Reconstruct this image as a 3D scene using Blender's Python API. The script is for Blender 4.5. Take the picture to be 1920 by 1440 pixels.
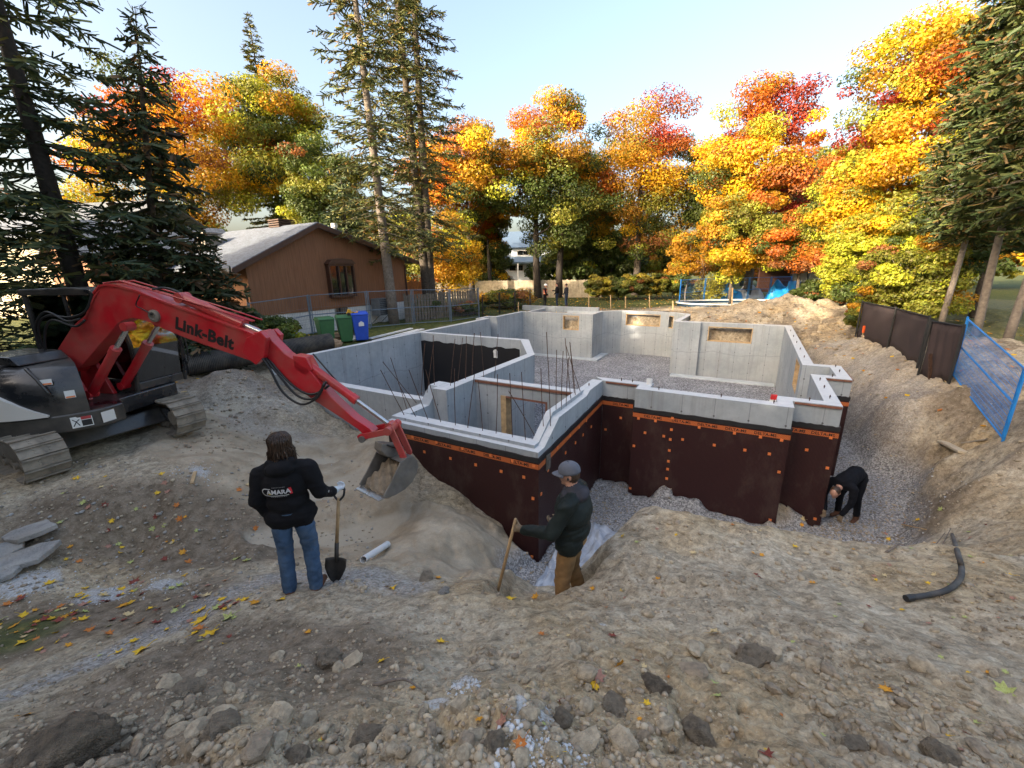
import bpy, bmesh, math, random
import numpy as np
from mathutils import Matrix, Vector
for _o in list(bpy.data.objects): bpy.data.objects.remove(_o)
SC = bpy.context.scene
COL = SC.collection
rnd = random.Random(7)
NR = np.random.default_rng(11)
# ------------------------------------------------------------------ camera
CAMH = 2.55; FPX = 780.0; PITCH = math.radians(15.5); ROLL = math.radians(1.0)
def ray(px, py):
    p = (px-960)/FPX; q = (py-720)/FPX
    c, s = math.cos(ROLL), math.sin(ROLL)
    p, q = p*c-q*s, p*s+q*c
    return np.array([p, math.cos(PITCH)-q*math.sin(PITCH), -math.sin(PITCH)-q*math.cos(PITCH)])
def W(px, py, z):                       # point of the photograph lying at height z
    d = ray(px, py); A = d*((z-CAMH)/d[2]); return Vector((A[0], A[1], z))
def WY(px, py, Y):                      # point of the photograph lying at distance Y
    d = ray(px, py); A = d*(Y/d[1]); return Vector((A[0], A[1], A[2]+CAMH))
cam_d = bpy.data.cameras.new('camera'); cam = bpy.data.objects.new('camera', cam_d); COL.objects.link(cam)
cam_d.sensor_fit = 'HORIZONTAL'; cam_d.sensor_width = 36; cam_d.lens = 36*FPX/1920
cam_d.clip_start = 0.05; cam_d.clip_end = 2000
_c, _s = math.cos(ROLL), math.sin(ROLL); _ct, _st = math.cos(PITCH), math.sin(PITCH)
ax = Vector((_c, -_s*_st, -_s*_ct)); ay = Vector((_s, _c*_st, _c*_ct)); az = Vector((0, -_ct, _st))
cam.matrix_world = Matrix(((ax.x, ay.x, az.x, 0), (ax.y, ay.y, az.y, 0), (ax.z, ay.z, az.z, CAMH), (0, 0, 0, 1)))
SC.camera = cam
# ------------------------------------------------------------------ sky, sun, exposure
SUN_EL = math.radians(19); SUN_AZ = math.atan2(-0.60, -0.80)     # direction towards the sun: low, from the left and behind
sun_dir = Vector((math.cos(SUN_AZ)*math.cos(SUN_EL), math.sin(SUN_AZ)*math.cos(SUN_EL), math.sin(SUN_EL)))
world = bpy.data.worlds.new('World'); SC.world = world; world.use_nodes = True
wn = world.node_tree; wn.nodes.clear()
sky = wn.nodes.new('ShaderNodeTexSky'); sky.sky_type = 'NISHITA'; sky.sun_disc = False
sky.sun_elevation = SUN_EL; sky.sun_rotation = math.atan2(sun_dir.x, sun_dir.y)
sky.air_density = 1.0; sky.dust_density = 7.0; sky.ozone_density = 0.3
bg = wn.nodes.new('ShaderNodeBackground'); bg.inputs[1].default_value = 0.15
wo = wn.nodes.new('ShaderNodeOutputWorld'); wn.links.new(sky.outputs[0], bg.inputs[0]); wn.links.new(bg.outputs[0], wo.inputs[0])
sun_d = bpy.data.lights.new('sun', 'SUN'); sun_d.energy = 2.7; sun_d.angle = math.radians(0.6); sun_d.color = (1, 0.86, 0.66)
sun = bpy.data.objects.new('sun', sun_d); COL.objects.link(sun); sun.rotation_euler = sun_dir.to_track_quat('Z', 'Y').to_euler()
SC.view_settings.view_transform = 'Standard'; SC.view_settings.look = 'None'
SC.view_settings.exposure = 1.95; SC.view_settings.gamma = 1; SC.view_settings.use_curve_mapping = False
SC.cycles.max_bounces = 6; SC.cycles.transparent_max_bounces = 8; SC.cycles.use_denoising = True
# ------------------------------------------------------------------ helpers
ROOTM = {}
def tag(o, label=None, cat=None, group=None, kind=None):
    if label: o['label'] = label
    if cat: o['category'] = cat
    if group: o['group'] = group
    if kind: o['kind'] = kind
    return o
def thing(name, label, cat, loc=(0, 0, 0), rz=0.0, group=None, rot=None):
    o = bpy.data.objects.new(name, None); COL.objects.link(o)
    o.empty_display_size = 0.2
    M = Matrix.Translation(Vector(loc)) @ (rot.to_4x4() if rot is not None else Matrix.Rotation(rz, 4, 'Z'))
    o.matrix_world = M; ROOTM[o.name] = M
    return tag(o, label, cat, group)
def link(name, me, mat=None, parent=None):
    o = bpy.data.objects.new(name, me); COL.objects.link(o)
    if mat is not None and len(me.materials) == 0:
        for m in (mat if isinstance(mat, (list, tuple)) else [mat]): me.materials.append(m)
    if parent is not None:
        o.parent = parent; ROOTM[o.name] = ROOTM.get(parent.name, Matrix())
    else: ROOTM[o.name] = Matrix()
    return o
def copy_tree(o, parent=None):
    c = o.copy(); COL.objects.link(c); c.parent = parent
    if parent is not None: c.matrix_parent_inverse = o.matrix_parent_inverse.copy()
    for ch in list(o.children): copy_tree(ch, c)
    return c
def np_mesh(name, verts, faces, smooth=False, colors=None, attr='col'):
    """verts (n,3); faces (m,k) with constant k"""
    me = bpy.data.meshes.new(name); verts = np.asarray(verts, np.float32); faces = np.asarray(faces, np.int32)
    n, k = faces.shape
    me.vertices.add(len(verts)); me.vertices.foreach_set('co', verts.ravel())
    me.loops.add(n*k); me.loops.foreach_set('vertex_index', faces.ravel())
    me.polygons.add(n); me.polygons.foreach_set('loop_start', np.arange(0, n*k, k, dtype=np.int32))
    if smooth: me.polygons.foreach_set('use_smooth', np.ones(n, bool))
    if colors is not None:
        a = me.color_attributes.new(attr, 'FLOAT_COLOR', 'POINT')
        c = np.ones((len(verts), 4), np.float32); c[:, :colors.shape[1]] = colors
        a.data.foreach_set('color', c.ravel())
    me.update(calc_edges=True); return me
def frame_of(d):
    d = Vector(d).normalized(); a = Vector((0, 0, 1)) if abs(d.z) < 0.9 else Vector((1, 0, 0))
    x = d.cross(a).normalized(); return x, d.cross(x).normalized()
class MB:
    """collects simple shapes and links them as ONE mesh object"""
    def __init__(s, M=None): s.v = []; s.f = []; s.M = M if M is not None else Matrix()
    def _add(s, vs, fs, M=None):
        b = len(s.v); T = s.M if M is None else s.M @ M
        s.v += [T @ Vector(p) for p in vs]; s.f += [tuple(b+i for i in f) for f in fs]; return s
    def box(s, lo, hi, M=None):
        x0, y0, z0 = lo; x1, y1, z1 = hi
        return s._add([(x0,y0,z0),(x1,y0,z0),(x1,y1,z0),(x0,y1,z0),(x0,y0,z1),(x1,y0,z1),(x1,y1,z1),(x0,y1,z1)],
                      [(3,2,1,0),(4,5,6,7),(0,1,5,4),(1,2,6,5),(2,3,7,6),(3,0,4,7)], M)
    def cbox(s, c, size, M=None):
        return s.box([c[i]-size[i]/2 for i in range(3)], [c[i]+size[i]/2 for i in range(3)], M)
    def prism(s, poly, d0, d1, axis='y', M=None):
        """closed 2D outline extruded along an axis: axis y -> outline in (x,z), x -> (y,z), z -> (x,y)"""
        def P(a, b, d): return (a, d, b) if axis == 'y' else ((d, a, b) if axis == 'x' else (a, b, d))
        n = len(poly); vs = [P(a, b, d0) for a, b in poly]+[P(a, b, d1) for a, b in poly]
        fs = [tuple(range(n)), tuple(range(2*n-1, n-1, -1))]+[(i, i+n, (i+1) % n+n, (i+1) % n) for i in range(n)]
        return s._add(vs, fs, M)
    def tube(s, pts, r, n=8, cap=True, M=None):
        pts = [Vector(p) for p in pts]; k = len(pts); rs = r if isinstance(r, (list, tuple)) else [r]*k
        vs = []; fs = []; px = None
        for i, p in enumerate(pts):
            d = (pts[min(i+1, k-1)]-pts[max(i-1, 0)])
            if d.length < 1e-9: d = Vector((0, 0, 1))
            d.normalize()
            if px is None: px, py_ = frame_of(d)
            else:
                px = (px-d*px.dot(d)).normalized(); py_ = d.cross(px)
            for j in range(n):
                a = 2*math.pi*j/n; vs.append(p+(px*math.cos(a)+py_*math.sin(a))*rs[i])
        for i in range(k-1):
            for j in range(n):
                fs.append((i*n+j, i*n+(j+1) % n, (i+1)*n+(j+1) % n, (i+1)*n+j))
        if cap: fs += [tuple(range(n-1, -1, -1)), tuple((k-1)*n+j for j in range(n))]
        return s._add(vs, fs, M)
    def lathe(s, prof, n=16, M=None, cap=True):
        vs = [(r*math.cos(2*math.pi*j/n), r*math.sin(2*math.pi*j/n), z) for r, z in prof for j in range(n)]
        fs = [(i*n+j, i*n+(j+1) % n, (i+1)*n+(j+1) % n, (i+1)*n+j) for i in range(len(prof)-1) for j in range(n)]
        if cap: fs += [tuple(range(n-1, -1, -1)), tuple((len(prof)-1)*n+j for j in range(n))]
        return s._add(vs, fs, M)
    def ico(s, c, r, sub=1, jit=0.0, sc=(1, 1, 1), M=None):
        bm = bmesh.new(); bmesh.ops.create_icosphere(bm, subdivisions=sub, radius=1.0); bm.verts.ensure_lookup_table()
        vs = [Vector((q.co.x*sc[0], q.co.y*sc[1], q.co.z*sc[2]))*r*(1+rnd.uniform(-jit, jit))+Vector(c) for q in bm.verts]
        fs = [tuple(q.index for q in f.verts) for f in bm.faces]; bm.free(); return s._add(vs, fs, M)
    def poly(s, pts, M=None): return s._add(pts, [tuple(range(len(pts)))], M)
    def mesh(s, name='mesh', smooth=False):
        me = bpy.data.meshes.new(name); me.from_pydata([tuple(p) for p in s.v], [], s.f)
        if smooth: me.polygons.foreach_set('use_smooth', np.ones(len(me.polygons), bool))
        return me
    def build(s, name, mat, parent=None, smooth=False, bevel=0.0, world=False, segs=2, fix=True, auto=None):
        if world and parent is not None:
            I = ROOTM.get(parent.name, Matrix()).inverted(); s.v = [I @ Vector(p) for p in s.v]
        me = s.mesh(name, smooth)
        if fix:
            bm = bmesh.new(); bm.from_mesh(me); bmesh.ops.recalc_face_normals(bm, faces=bm.faces); bm.to_mesh(me); bm.free()
        o = link(name, me, mat, parent)
        if bevel:
            b = o.modifiers.new('bevel', 'BEVEL'); b.width = bevel; b.segments = segs; b.limit_method = 'ANGLE'; b.angle_limit = math.radians(40)
        if auto is not None:
            for p in me.polygons: p.use_smooth = True
            me.set_sharp_from_angle(angle=math.radians(auto))
        return o
def lettering(name, text, size, mat, parent, M, depth=0.002, align='CENTER', shear=0.0, world=False, space=1.0, bold=0.0):
    cu = bpy.data.curves.new(name, 'FONT'); cu.body = text; cu.size = size; cu.extrude = depth; cu.align_x = align; cu.align_y = 'CENTER'
    cu.shear = shear; cu.space_character = space; cu.resolution_u = 3; cu.offset = bold
    t = bpy.data.objects.new(name+'_tmp', cu); COL.objects.link(t)
    dg = bpy.context.evaluated_depsgraph_get(); me = bpy.data.meshes.new_from_object(t.evaluated_get(dg)); me.name = name
    bpy.data.objects.remove(t); bpy.data.curves.remove(cu)
    if world and parent is not None: M = ROOTM.get(parent.name, Matrix()).inverted() @ M
    me.transform(M); me.materials.clear()
    return link(name, me, mat, parent)
def basis(o, x, z):
    """matrix with origin o, local x along x and local z along z"""
    x = Vector(x).normalized(); z = Vector(z); z = (z-x*z.dot(x)).normalized(); y = z.cross(x)
    return Matrix(((x.x, y.x, z.x, o[0]), (x.y, y.y, z.y, o[1]), (x.z, y.z, z.z, o[2]), (0, 0, 0, 1)))
def resample(pts, step):
    pts = [Vector(p) for p in pts]; out = [pts[0]]
    for a, b in zip(pts, pts[1:]):
        n = max(1, int((b-a).length/step)); out += [a.lerp(b, (i+1)/n) for i in range(n)]
    return out
def spline(pts, n=6):
    pts = [Vector(p) for p in pts]; P = [pts[0]*2-pts[1]]+pts+[pts[-1]*2-pts[-2]]; out = []
    for i in range(1, len(P)-2):
        for k in range(n):
            t = k/n; a, b, c, d = P[i-1], P[i], P[i+1], P[i+2]
            out.append(0.5*((2*b)+(c-a)*t+(2*a-5*b+4*c-d)*t*t+(3*b-a-3*c+d)*t**3))
    return out+[pts[-1]]
# value noise on numpy arrays
_perm = np.random.default_rng(3).random((256, 256)).astype(np.float64)
def vnoise(x, y):
    xi = np.floor(x).astype(np.int64); yi = np.floor(y).astype(np.int64); fx = x-xi; fy = y-yi
    fx = fx*fx*(3-2*fx); fy = fy*fy*(3-2*fy)
    a = _perm[xi & 255, yi & 255]; b = _perm[(xi+1) & 255, yi & 255]; c = _perm[xi & 255, (yi+1) & 255]; d = _perm[(xi+1) & 255, (yi+1) & 255]
    return (a*(1-fx)+b*fx)*(1-fy)+(c*(1-fx)+d*fx)*fy
def fbm(x, y, o=4, g=0.5):
    t = 0; a = 1; n = 0
    for i in range(o): t = t+a*(vnoise(x*2**i+i*17.3, y*2**i+i*5.1)-.5); n += a; a *= g
    return t/n*2
def worley(x, y, seed=0):
    xi = np.floor(x).astype(np.int64); yi = np.floor(y).astype(np.int64); d = np.full(x.shape, 9.0)
    for i in (-1, 0, 1):
        for j in (-1, 0, 1):
            cx = xi+i; cy = yi+j; px = cx+_perm[(cx+seed) & 255, (cy+71) & 255]; py = cy+_perm[(cx+131) & 255, (cy+seed*3) & 255]
            d = np.minimum(d, (x-px)**2+(y-py)**2)
    return np.sqrt(d)
def lumps(x, y, seed=0): return np.sqrt(np.clip(1-(worley(x, y, seed)/.78)**2, 0, 1))
def ss(a, b, x):
    t = np.clip((x-a)/(b-a), 0, 1); return t*t*(3-2*t)
# ------------------------------------------------------------------ materials
class NT:
    def __init__(s, name):
        s.m = bpy.data.materials.new(name); s.m.use_nodes = True; s.t = s.m.node_tree; s.t.nodes.clear()
        s.out = s.t.nodes.new('ShaderNodeOutputMaterial')
    def n(s, typ, **k):
        o = s.t.nodes.new('ShaderNode'+typ)
        for a, b in k.items():
            if a.startswith('i_'): o.inputs[a[2:].replace('_', ' ')].default_value = b
            else: setattr(o, a, b)
        return o
    def l(s, a, b): s.t.links.new(a, b)
    def val(s, sock, x):
        if hasattr(x, 'is_linked') or hasattr(x, 'links'): s.l(x, sock)
        else: sock.default_value = x
    def math(s, op, a, b=0.0, c=None, clamp=False):
        o = s.n('Math', operation=op, use_clamp=clamp); s.val(o.inputs[0], a); s.val(o.inputs[1], b)
        if c is not None: s.val(o.inputs[2], c)
        return o.outputs[0]
    def mix(s, f, a, b, mode='MIX'):
        o = s.n('Mix', data_type='RGBA', blend_type=mode); s.val(o.inputs[0], f)
        for i, x in ((6, a), (7, b)):
            if isinstance(x, tuple): o.inputs[i].default_value = x if len(x) == 4 else (*x, 1)
            else: s.l(x, o.inputs[i])
        return o.outputs[2]
    def coord(s, kind='Object'): return s.n('TexCoord').outputs[kind]
    def mapping(s, v, scale=(1, 1, 1), loc=(0, 0, 0), rot=(0, 0, 0)):
        o = s.n('Mapping'); s.l(v, o.inputs[0]); o.inputs[1].default_value = loc; o.inputs[2].default_value = rot; o.inputs[3].default_value = scale
        return o.outputs[0]
    def noise(s, v, scale, detail=4, rough=0.55, out=0):
        o = s.n('TexNoise'); s.l(v, o.inputs['Vector']); o.inputs['Scale'].default_value = scale; o.inputs['Detail'].default_value = detail; o.inputs['Roughness'].default_value = rough
        return o.outputs[out]
    def vor(s, v, scale, feature='F1', out=0):
        o = s.n('TexVoronoi', feature=feature); s.l(v, o.inputs['Vector']); o.inputs['Scale'].default_value = scale
        return o.outputs[out]
    def ramp(s, f, stops):
        o = s.n('ValToRGB'); s.l(f, o.inputs[0]); e = o.color_ramp.elements
        while len(e) < len(stops): e.new(0.5)
        for i, (p, c) in enumerate(stops):
            e[i].position = p; e[i].color = (c, c, c, 1) if isinstance(c, (int, float)) else ((*c, 1) if len(c) == 3 else c)
        return o.outputs[0]
    def bump(s, h, strength=0.5, dist=0.02, nrm=None):
        o = s.n('Bump'); s.l(h, o.inputs['Height']); o.inputs['Strength'].default_value = strength; o.inputs['Distance'].default_value = dist
        if nrm is not None: s.l(nrm, o.inputs['Normal'])
        return o.outputs[0]
    def bsdf(s, col, rough=0.8, metal=0.0, nrm=None, spec=0.5, trans=0.0, coat=0.0, alpha=None):
        o = s.n('BsdfPrincipled')
        s.val(o.inputs['Base Color'], (*col, 1) if isinstance(col, tuple) and len(col) == 3 else col)
        s.val(o.inputs['Roughness'], rough); s.val(o.inputs['Metallic'], metal); o.inputs['Specular IOR Level'].default_value = spec
        if nrm is not None: s.l(nrm, o.inputs['Normal'])
        if coat: o.inputs['Coat Weight'].default_value = coat; o.inputs['Coat Roughness'].default_value = 0.08
        if trans: o.inputs['Transmission Weight'].default_value = trans
        s.l(o.outputs[0], s.out.inputs[0]); return o
def plain(name, col, rough=0.7, metal=0.0, var=0.25, scale=6.0, bump=0.15, spec=0.5, coat=0.0, dirt=None, dirt_amt=0.5, bdist=0.01):
    t = NT(name); v = t.coord(); nz = t.noise(v, scale, 5, 0.6); f = t.ramp(nz, [(0.3, 1-var), (0.7, 1+var*0.6)])
    c = t.mix(1.0, (*col, 1), f, 'MULTIPLY')
    if dirt is not None:
        d = t.ramp(t.noise(v, scale*0.45, 6, 0.65), [(0.5-0.25*dirt_amt, 0.0), (0.62, dirt_amt)])
        c = t.mix(d, c, dirt); r = t.math('ADD', t.math('MULTIPLY', d, 0.9-rough), rough, clamp=True)
    else: r = t.math('ADD', t.math('MULTIPLY', nz, 0.2), rough-0.1, clamp=True)
    t.bsdf(c, r, metal, t.bump(t.noise(v, scale*8, 3), bump, bdist) if bump else None, spec, coat=coat); return t.m
def glass_mat(name, tint=(0.05, 0.07, 0.07), mixf=0.45):
    t = NT(name); g = t.n('BsdfGlossy'); g.inputs['Roughness'].default_value = 0.03
    tr = t.n('BsdfTransparent'); tr.inputs[0].default_value = (*[0.52+x for x in tint], 1)
    fr = t.n('Fresnel'); fr.inputs[0].default_value = 1.6
    m = t.n('MixShader'); t.l(t.math('ADD', t.math('MULTIPLY', fr.outputs[0], 1.0), 0.16, clamp=True), m.inputs[0]); t.l(tr.outputs[0], m.inputs[1]); t.l(g.outputs[0], m.inputs[2])
    t.l(m.outputs[0], t.out.inputs[0]); return t.m
MAT = {}
# ground: blends dirt, sand, crushed stone, dark topsoil, grass and pale powder by where they lie
def ground_mat():
    t = NT('ground'); P = t.n('NewGeometry').outputs['Position']
    A = t.n('VertexColor', layer_name='zone_a').outputs[0]; B = t.n('VertexColor', layer_name='zone_b').outputs[0]
    sa = t.n('SeparateColor'); t.l(A, sa.inputs[0]); sb = t.n('SeparateColor'); t.l(B, sb.inputs[0])
    n1 = t.noise(P, 1.3, 6, 0.65); n2 = t.noise(P, 9, 6, 0.7); n3 = t.noise(P, 55, 4, 0.7); vc = t.vor(P, 38, 'F1', 1)
    base = t.ramp(n1, [(0.3, (0.26, 0.197, 0.128)), (0.5, (0.43, 0.352, 0.25)), (0.7, (0.57, 0.485, 0.365))])
    base = t.mix(0.6, base, t.ramp(n2, [(0.33, (0.14, 0.102, 0.068)), (0.52, (0.43, 0.355, 0.26)), (0.72, (0.66, 0.58, 0.46))]))
    base = t.mix(0.45, base, t.ramp(n3, [(0.3, 0.3), (0.5, 0.95), (0.7, 1.45)]), 'MULTIPLY')
    sand = t.mix(0.5, t.ramp(t.noise(P, 2.2, 5, 0.6), [(0.35, (0.32, 0.25, 0.168)), (0.65, (0.49, 0.405, 0.295))]), t.ramp(n3, [(0.3, 0.7), (0.7, 1.15)]), 'MULTIPLY')
    gv = t.n('SeparateColor'); t.l(vc, gv.inputs[0])
    grav = t.ramp(gv.outputs[0], [(0.0, (0.15, 0.145, 0.145)), (0.5, (0.31, 0.305, 0.305)), (1.0, (0.54, 0.53, 0.52))])
    dark = t.mix(0.6, t.ramp(n2, [(0.35, (0.085, 0.063, 0.043)), (0.65, (0.27, 0.21, 0.15))]), t.ramp(n3, [(0.3, 0.5), (0.7, 1.4)]), 'MULTIPLY')
    grass = t.ramp(t.noise(P, 6, 6, 0.75), [(0.35, (0.03, 0.045, 0.012)), (0.55, (0.085, 0.10, 0.025)), (0.72, (0.26, 0.19, 0.04))])
    powd = t.ramp(n3, [(0.3, (0.34, 0.35, 0.36)), (0.7, (0.64, 0.65, 0.66))])
    v1 = t.n('SeparateColor'); t.l(t.vor(P, 11, 'F1', 1), v1.inputs[0]); v2 = t.n('SeparateColor'); t.l(t.vor(P, 27, 'F1', 1), v2.inputs[0])
    base = t.mix(0.8, base, t.ramp(t.math('ADD', t.math('MULTIPLY', v1.outputs[0], .5), t.math('MULTIPLY', v2.outputs[0], .5)), [(0.15, 0.62), (0.5, 1.0), (0.85, 1.3)]), 'MULTIPLY')
    fleck = t.ramp(t.noise(P, 130, 2, 0.6), [(0.66, 0.0), (0.72, 0.75)])
    base = t.mix(t.ramp(t.noise(P, .55, 3, .5), [(.45, 0.0), (.62, .55)]), base, t.mix(1.0, base, (.95, .80, .55), 'MULTIPLY')); c = t.mix(fleck, base, (0.62, 0.57, 0.49))
    def w(s, sh=0.35):
        return t.math('MULTIPLY', t.math('SUBTRACT', t.math('ADD', s, t.math('MULTIPLY', n2, sh)), sh*0.5), 1.0, clamp=True)
    base_w = t.mix(1.0, c, (0.98, 1.0, 1.0), 'MULTIPLY'); c = t.mix(w(sa.outputs[0], 0.25), base_w, sand)
    c = t.mix(w(sa.outputs[2], 0.6), c, dark)
    c = t.mix(t.math('MULTIPLY', w(sa.outputs[1], 0.5), 1.0), c, grav)
    c = t.mix(t.math('MULTIPLY', sb.outputs[2], .75), c, t.mix(.35, (.47, .405, .31), t.ramp(n2, [(.3, (.36, .30, .22)), (.7, (.55, .48, .38))])))
    c = t.mix(w(sb.outputs[0], 0.3), c, grass)
    c = t.mix(t.math('MULTIPLY', t.math('MULTIPLY', t.math('SUBTRACT', t.math('ADD', sb.outputs[1], t.math('MULTIPLY', n3, 0.8)), 0.80), 4.0, clamp=True), 0.8), c, powd)
    h = t.math('ADD', t.math('MULTIPLY', n3, 0.4), t.math('ADD', n2, t.math('MULTIPLY', t.math('MULTIPLY', t.vor(P, 38), sa.outputs[1]), -1.2)))
    r = t.math('SUBTRACT', 0.95, t.math('MULTIPLY', sb.outputs[2], 0.15))
    b = t.bsdf(c, r, 0, t.bump(h, 0.75, 0.022), 0.25); return t.m
MAT['ground'] = ground_mat()
def gravel_mat(name, k=1.25, scale=26):
    t = NT(name); P = t.n('NewGeometry').outputs['Position']; vc = t.vor(P, scale, 'F1', 1); s = t.n('SeparateColor'); t.l(vc, s.inputs[0])
    c = t.ramp(s.outputs[0], [(0, (0.09*k, 0.09*k, 0.095*k)), (0.5, (0.22*k, 0.22*k, 0.235*k)), (1, (0.42*k, 0.42*k, 0.43*k))])
    c = t.mix(0.5, c, t.ramp(t.noise(P, 0.9, 5), [(0.35, 0.65), (0.65, 1.25)]), 'MULTIPLY')
    t.bsdf(c, 0.9, 0, t.bump(t.math('ADD', t.math('MULTIPLY', t.vor(P, scale), -1.0), t.noise(P, 4, 4)), 1.0, 0.03), 0.3); return t.m
MAT['gravel'] = gravel_mat('gravel')
def concrete_mat(name, k=0.86, form=True, stain=1.0):
    t = NT(name); O = t.coord(); n1 = t.noise(O, 0.8, 6, 0.6); n2 = t.noise(O, 7, 6, 0.7)
    c = t.ramp(n1, [(0.32, (0.35*k, 0.395*k, 0.43*k)), (0.5, (0.43*k, 0.47*k, 0.505*k)), (0.68, (0.50*k, 0.535*k, 0.565*k))])
    c = t.mix(0.5, c, t.ramp(n2, [(0.3, 0.78), (0.7, 1.1)]), 'MULTIPLY')
    sx = t.n('SeparateXYZ'); t.l(O, sx.inputs[0])
    if form:
        vt = t.n('VectorTransform', vector_type='NORMAL', convert_from='WORLD', convert_to='OBJECT'); t.l(t.n('NewGeometry').outputs['Normal'], vt.inputs[0])
        sn = t.n('SeparateXYZ'); t.l(vt.outputs[0], sn.inputs[0])
        along = t.math('ADD', t.math('MULTIPLY', sx.outputs[0], t.math('GREATER_THAN', t.math('ABSOLUTE', sn.outputs[1]), 0.6)), t.math('MULTIPLY', sx.outputs[1], t.math('LESS_THAN', t.math('ABSOLUTE', sn.outputs[1]), 0.6)))
        side = t.math('LESS_THAN', t.math('ABSOLUTE', sn.outputs[2]), 0.5)
        fr = t.math('FRACT', t.math('DIVIDE', t.math('ADD', along, 50.1), 0.61)); d = t.math('MULTIPLY', t.math('ABSOLUTE', t.math('SUBTRACT', fr, 0.5)), 0.61)
        seam = t.math('MULTIPLY', t.math('LESS_THAN', d, 0.008), side)
        fz = t.math('FRACT', t.math('DIVIDE', t.math('ADD', sx.outputs[2], 50.28), 0.46)); dz = t.math('MULTIPLY', t.math('ABSOLUTE', t.math('SUBTRACT', fz, 0.5)), 0.46)
        r2 = t.math('SQRT', t.math('ADD', t.math('MULTIPLY', d, d), t.math('MULTIPLY', dz, dz)))
        tie = t.math('MULTIPLY', t.math('LESS_THAN', r2, 0.019), side)
        zz = t.math('ADD', sx.outputs[2], t.math('MULTIPLY', t.noise(t.mapping(O, (1, 1, 0.01)), 0.5, 3), 0.8))
        cold = t.math('MULTIPLY', t.math('LESS_THAN', t.math('ABSOLUTE', t.math('ADD', zz, 0.98)), 0.018), side)
        c = t.mix(t.math('MULTIPLY', t.math('SMOOTH_MIN', t.math('MULTIPLY', t.math('ADD', zz, 0.98), -3), 1, 0.1), t.math('MULTIPLY', side, 0.25), clamp=True), c, (0.36*k, 0.36*k, 0.35*k))
        c = t.mix(t.math('MULTIPLY', seam, 0.5), c, (0.16, 0.165, 0.17)); c = t.mix(t.math('MULTIPLY', tie, 0.75), c, (0.06, 0.055, 0.05)); c = t.mix(t.math('MULTIPLY', cold, 0.35), c, (0.2, 0.2, 0.19))
        stk = t.math('MULTIPLY', t.ramp(t.noise(t.mapping(O, (5, 5, .30)), 1.3, 5, .65), [(.52, 0.0), (.72, .38)]), side); c = t.mix(stk, c, (.25*k, .25*k, .24*k))
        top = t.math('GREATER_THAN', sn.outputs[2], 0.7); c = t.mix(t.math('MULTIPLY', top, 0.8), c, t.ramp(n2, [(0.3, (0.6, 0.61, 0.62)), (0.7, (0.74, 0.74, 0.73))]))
        pits = t.ramp(t.noise(O, 40, 2, 0.5), [(0.71, 0.0), (0.74, 0.5)]); c = t.mix(pits, c, (0.2, 0.2, 0.19))
    t.bsdf(c, 0.85, 0, t.bump(n2, 0.25, 0.01), 0.3); return t.m
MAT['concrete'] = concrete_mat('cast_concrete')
MAT['concrete_top'] = concrete_mat('fresh_concrete', 1.15, False)
MAT['tar'] = plain('damp_proofing_tar', (0.006, 0.006, 0.008), 0.6, var=0.3, scale=3)
def membrane_mat():
    t = NT('dimpled_membrane'); O = t.coord(); s = t.n('SeparateXYZ'); t.l(O, s.inputs[0])
    al = t.math('ADD', s.outputs[0], s.outputs[1]); K = 2*math.pi/0.042
    a = t.math('SINE', t.math('MULTIPLY', t.math('ADD', al, s.outputs[2]), K)); b = t.math('SINE', t.math('MULTIPLY', t.math('SUBTRACT', al, s.outputs[2]), K))
    h = t.math('MULTIPLY', a, b); n = t.noise(O, 1.6, 5)
    c = t.mix(t.ramp(h, [(0.35, 0.0), (0.9, 1.0)]), (0.028, 0.009, 0.009), (0.085, 0.025, 0.023))
    c = t.mix(t.ramp(t.noise(t.mapping(O, (1.5, 1.5, .7)), 1.3, 7, .75), [(0.50, 0.0), (0.75, 0.42)]), c, (0.13, 0.095, 0.075))
    t.bsdf(c, 0.5, 0, t.bump(h, 0.35, 0.006), 0.35); return t.m
MAT['membrane'] = membrane_mat()
def tape_mat():
    t = NT('orange_tape'); O = t.coord(); s = t.n('SeparateXYZ'); t.l(O, s.inputs[0])
    a = t.math('SINE', t.math('MULTIPLY', t.math('ADD', t.math('ADD', s.outputs[0], s.outputs[1]), s.outputs[2]), 2*math.pi/0.03))
    c = t.mix(t.ramp(a, [(0.5, 0.0), (0.8, 1.0)]), (0.62, 0.16, 0.04), (0.20, 0.045, 0.02))
    t.bsdf(c, 0.5); return t.m
MAT['tape'] = tape_mat()
MAT['clip'] = plain('orange_clip', (0.78, 0.22, 0.06), 0.45, var=0.1)
MAT['ink'] = plain('black_print', (0.015, 0.012, 0.012), 0.6, var=0.1, bump=0)
MAT['rust'] = plain('rusty_rebar', (0.085, 0.045, 0.03), 0.8, var=0.5, scale=20)
MAT['raw_wood'] = plain('raw_wood', (0.52, 0.36, 0.19), 0.75, var=0.35, scale=9)
MAT['grey_wood'] = plain('weathered_wood', (0.27, 0.235, 0.195), 0.85, var=0.4, scale=9)
MAT['red_edge'] = plain('stained_timber_edge', (0.22, 0.095, 0.06), 0.8, var=0.4)
MAT['white'] = plain('white_plastic', (0.78, 0.78, 0.77), 0.45, var=0.08, dirt=(0.4, 0.36, 0.3), dirt_amt=0.25)
MAT['blackplastic'] = plain('black_plastic', (0.022, 0.022, 0.024), 0.45, var=0.3)
MAT['dustyblack'] = plain('dusty_black_rubber', (0.05, 0.05, 0.052), 0.7, var=0.4, dirt=(0.25, 0.21, 0.16), dirt_amt=0.4)
MAT['steel'] = plain('bare_steel', (0.62, 0.62, 0.62), 0.25, metal=0.9, var=0.15)
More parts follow.
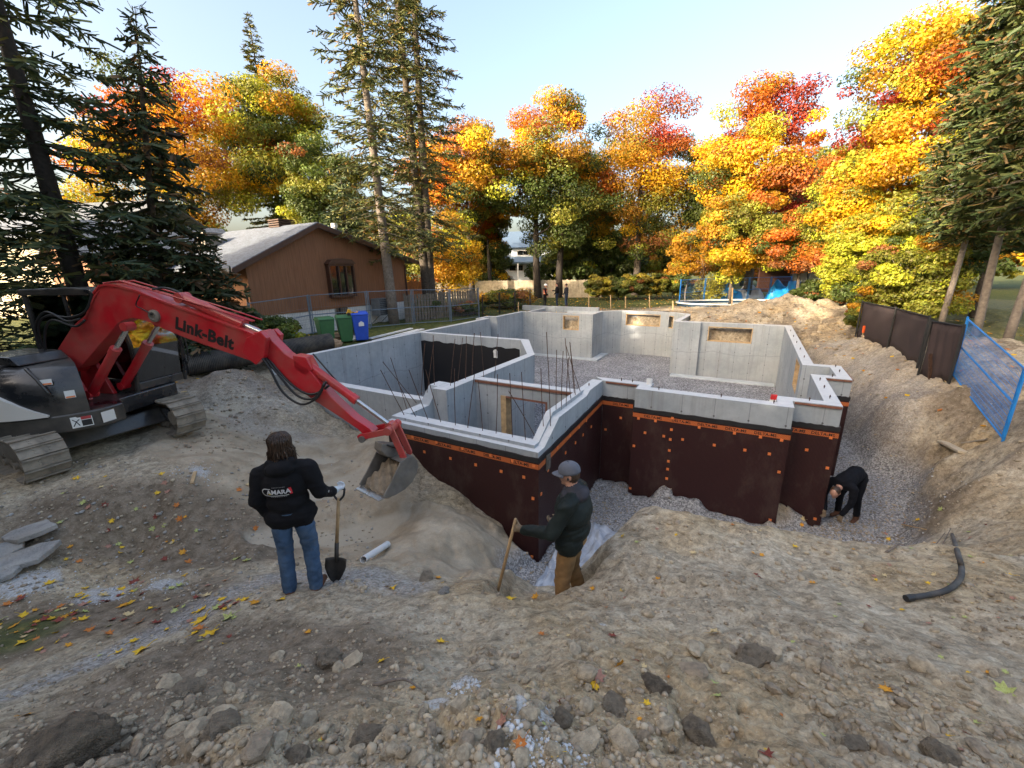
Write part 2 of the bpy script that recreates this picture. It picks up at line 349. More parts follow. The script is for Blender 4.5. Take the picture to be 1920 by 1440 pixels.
MAT['rock'] = plain('field_stone', (0.43, 0.36, 0.27), 0.95, var=0.55, scale=2.2, bump=1.0, bdist=0.05, dirt=(.30, .22, .14), dirt_amt=.5)
MAT['rock_dirty'] = plain('soil_caked_rock', (0.27, 0.21, 0.145), 0.95, var=0.55, scale=2.5, bump=1.0, bdist=0.06)
MAT['slab'] = plain('broken_concrete', (0.40, 0.39, 0.37), 0.9, var=0.45, scale=5, bump=0.8, bdist=0.03, dirt=(.24, .19, .13), dirt_amt=.5)
# ------------------------------------------------------------------ terrain
AL = math.radians(-29.7)
UV = Vector((math.cos(AL), math.sin(AL), 0)); VV = Vector((-math.sin(AL), math.cos(AL), 0))
def B(u, v, z=0.0): return UV*u+VV*v+Vector((0, 0, z))
OUT = [(-6.25,5.85),(-2.8,5.75),(-2.8,9.2),(-1.96,9.2),(-1.96,8.83),(.92,8.83),(.92,9.3),(1.7,9.3),(1.7,11.65),(2.2,11.65),(2.2,13.2),(1.62,13.2),(1.62,21.45),
       (-2.85,21.45),(-2.7,24.7),(-3.9,25.55),(-6.8,25.55),(-7.9,24.6),(-7.9,22.95),(-12.35,22.95),(-12.35,19.9),(-12.85,19.9),(-12.85,18.7),(-12.35,18.7),(-12.35,7.05),(-6.5,7.05)]
OUTW = np.array([[B(*p).x, B(*p).y] for p in OUT])
def inside(px, py, poly):
    r = np.zeros(px.shape, bool); n = len(poly)
    for i in range(n):
        x0, y0 = poly[i]; x1, y1 = poly[(i+1) % n]
        with np.errstate(divide='ignore', invalid='ignore'):
            c = ((y0 > py) != (y1 > py)) & (px < (x1-x0)*(py-y0)/(y1-y0)+x0)
        r ^= c
    return r
def seg(px, py, x0, y0, x1, y1):
    dx, dy = x1-x0, y1-y0; t = np.clip(((px-x0)*dx+(py-y0)*dy)/(dx*dx+dy*dy+1e-9), 0, 1)
    return np.hypot(px-x0-t*dx, py-y0-t*dy), t
CP = []
for px, py, z in [(960,1440,.84),(480,1440,.72),(0,1440,.52),(1440,1440,.82),(1920,1440,.74),(500,1300,.22),(960,1260,.24),(1400,1250,.24),(1800,1250,.28),(250,1330,.15),
                  (1030,1115,-.40),(900,1092,-.55),(800,1090,-.68),(690,1100,-.62),(600,1110,-.62),(545,1105,-.63),(480,1110,-.66),(1190,965,-.36),(1240,942,-.30),(1450,988,-.26),(1700,1012,-.22),
                  (1250,1080,-.16),(1150,1030,-.36),(1215,1010,-.28),(1120,1085,-.38),(1500,1090,-.05),(1850,1100,.02),(1900,900,-.12),(700,1200,-.12),(850,1200,-.12),(1100,1200,.05),
                  (430,1130,-.64),(370,1160,-.62),(200,1260,-.35),(60,1310,-.2),(0,1240,-.75),(100,1180,-.85),(250,1120,-.95),(330,1090,-1.0),(50,1060,-.85),(20,1000,-.75),
                  (250,1010,-1.05),(380,1010,-1.15),(120,930,-.55),(240,945,-.66),(360,930,-.72),(470,930,-.98),(430,1060,-1.18),(480,1010,-1.35),(560,1010,-1.5),(600,930,-1.48),(650,975,-1.55),
                  (720,935,-1.5),(700,1060,-1.05),(690,985,-1.64),(735,1015,-1.62),(790,990,-1.40),(800,1060,-1.25),(870,1000,-1.46),(915,1025,-1.68),(940,1060,-1.92),(960,1080,-2.05),(900,1075,-1.7),(840,1075,-1.20),
                  (560,850,-1.25),(480,850,-.95),(650,870,-1.45),(520,770,-1.3),(430,800,-.85),(340,850,-.62),(200,870,-.5),(60,880,-.5),(300,800,-.5),(440,740,-.75),(390,730,-.5),(320,720,-.4),
                  (1600,690,-.75),(1640,650,-.18),(1700,700,-.36),(1790,810,-.38),(1720,706,-.38),(1785,735,-.4),(1830,765,-.4),(1890,800,-.38),(1850,850,-.22),(1560,620,-.25),(1660,760,-1.0)]:
    p = W(px, py, z); CP.append((p.x, p.y, z))
for p in [(-5.73,5.7,-1.1),(-5.2,5.55,-1.45),(-4.4,5.5,-1.6),(-3.6,5.5,-2.0),(-6.4,6.4,-1.15),(-7.5,6.9,-1.4),(-9.5,6.9,-1.55),(-12.4,6.9,-1.35),(-12.9,9,-.7),(-12.8,11.5,-.3),(-12.9,15,-.28),(-13.2,20,-.3),(-12,24,-.3),(-5,26.4,-.3),(0,22.5,-.3),(2.3,21.5,-.55),(2.6,17,-1.2)]:
    q = B(*p[:2]); CP.append((q.x, q.y, p[2]))
CP += [(0,-.2,.97),(-2,-.2,.8),(2,-.2,.92),(0,-3,.8),(-5,1,-.1),(-5,-4,.0),(6,0,.2),(6,-5,.2),(-9,3,-.4),(-9,6,-.45),(-12,8,-.4),(-10,10,-.4),(-16,4,-.4),(-16,16,-.3),(-10,20,-.3),(-20,30,-.3),(-7,30,-.3),(3,34,-.3),
       (12,34,-.3),(20,30,-.2),(18,20,-.1),(14,14,-.12),(16,8,0),(12,3,.05),(25,10,0),(25,-5,0),(-20,-8,-.3),(0,45,-.3),(-30,50,-.3),(30,50,-.3),(45,25,0),(-45,15,-.3),(0,-25,0),(40,-20,0),(-40,-25,0)]
CP = np.array(CP); _n = len(CP)
def _phi(r2): return np.where(r2 > 1e-9, 0.5*r2*np.log(np.maximum(r2, 1e-9)), 0)
_K = _phi(((CP[:, None, :2]-CP[None, :, :2])**2).sum(2))+np.eye(_n)*0.02
_P = np.c_[np.ones(_n), CP[:, :2]]
_A = np.block([[_K, _P], [_P.T, np.zeros((3, 3))]]); _w = np.linalg.solve(_A, np.r_[CP[:, 2], 0, 0, 0])
def tps(x, y):
    out = np.zeros(x.size); X = x.ravel(); Y = y.ravel()
    for i in range(0, X.size, 60000):
        a = X[i:i+60000]; b = Y[i:i+60000]
        out[i:i+60000] = _phi((a[:, None]-CP[None, :, 0])**2+(b[:, None]-CP[None, :, 1])**2) @ _w[:_n]+_w[_n]+_w[_n+1]*a+_w[_n+2]*b
    return out.reshape(x.shape)
CARVE = [(.35,5.55,-2.3,1.4,6.7,-2.5,.38,1.55),(.95,6.7,-2.55,2.3,8.9,-2.5,.75,1.5),(2.3,7.4,-2.5,5.2,6.45,-2.5,.45,.86),(5.2,6.5,-2.5,6.2,6.8,-2.5,.5,.95),(6.5,6.95,-2.5,8.2,8.7,-2.4,.72,1.6),
         (2.2,7.9,-2.55,4.4,7.1,-2.5,.5,1.8),(2.3,7.2,-2.5,2.4,8.8,-2.5,.7,1.5),(8.2,8.7,-2.4,8.8,10.4,-2.2,.30,1.9),(8.8,10.5,-2.2,12.2,17.4,-.8,.10,1.35),(.28,3.80,-1.06,.56,3.80,-1.06,.14,3.0),(.22,3.95,-1.1,.30,5.6,-2.3,.26,1.5)]
def heights(x, y):
    r = np.hypot(x, y); f = ss(34, 60, r)
    h = tps(x, y)*(1-f)+(-.3)*f
    for x0, y0, z0, x1, y1, z1, rad, k in CARVE:
        d, t = seg(x, y, x0, y0, x1, y1)
        d = d+0.18*fbm(x*1.3, y*1.3, 3)
        h = np.minimum(h, z0+(z1-z0)*t+k*np.maximum(0, d-rad)+.06*fbm(x*3, y*3, 3))
    # spoil heap behind the foundation
    for cx, cy, top, k in [(13.9,21.3,.92,.40),(12.4,21.9,.66,.38),(15.2,20.6,.55,.42),(11.2,22.3,.38,.33)]:
        d = np.hypot(x-cx, y-cy)+.5*fbm(x*.9, y*.9, 3); h = np.maximum(h, top-k*np.maximum(0, d)+.12*fbm(x*2.5, y*2.5, 4))
    # mounded spoil to the left of the wall, under the pipe
    for cx, cy, top, k in [(-7.9,11.0,.0,.5)]:
        d = np.hypot(x-cx, (y-cy)*1.4)+.35*fbm(x*1.2, y*1.2, 3); h = np.maximum(h, top-k*np.maximum(0, d-.4)+.1*fbm(x*3, y*3, 4))
    return h
def zones(x, y):
    n = fbm(x*.8+3, y*.8, 4); n2 = fbm(x*2.3, y*2.3+9, 3); bu = x*UV.x+y*UV.y; bv = x*VV.x+y*VV.y
    d, _ = seg(x, y, -3.3, 6.2, -1.0, 5.0); d2, _ = seg(x, y, -5.5, 7.6, -2.8, 6.0)
    sand = np.maximum(ss(1.35, .7, d+.5*n), ss(1.5, .8, d2+.5*n))
    sand = np.maximum(sand, ss(1.3, .8, np.hypot(x+.6, y-5.6)+.3*n)); d3, _ = seg(x, y, -6.2, 8.6, -3.2, 8.0); sand = np.maximum(sand, ss(1.5, .9, d3+.4*n))
    gr = np.zeros_like(x)
    for x0, y0, z0, x1, y1, z1, rad, k in CARVE[:8]:
        d, t = seg(x, y, x0, y0, x1, y1); gr = np.maximum(gr, ss(rad+.45, rad+.05, d+.25*n))
    # strip of crushed stone on the edge of the mound where the man stands
    a = W(0,1290,-.25); b = W(370,1135,-.6); c = W(540,1060,-.75); e = W(760,1085,-.65)
    for p, q, rr in ((a, b, .10), (b, c, .16), (c, e, .28)):
        d, t = seg(x, y, p.x, p.y, q.x, q.y); gr = np.maximum(gr, .62*ss(rr+.22, rr*.6, d+.16*n2+.1*n))
    d, _ = seg(x, y, -8.5, 10.8, -5.4, 9.6); gr = np.maximum(gr, .3*ss(1.2, .6, d+.5*n))
    d, _ = seg(x, y, 9.2, 10, 11.6, 15.5); gr = np.maximum(gr, .38*ss(1.5, .6, d+.5*n))
    dark = np.zeros_like(x)
    for p, q, rr in ((W(120,985,-.85), W(470,985,-1.0), .35), (W(380,705,-.3), W(510,720,-.6), .9), (W(1560,790,-2), W(1740,900,-1.2), .5), (W(0,1180,-.8), W(300,1150,-.85), .4), (W(330,1250,-.2), W(640,1260,-.1), .22), (W(180,1380,.3), W(60,1400,.4), .3)):
        d, t = seg(x, y, p.x, p.y, q.x, q.y); dark = np.maximum(dark, .85*ss(rr+.5, rr, d+.5*n))
    dark = np.maximum(dark, .8*ss(.35, .05, np.abs(np.hypot(x-8, y-8.6)-2.2)+.2*n)*(x > 8.4))
    dark = np.maximum(dark, .75*ss(.02, .3, n2+.25*n)*ss(7, 8.5, x)*ss(6.5, 8, y)*ss(22, 18, y)*(1-gr))
    r = np.hypot(x, y)
    grass = np.maximum(ss(28, 31, y+1.5*n), ss(-12, -14, bu+1.0*n)*ss(9, 11, bv))*(1-.0*r)
    d, _ = seg(x, y, 13.5, 11.5, 24, 20); grass = np.maximum(grass, .8*((x-12.6)*.62-(y-12)*.2 > .8+.5*n))
    grass = np.maximum(grass, ss(-13, -15, x+n)); grass = np.maximum(grass, .8*ss(.55, .2, np.hypot(x-W(20,1190,-.8).x, y-W(20,1190,-.8).y)+.15*n)); grass = np.maximum(grass, ss(-3, -5, y+n))
    pile = ss(4.2, 3.2, np.hypot(x-13.3, y-21.3)); grass = grass*(1-pile)
    pw = np.zeros_like(x)
    for p, rr in ((W(370,890,-.6), .24), (W(200,1095,-.95), .34), (W(60,1085,-.85), .30), (W(300,1085,-.95), .25), (W(1000,1400,.6), .16), (W(870,1290,.25), .10), (W(820,1340,.4), .08), (W(1130,1170,.05), .06), (W(410,640,-.2), .6)):
        d = np.hypot(x-p.x, y-p.y); pw = np.maximum(pw, ss(rr*1.4, rr*.3, d+rr*.6*n2)*.62)
    wet = np.zeros_like(x)
    flat = np.zeros_like(x)
    return sand, gr, dark, grass, pw, wet, flat
# flat smooth patches left in the sand by the bucket
PATCH = [(W(640,910,-1.45), .34, .9, 40), (W(690,990,-1.55), .30, .75, 35), (W(540,1010,-1.45), .28, .6, 20), (W(575,865,-1.3), .22, .6, 25), (W(425,778,-.8), .22, .45, 70)]
# grid: fine where the camera looks, coarse elsewhere
fine = np.radians(np.linspace(90+63, 90-63, 470)); rest = np.radians(np.linspace(90-63, 90-297, 50))[1:]
ang = np.r_[fine, rest]; rad = np.r_[np.exp(np.linspace(math.log(.55), math.log(48), 600)), np.exp(np.linspace(math.log(48), math.log(900), 26))[1:]]
RR, AA = np.meshgrid(rad, ang, indexing='ij'); GX = RR*np.cos(AA); GY = RR*np.sin(AA)
GZ0 = heights(GX, GY)
sand, gr, dark, grass, pw, wet, flat = zones(GX, GY)
for p, a, b, dg in PATCH:
    c, s_ = math.cos(math.radians(dg)), math.sin(math.radians(dg)); ux = (GX-p.x)*c+(GY-p.y)*s_; uy = -(GX-p.x)*s_+(GY-p.y)*c
    flat = np.maximum(flat, ss(1.1, .9, np.sqrt((ux/b)**2+(uy/a)**2)+.12*fbm(GX*3, GY*3, 3)))
near = ss(7.5, 3.0, RR)
rough = 1-.75*sand-.5*gr; rough = np.clip(rough, .22, 1)*(1-.9*flat)
mud = ss(-.15, .25, fbm(GX*.7, GY*.7, 3))
def billow(x, y, o=3):
    t = 0; a = 1.
    for i in range(o): t = t+a*(1-2*np.abs(2*vnoise(x*2**i+3.7*i, y*2**i+8.1*i)-1)); a *= .5
    return t
fore = ss(2.9, 1.6, GY)*ss(-5, -1, GX+4)
detail = .085*fbm(GX*1.7, GY*1.7, 5)+.030*fbm(GX*5, GY*5, 3)
wx = GX+.05*fbm(GX*6, GY*6, 2); wy = GY+.05*fbm(GX*6+40, GY*6, 2)
lump = (.050*lumps(wx*4.2, wy*4.2, 1)*ss(.0, .5, fbm(GX*1.1+9, GY*1.1, 3)+.25)+.026*lumps(wx*9, wy*9, 2)*ss(-.3, .3, fbm(GX*1.6, GY*1.6+4, 3)+.1))
lump += ss(4.5, 2.2, RR)*(.013*lumps(wx*20, wy*20, 3)+.007*lumps(wx*41, wy*41, 4))
calm = np.clip(ss(.3, 2.2, GX-.28*GY-.3)*ss(1.7, 2.5, GY)*ss(6.5, 4.8, GY), 0, 1)
bank = ss(6.5, 8.5, GX)*ss(5.5, 7.5, GY)*ss(26, 20, GY)*(1-gr)
detail += bank*(.26*fbm(GX*.9+3, GY*.9, 4)+.20*lumps(wx*1.5, wy*1.5, 6)*ss(-.2, .3, fbm(GX*.6, GY*.6+2, 3))+.10*lumps(wx*3.2, wy*3.2, 7)+.04*lumps(wx*7, wy*7, 11))
detail += sand*(1-flat)*(.30*fbm(GX*1.5+7, GY*1.5, 3)*.35+.085*lumps(wx*2.6, wy*2.6, 8)*ss(0, .3, fbm(GX*1.3, GY*1.3+8, 3)+.1)+.045*lumps(wx*5.5, wy*5.5, 9)+.02*lumps(wx*13, wy*13, 10))/.35
detail += ss(22, 8, RR)*(lump-.02)*(1-.66*calm)*(.6+1.1*fore)
GZ = GZ0+detail*rough*ss(46, 30, RR)
inb = inside(GX, GY, OUTW); GZ = np.where(inb, -3.3, GZ)
nr, na = GX.shape
idx = np.arange(nr*na).reshape(nr, na); ip = np.roll(idx, -1, 1)
F4 = np.stack([idx[:-1, :], idx[1:, :], ip[1:, :], ip[:-1, :]], -1).reshape(-1, 4)
me = np_mesh('ground', np.stack([GX, GY, GZ], -1).reshape(-1, 3), F4, True, np.stack([sand, gr, dark], -1).reshape(-1, 3), 'zone_a')
a = me.color_attributes.new('zone_b', 'FLOAT_COLOR', 'POINT')
zb = np.ones((nr*na, 4), np.float32); zb[:, 0] = grass.ravel(); zb[:, 1] = pw.ravel(); zb[:, 2] = flat.ravel(); a.data.foreach_set('color', zb.ravel())
tag(link('ground', me, MAT['ground']), kind='structure')
def gz(x, y):                            # ground height under a point, bilinear on the same grid
    r = math.hypot(x, y); th = math.degrees(math.atan2(y, x))
    if r < .56: return float(GZ[0, 0])
    d = 90-th
    d = (d+180) % 360-180
    i = np.searchsorted(rad, r)-1; i = min(max(i, 0), nr-2)
    if abs(d) <= 63: f = (d+63)/126*469; j = int(min(f, 468)); fj = f-j
    else:
        dd = d if d > 63 else d+360; f = 469+(dd-63)/234*49; j = min(int(f), na-1); fj = f-j
    fi = (r-rad[i])/(rad[i+1]-rad[i]); j2 = (j+1) % na
    return float((GZ[i, j]*(1-fj)+GZ[i, j2]*fj)*(1-fi)+(GZ[i+1, j]*(1-fj)+GZ[i+1, j2]*fj)*fi)
def cast(px, py, r0=.6, r1=45):           # where a line of sight from the camera meets the ground
    d = ray(px, py); d = d/math.hypot(d[0], d[1]); r = r0
    while r < r1:
        if CAMH+d[2]*r < gz(d[0]*r, d[1]*r): break
        r *= 1.012
    return Vector((d[0]*r, d[1]*r, gz(d[0]*r, d[1]*r)))
# ------------------------------------------------------------------ house foundation
TH = .26
FND = thing('house_foundation', 'grey poured concrete foundation walls standing open in the excavated pit', 'foundation', (0, 0, 0), AL)
def offset(poly, d):
    out = []; n = len(poly)
    for i in range(n):
        p0, p1, p2 = (Vector(poly[(i+k) % n]) for k in (-1, 0, 1)); a = (p1-p0).normalized(); b = (p2-p1).normalized()
        na = Vector((-a.y, a.x)); nb = Vector((-b.y, b.x)); m = (na+nb).normalized(); out.append(p1+m*(d/max(.3, m.dot(na))))
    return out
INN = offset(OUT, TH)
ZB = -3.0
def wall(p0, p1, q1, q0, top=0.0, holes=(), zb=ZB, name='concrete_wall'):
    """p0-p1 outer edge, q0-q1 inner edge; holes (s0, s1, z0, z1) along the outer edge"""
    p0, p1, q0, q1 = (Vector(x) for x in (p0, p1, q0, q1)); d = (p1-p0).normalized(); nn = Vector((-d.y, d.x)); th = (q0-p0).dot(nn); mb = MB()
    def cut(s): return p0+d*s, p0+d*s+nn*th
    def piece(a, b, z0, z1):
        (o0, i0), (o1, i1) = a, b; mb.prism([o0, o1, i1, i0], z0, z1, 'z')
    st = (p0, q0)
    for s0, s1, z0, z1 in holes:
        piece(st, cut(s0), zb, top); piece(cut(s0), cut(s1), zb, z0); piece(cut(s0), cut(s1), z1, top); st = cut(s1)
    piece(st, (p1, q1), zb, top)
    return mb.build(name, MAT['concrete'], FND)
HOLES = {11: [(.25, 1.35, -.95, -.12)], 12: [(1.4, 3.2, -.86, -.17)], 14: [(1.05, 2.05, -.9, -.2)], 15: [(.55, 2.55, -.86, -.16)], 18: [(.55, 1.55, -.95, -.12)]}
N = len(OUT)
for i in range(N):
    if i in (0, 1, 24, 25): continue
    p0, p1, q1, q0 = OUT[i], OUT[(i+1) % N], INN[(i+1) % N], INN[i]
    holes = HOLES.get(i, [])
    if i == 19: pass
    wall(p0, p1, q1, q0, 0.0, holes)
    d = (Vector(p1)-Vector(p0)).normalized(); nn = Vector((-d.y, d.x))
    for s0, s1, z0, z1 in holes:                     # timber bucks left in the window openings
        mb = MB(); a = Vector(p0)
        for sa, sb_, za, zb_ in ((s0, s0+.04, z0, z1), (s1-.04, s1, z0, z1), (s0+.04, s1-.04, z0, z0+.04), (s0+.04, s1-.04, z1-.04, z1)):
            mb.prism([a+d*sa-nn*.004, a+d*sb_-nn*.004, a+d*sb_+nn*(TH+.004), a+d*sa+nn*(TH+.004)], za, zb_, 'z')
        mb.build('window_buck', MAT['raw_wood'], FND)
# wall to the left (u=-12.35) has an opening half way: segment 23
# lowered front walls with a brick ledge
ZL = -.42
mb = MB(); mb.box((-6.25+.001, 5.87, ZB), (-2.8-TH-.001, 5.85+TH, ZL+.06)); mb.box((-6.25, 5.752, ZB), (-2.8-.132, 5.869, ZL)); mb.build('concrete_wall', MAT['concrete'], FND)
mb = MB(); mb.prism([(5.87, ZB), (9.2, ZB), (9.2, 0), (6.62, 0), (6.05, ZL+.06), (5.87, ZL+.06)], -2.8-TH, -2.8-.13, 'x'); mb.prism([(5.752, ZB), (9.2, ZB), (9.2, -.002), (8.3, -.002), (8.1, -.075), (6.62, -.075), (6.0, ZL), (5.752, ZL)], -2.8-.13, -2.8, 'x'); mb.build('concrete_wall', MAT['concrete'], FND)
mb = MB(); mb.prism([(5.87+TH, ZB), (7.45, ZB), (7.45, 0), (7.1, 0), (6.75, ZL+.06), (5.87+TH, ZL+.06)], -6.252, -6.25+TH, 'x'); mb.box((-6.25+TH, 6.9, ZB), (-5.6, 7.1, -.002)); mb.build('concrete_wall', MAT['concrete'], FND)
mb = MB(); mb.box((-12.35+TH, 7.05, ZB), (-6.252, 7.05+TH, ZL+.02)); mb.prism([(-12.35, ZB), (-12.35+TH, ZB), (-12.35+TH, ZL+.02), (-12.35, ZL+.02)], 7.05, 7.05+TH, 'y'); mb.build('concrete_wall', MAT['concrete'], FND)
# inner walls
mb = MB(); mb.box((-5.86, 7.45, ZB), (-5.6, 11.25, -.004)); mb.box((-6.25+.004, 7.1, ZB), (-5.86, 7.45, -.004)); mb.box((-5.86, 7.1, ZB), (-5.6, 7.45, -.006)); mb.build('concrete_wall', MAT['concrete'], FND)
wall((-5.6, 8.02), (-2.8-TH, 8.02), (-2.8-TH, 8.26), (-5.6, 8.26), -.008, [(.72, 1.92, -2.6, -.32)])
wall((-12.09, 13.42), (-7.25, 13.42), (-7.05, 13.68), (-12.09, 13.68), -.003)
wall((-7.25, 13.42), (-5.86, 11.25), (-5.60, 11.25), (-7.05, 13.68), -.005)
MB().box((-3.0, 21.0, ZB), (-1.9, 21.19, -.003)).build('concrete_pier', MAT['concrete'], FND); MB().box((.65, 21.08, ZB), (1.36, 21.19, -.003)).build('concrete_pier', MAT['concrete'], FND)
# door buck in the inner wall
mb = MB(); mb.box((-4.88, 8.0, -2.6), (-4.74, 8.28, -.322)); mb.build('door_jamb', MAT['raw_wood'], FND)
mb = MB(); mb.box((-3.72, 8.0, -2.6), (-3.681, 8.28, -.322)); mb.build('door_jamb', MAT['red_edge'], FND)
mb = MB(); mb.box((-4.74, 8.0, -.362), (-3.72, 8.28, -.322)); mb.build('door_head', MAT['red_edge'], FND)
# tarred face of the inner wall, wavy upper edge
pts = [(-12.085, ZB), (-7.3, ZB)]
for i in range(25): pts.append((-7.3-4.785*i/24, -.34+.03*math.sin(i*1.7)+.02*math.sin(i*.7)-(.0 if i > 3 else .02)))
mb = MB(); mb.prism(pts, 13.412, 13.419, 'y'); mb.build('tar_coat', MAT['tar'], FND)
mb = MB(); mb.lathe([(.085, 0), (.085, .05), (.05, .05), (.05, .02)], 16, Matrix.Translation((-8.35, 13.41, -.52)) @ Matrix.Rotation(math.pi/2, 4, 'X')); mb.box((-8.43, 13.385, -.76), (-8.27, 13.411, -.55)); mb.build('pipe_sleeve', MAT['white'], FND)
# red stained strips left under the inner edges
for lo, hi in (((-5.59, 7.985, -.075), (-3.07, 8.018, -.02)), ((-2.72, 9.168, -.05), (-2.02, 9.198, -.012)), ((.96, 9.268, -.05), (1.69, 9.298, -.012)), ((1.702, 11.618, -.05), (2.19, 11.648, -.012)), ((2.202, 11.7, -.05), (2.23, 13.1, -.012))):
    MB().box(lo, hi).build('formwork_strip', MAT['red_edge'], FND)
# footing showing inside
for lo, hi in (((-12.09, 22.35, -2.66), (-7.64, 22.688, -2.5)), ((-7.63, 22.3, -2.66), (-7.2, 24.5, -2.5)), ((-3.0, 20.6, -2.66), (1.3, 20.99, -2.51)), ((-1.7, 9.1, -2.66), (.66, 9.4, -2.5))): MB().box(lo, hi).build('footing', MAT['concrete_top'], FND)
# drainage membrane, tape, lettering, clips
def fr_pt(px, py, axis, c):               # photograph point on the plane u=c or v=c
    n = UV if axis == 'u' else VV; d = Vector(ray(px, py)); s = c/(d.x*n.x+d.y*n.y); A = d*s
    return A.dot(UV), A.dot(VV), A.z+CAMH
def sheet(axis, c, a0, a1, top0, top1, zb, tape0, tape1, out=-1, texts=()):
    """membrane on the plane axis=c between a0 and a1, tape height tape0..tape1"""
    P = 'y' if axis == 'v' else 'x'; d = .016
    mb = MB(); n = 14; up = [(a0+(a1-a0)*i/n, top0+(top1-top0)*i/n+.008*math.sin(i*2.3)) for i in range(n+1)]
    mb.prism([(a0, zb), (a1, zb)]+up[::-1], c+out*.003, c+out*d, P); m = mb.build('drainage_membrane', MAT['membrane'], FND)
    mb = MB(); low = [(x, z-.09) for x, z in up]; mb.prism(low+up[::-1], c+out*d, c+out*(d+.012), P); mb.build('membrane_edge', MAT['blackplastic'], m)
    mb = MB(); mb.prism([(a0, tape0-.046), (a1, tape1-.046), (a1, tape1+.046), (a0, tape0+.046)], c+out*(d+.001), c+out*(d+.005), P); tp = mb.build('orange_tape', MAT['tape'], m)
    for s in texts:
        z = tape0+(tape1-tape0)*(s-a0)/(a1-a0)
        M = basis((s, c+out*(d+.0065), z), (1, 0, 0), (0, out, 0)) if axis == 'v' else basis((c+out*(d+.0065), s, z), (0, -out*-1, 0), (out, 0, 0))
        if axis == 'u': M = basis((c+out*(d+.0065), s, z), (0, 1, 0), (1, 0, 0))
        if axis == 'v': M = basis((s, c+out*(d+.0065), z), (1, 0, 0), (0, -1, 0))
        lettering('lettering', 'DELTA-MS', .078, MAT['ink'], m, M, .0006, bold=.002, space=1.05)
    return m
shA = sheet('v', 5.75, -6.25, -2.785, -.52, -.52, -2.9, -.68, -.68, -1, (-5.9, -5.35, -4.8, -4.25, -3.7, -3.15))
shB = sheet('u', -2.8, 5.735, 9.18, -.52, -.36, -2.9, -.68, -.525, 1, ())
shP = sheet('v', 9.2, -2.78, -1.98, -.37, -.37, -2.9, -.53, -.53, -1, (-2.35,))
shN = sheet('u', -1.96, 8.82, 9.18, -.37, -.37, -2.9, -.53, -.53, -1)
shC = sheet('v', 8.83, -1.975, .936, -.42, -.42, -2.9, -.585, -.585, -1, (-1.55, -.98, -.48, .03, .53))
shE = sheet('v', 9.3, .925, 1.716, -.40, -.40, -2.9, -.575, -.575, -1, (1.02, 1.48))
shM = sheet('u', .92, 8.83, 9.28, -.42, -.42, -2.9, -.585, -.585, 1)
shR = sheet('u', 1.7, 9.28, 11.63, -.40, -.40, -2.9, -.575, -.575, 1)
shF = sheet('v', 11.65, 1.71, 2.216, -.40, -.40, -2.9, -.575, -.575, -1)
shG = sheet('u', 2.2, 11.63, 13.2, -.40, -.40, -2.9, -.575, -.575, 1)
clip_me = None
def clips(sh, axis, c, out, pxs):
    global clip_me
    if clip_me is None:
        mb = MB(); mb.box((-.026, -.006, -.026), (.026, .006, .026)); mb.box((-.012, -.010, -.012), (.012, -.0061, .012)); clip_me = mb.mesh('fastener_clip')
    for px, py in pxs:
        u, v, z = fr_pt(px, py, axis, c+out*.02); o = link('fastener_clip', clip_me, MAT['clip'], sh)
        if axis == 'v': o.location = (u, c+out*.0265, z)
        else: o.location = (c+out*.0265, v, z); o.rotation_euler = (0, 0, math.pi/2)
s3 = lambda L: [(960+a/2.769, 540+b/2.769) for a, b in L]
s2 = lambda L: [(440+a/3, 580+b/3) for a, b in L]
clips(shC, 'v', 8.83, -1, s3([(657,677),(745,690),(833,675),(972,723),(1155,753),(1290,773),(1400,790),(691,751),(788,769),(828,735),(822,786),(886,786),(1050,815),(1209,841),(1336,861),(633,819),(817,843),(812,899),(808,940),(803,989),(797,1056),(614,1039),(1386,955),(1340,1204)]))
clips(shE, 'v', 9.3, -1, s3([(1655,777),(1530,840),(1637,934),(1573,1198)]))
clips(shP, 'v', 9.2, -1, s3([(565,674),(486,734)]))
clips(shB, 'u', -2.8, 1, s3([(348,722),(385,688),(328,803),(368,762),(410,720),(277,855),(186,946),(150,1069),(300,765),(235,828),(464,950)]))
clips(shA, 'v', 5.75, -1, s2([(1000,717),(1135,748),(1282,783),(1440,822),(1562,852),(1683,880),(1068,801),(1215,838),(1357,874),(1500,911),(1627,943),(1679,1063),(1673,1391)]))
mb = MB(); mb.box((-2.778, 6.0, -.86), (-2.755, 6.16, -.58)); mb.box((-2.754, 6.03, -.83), (-2.74, 6.13, -.65)); mb.build('drain_outlet_plate', MAT['dustyblack'], FND)
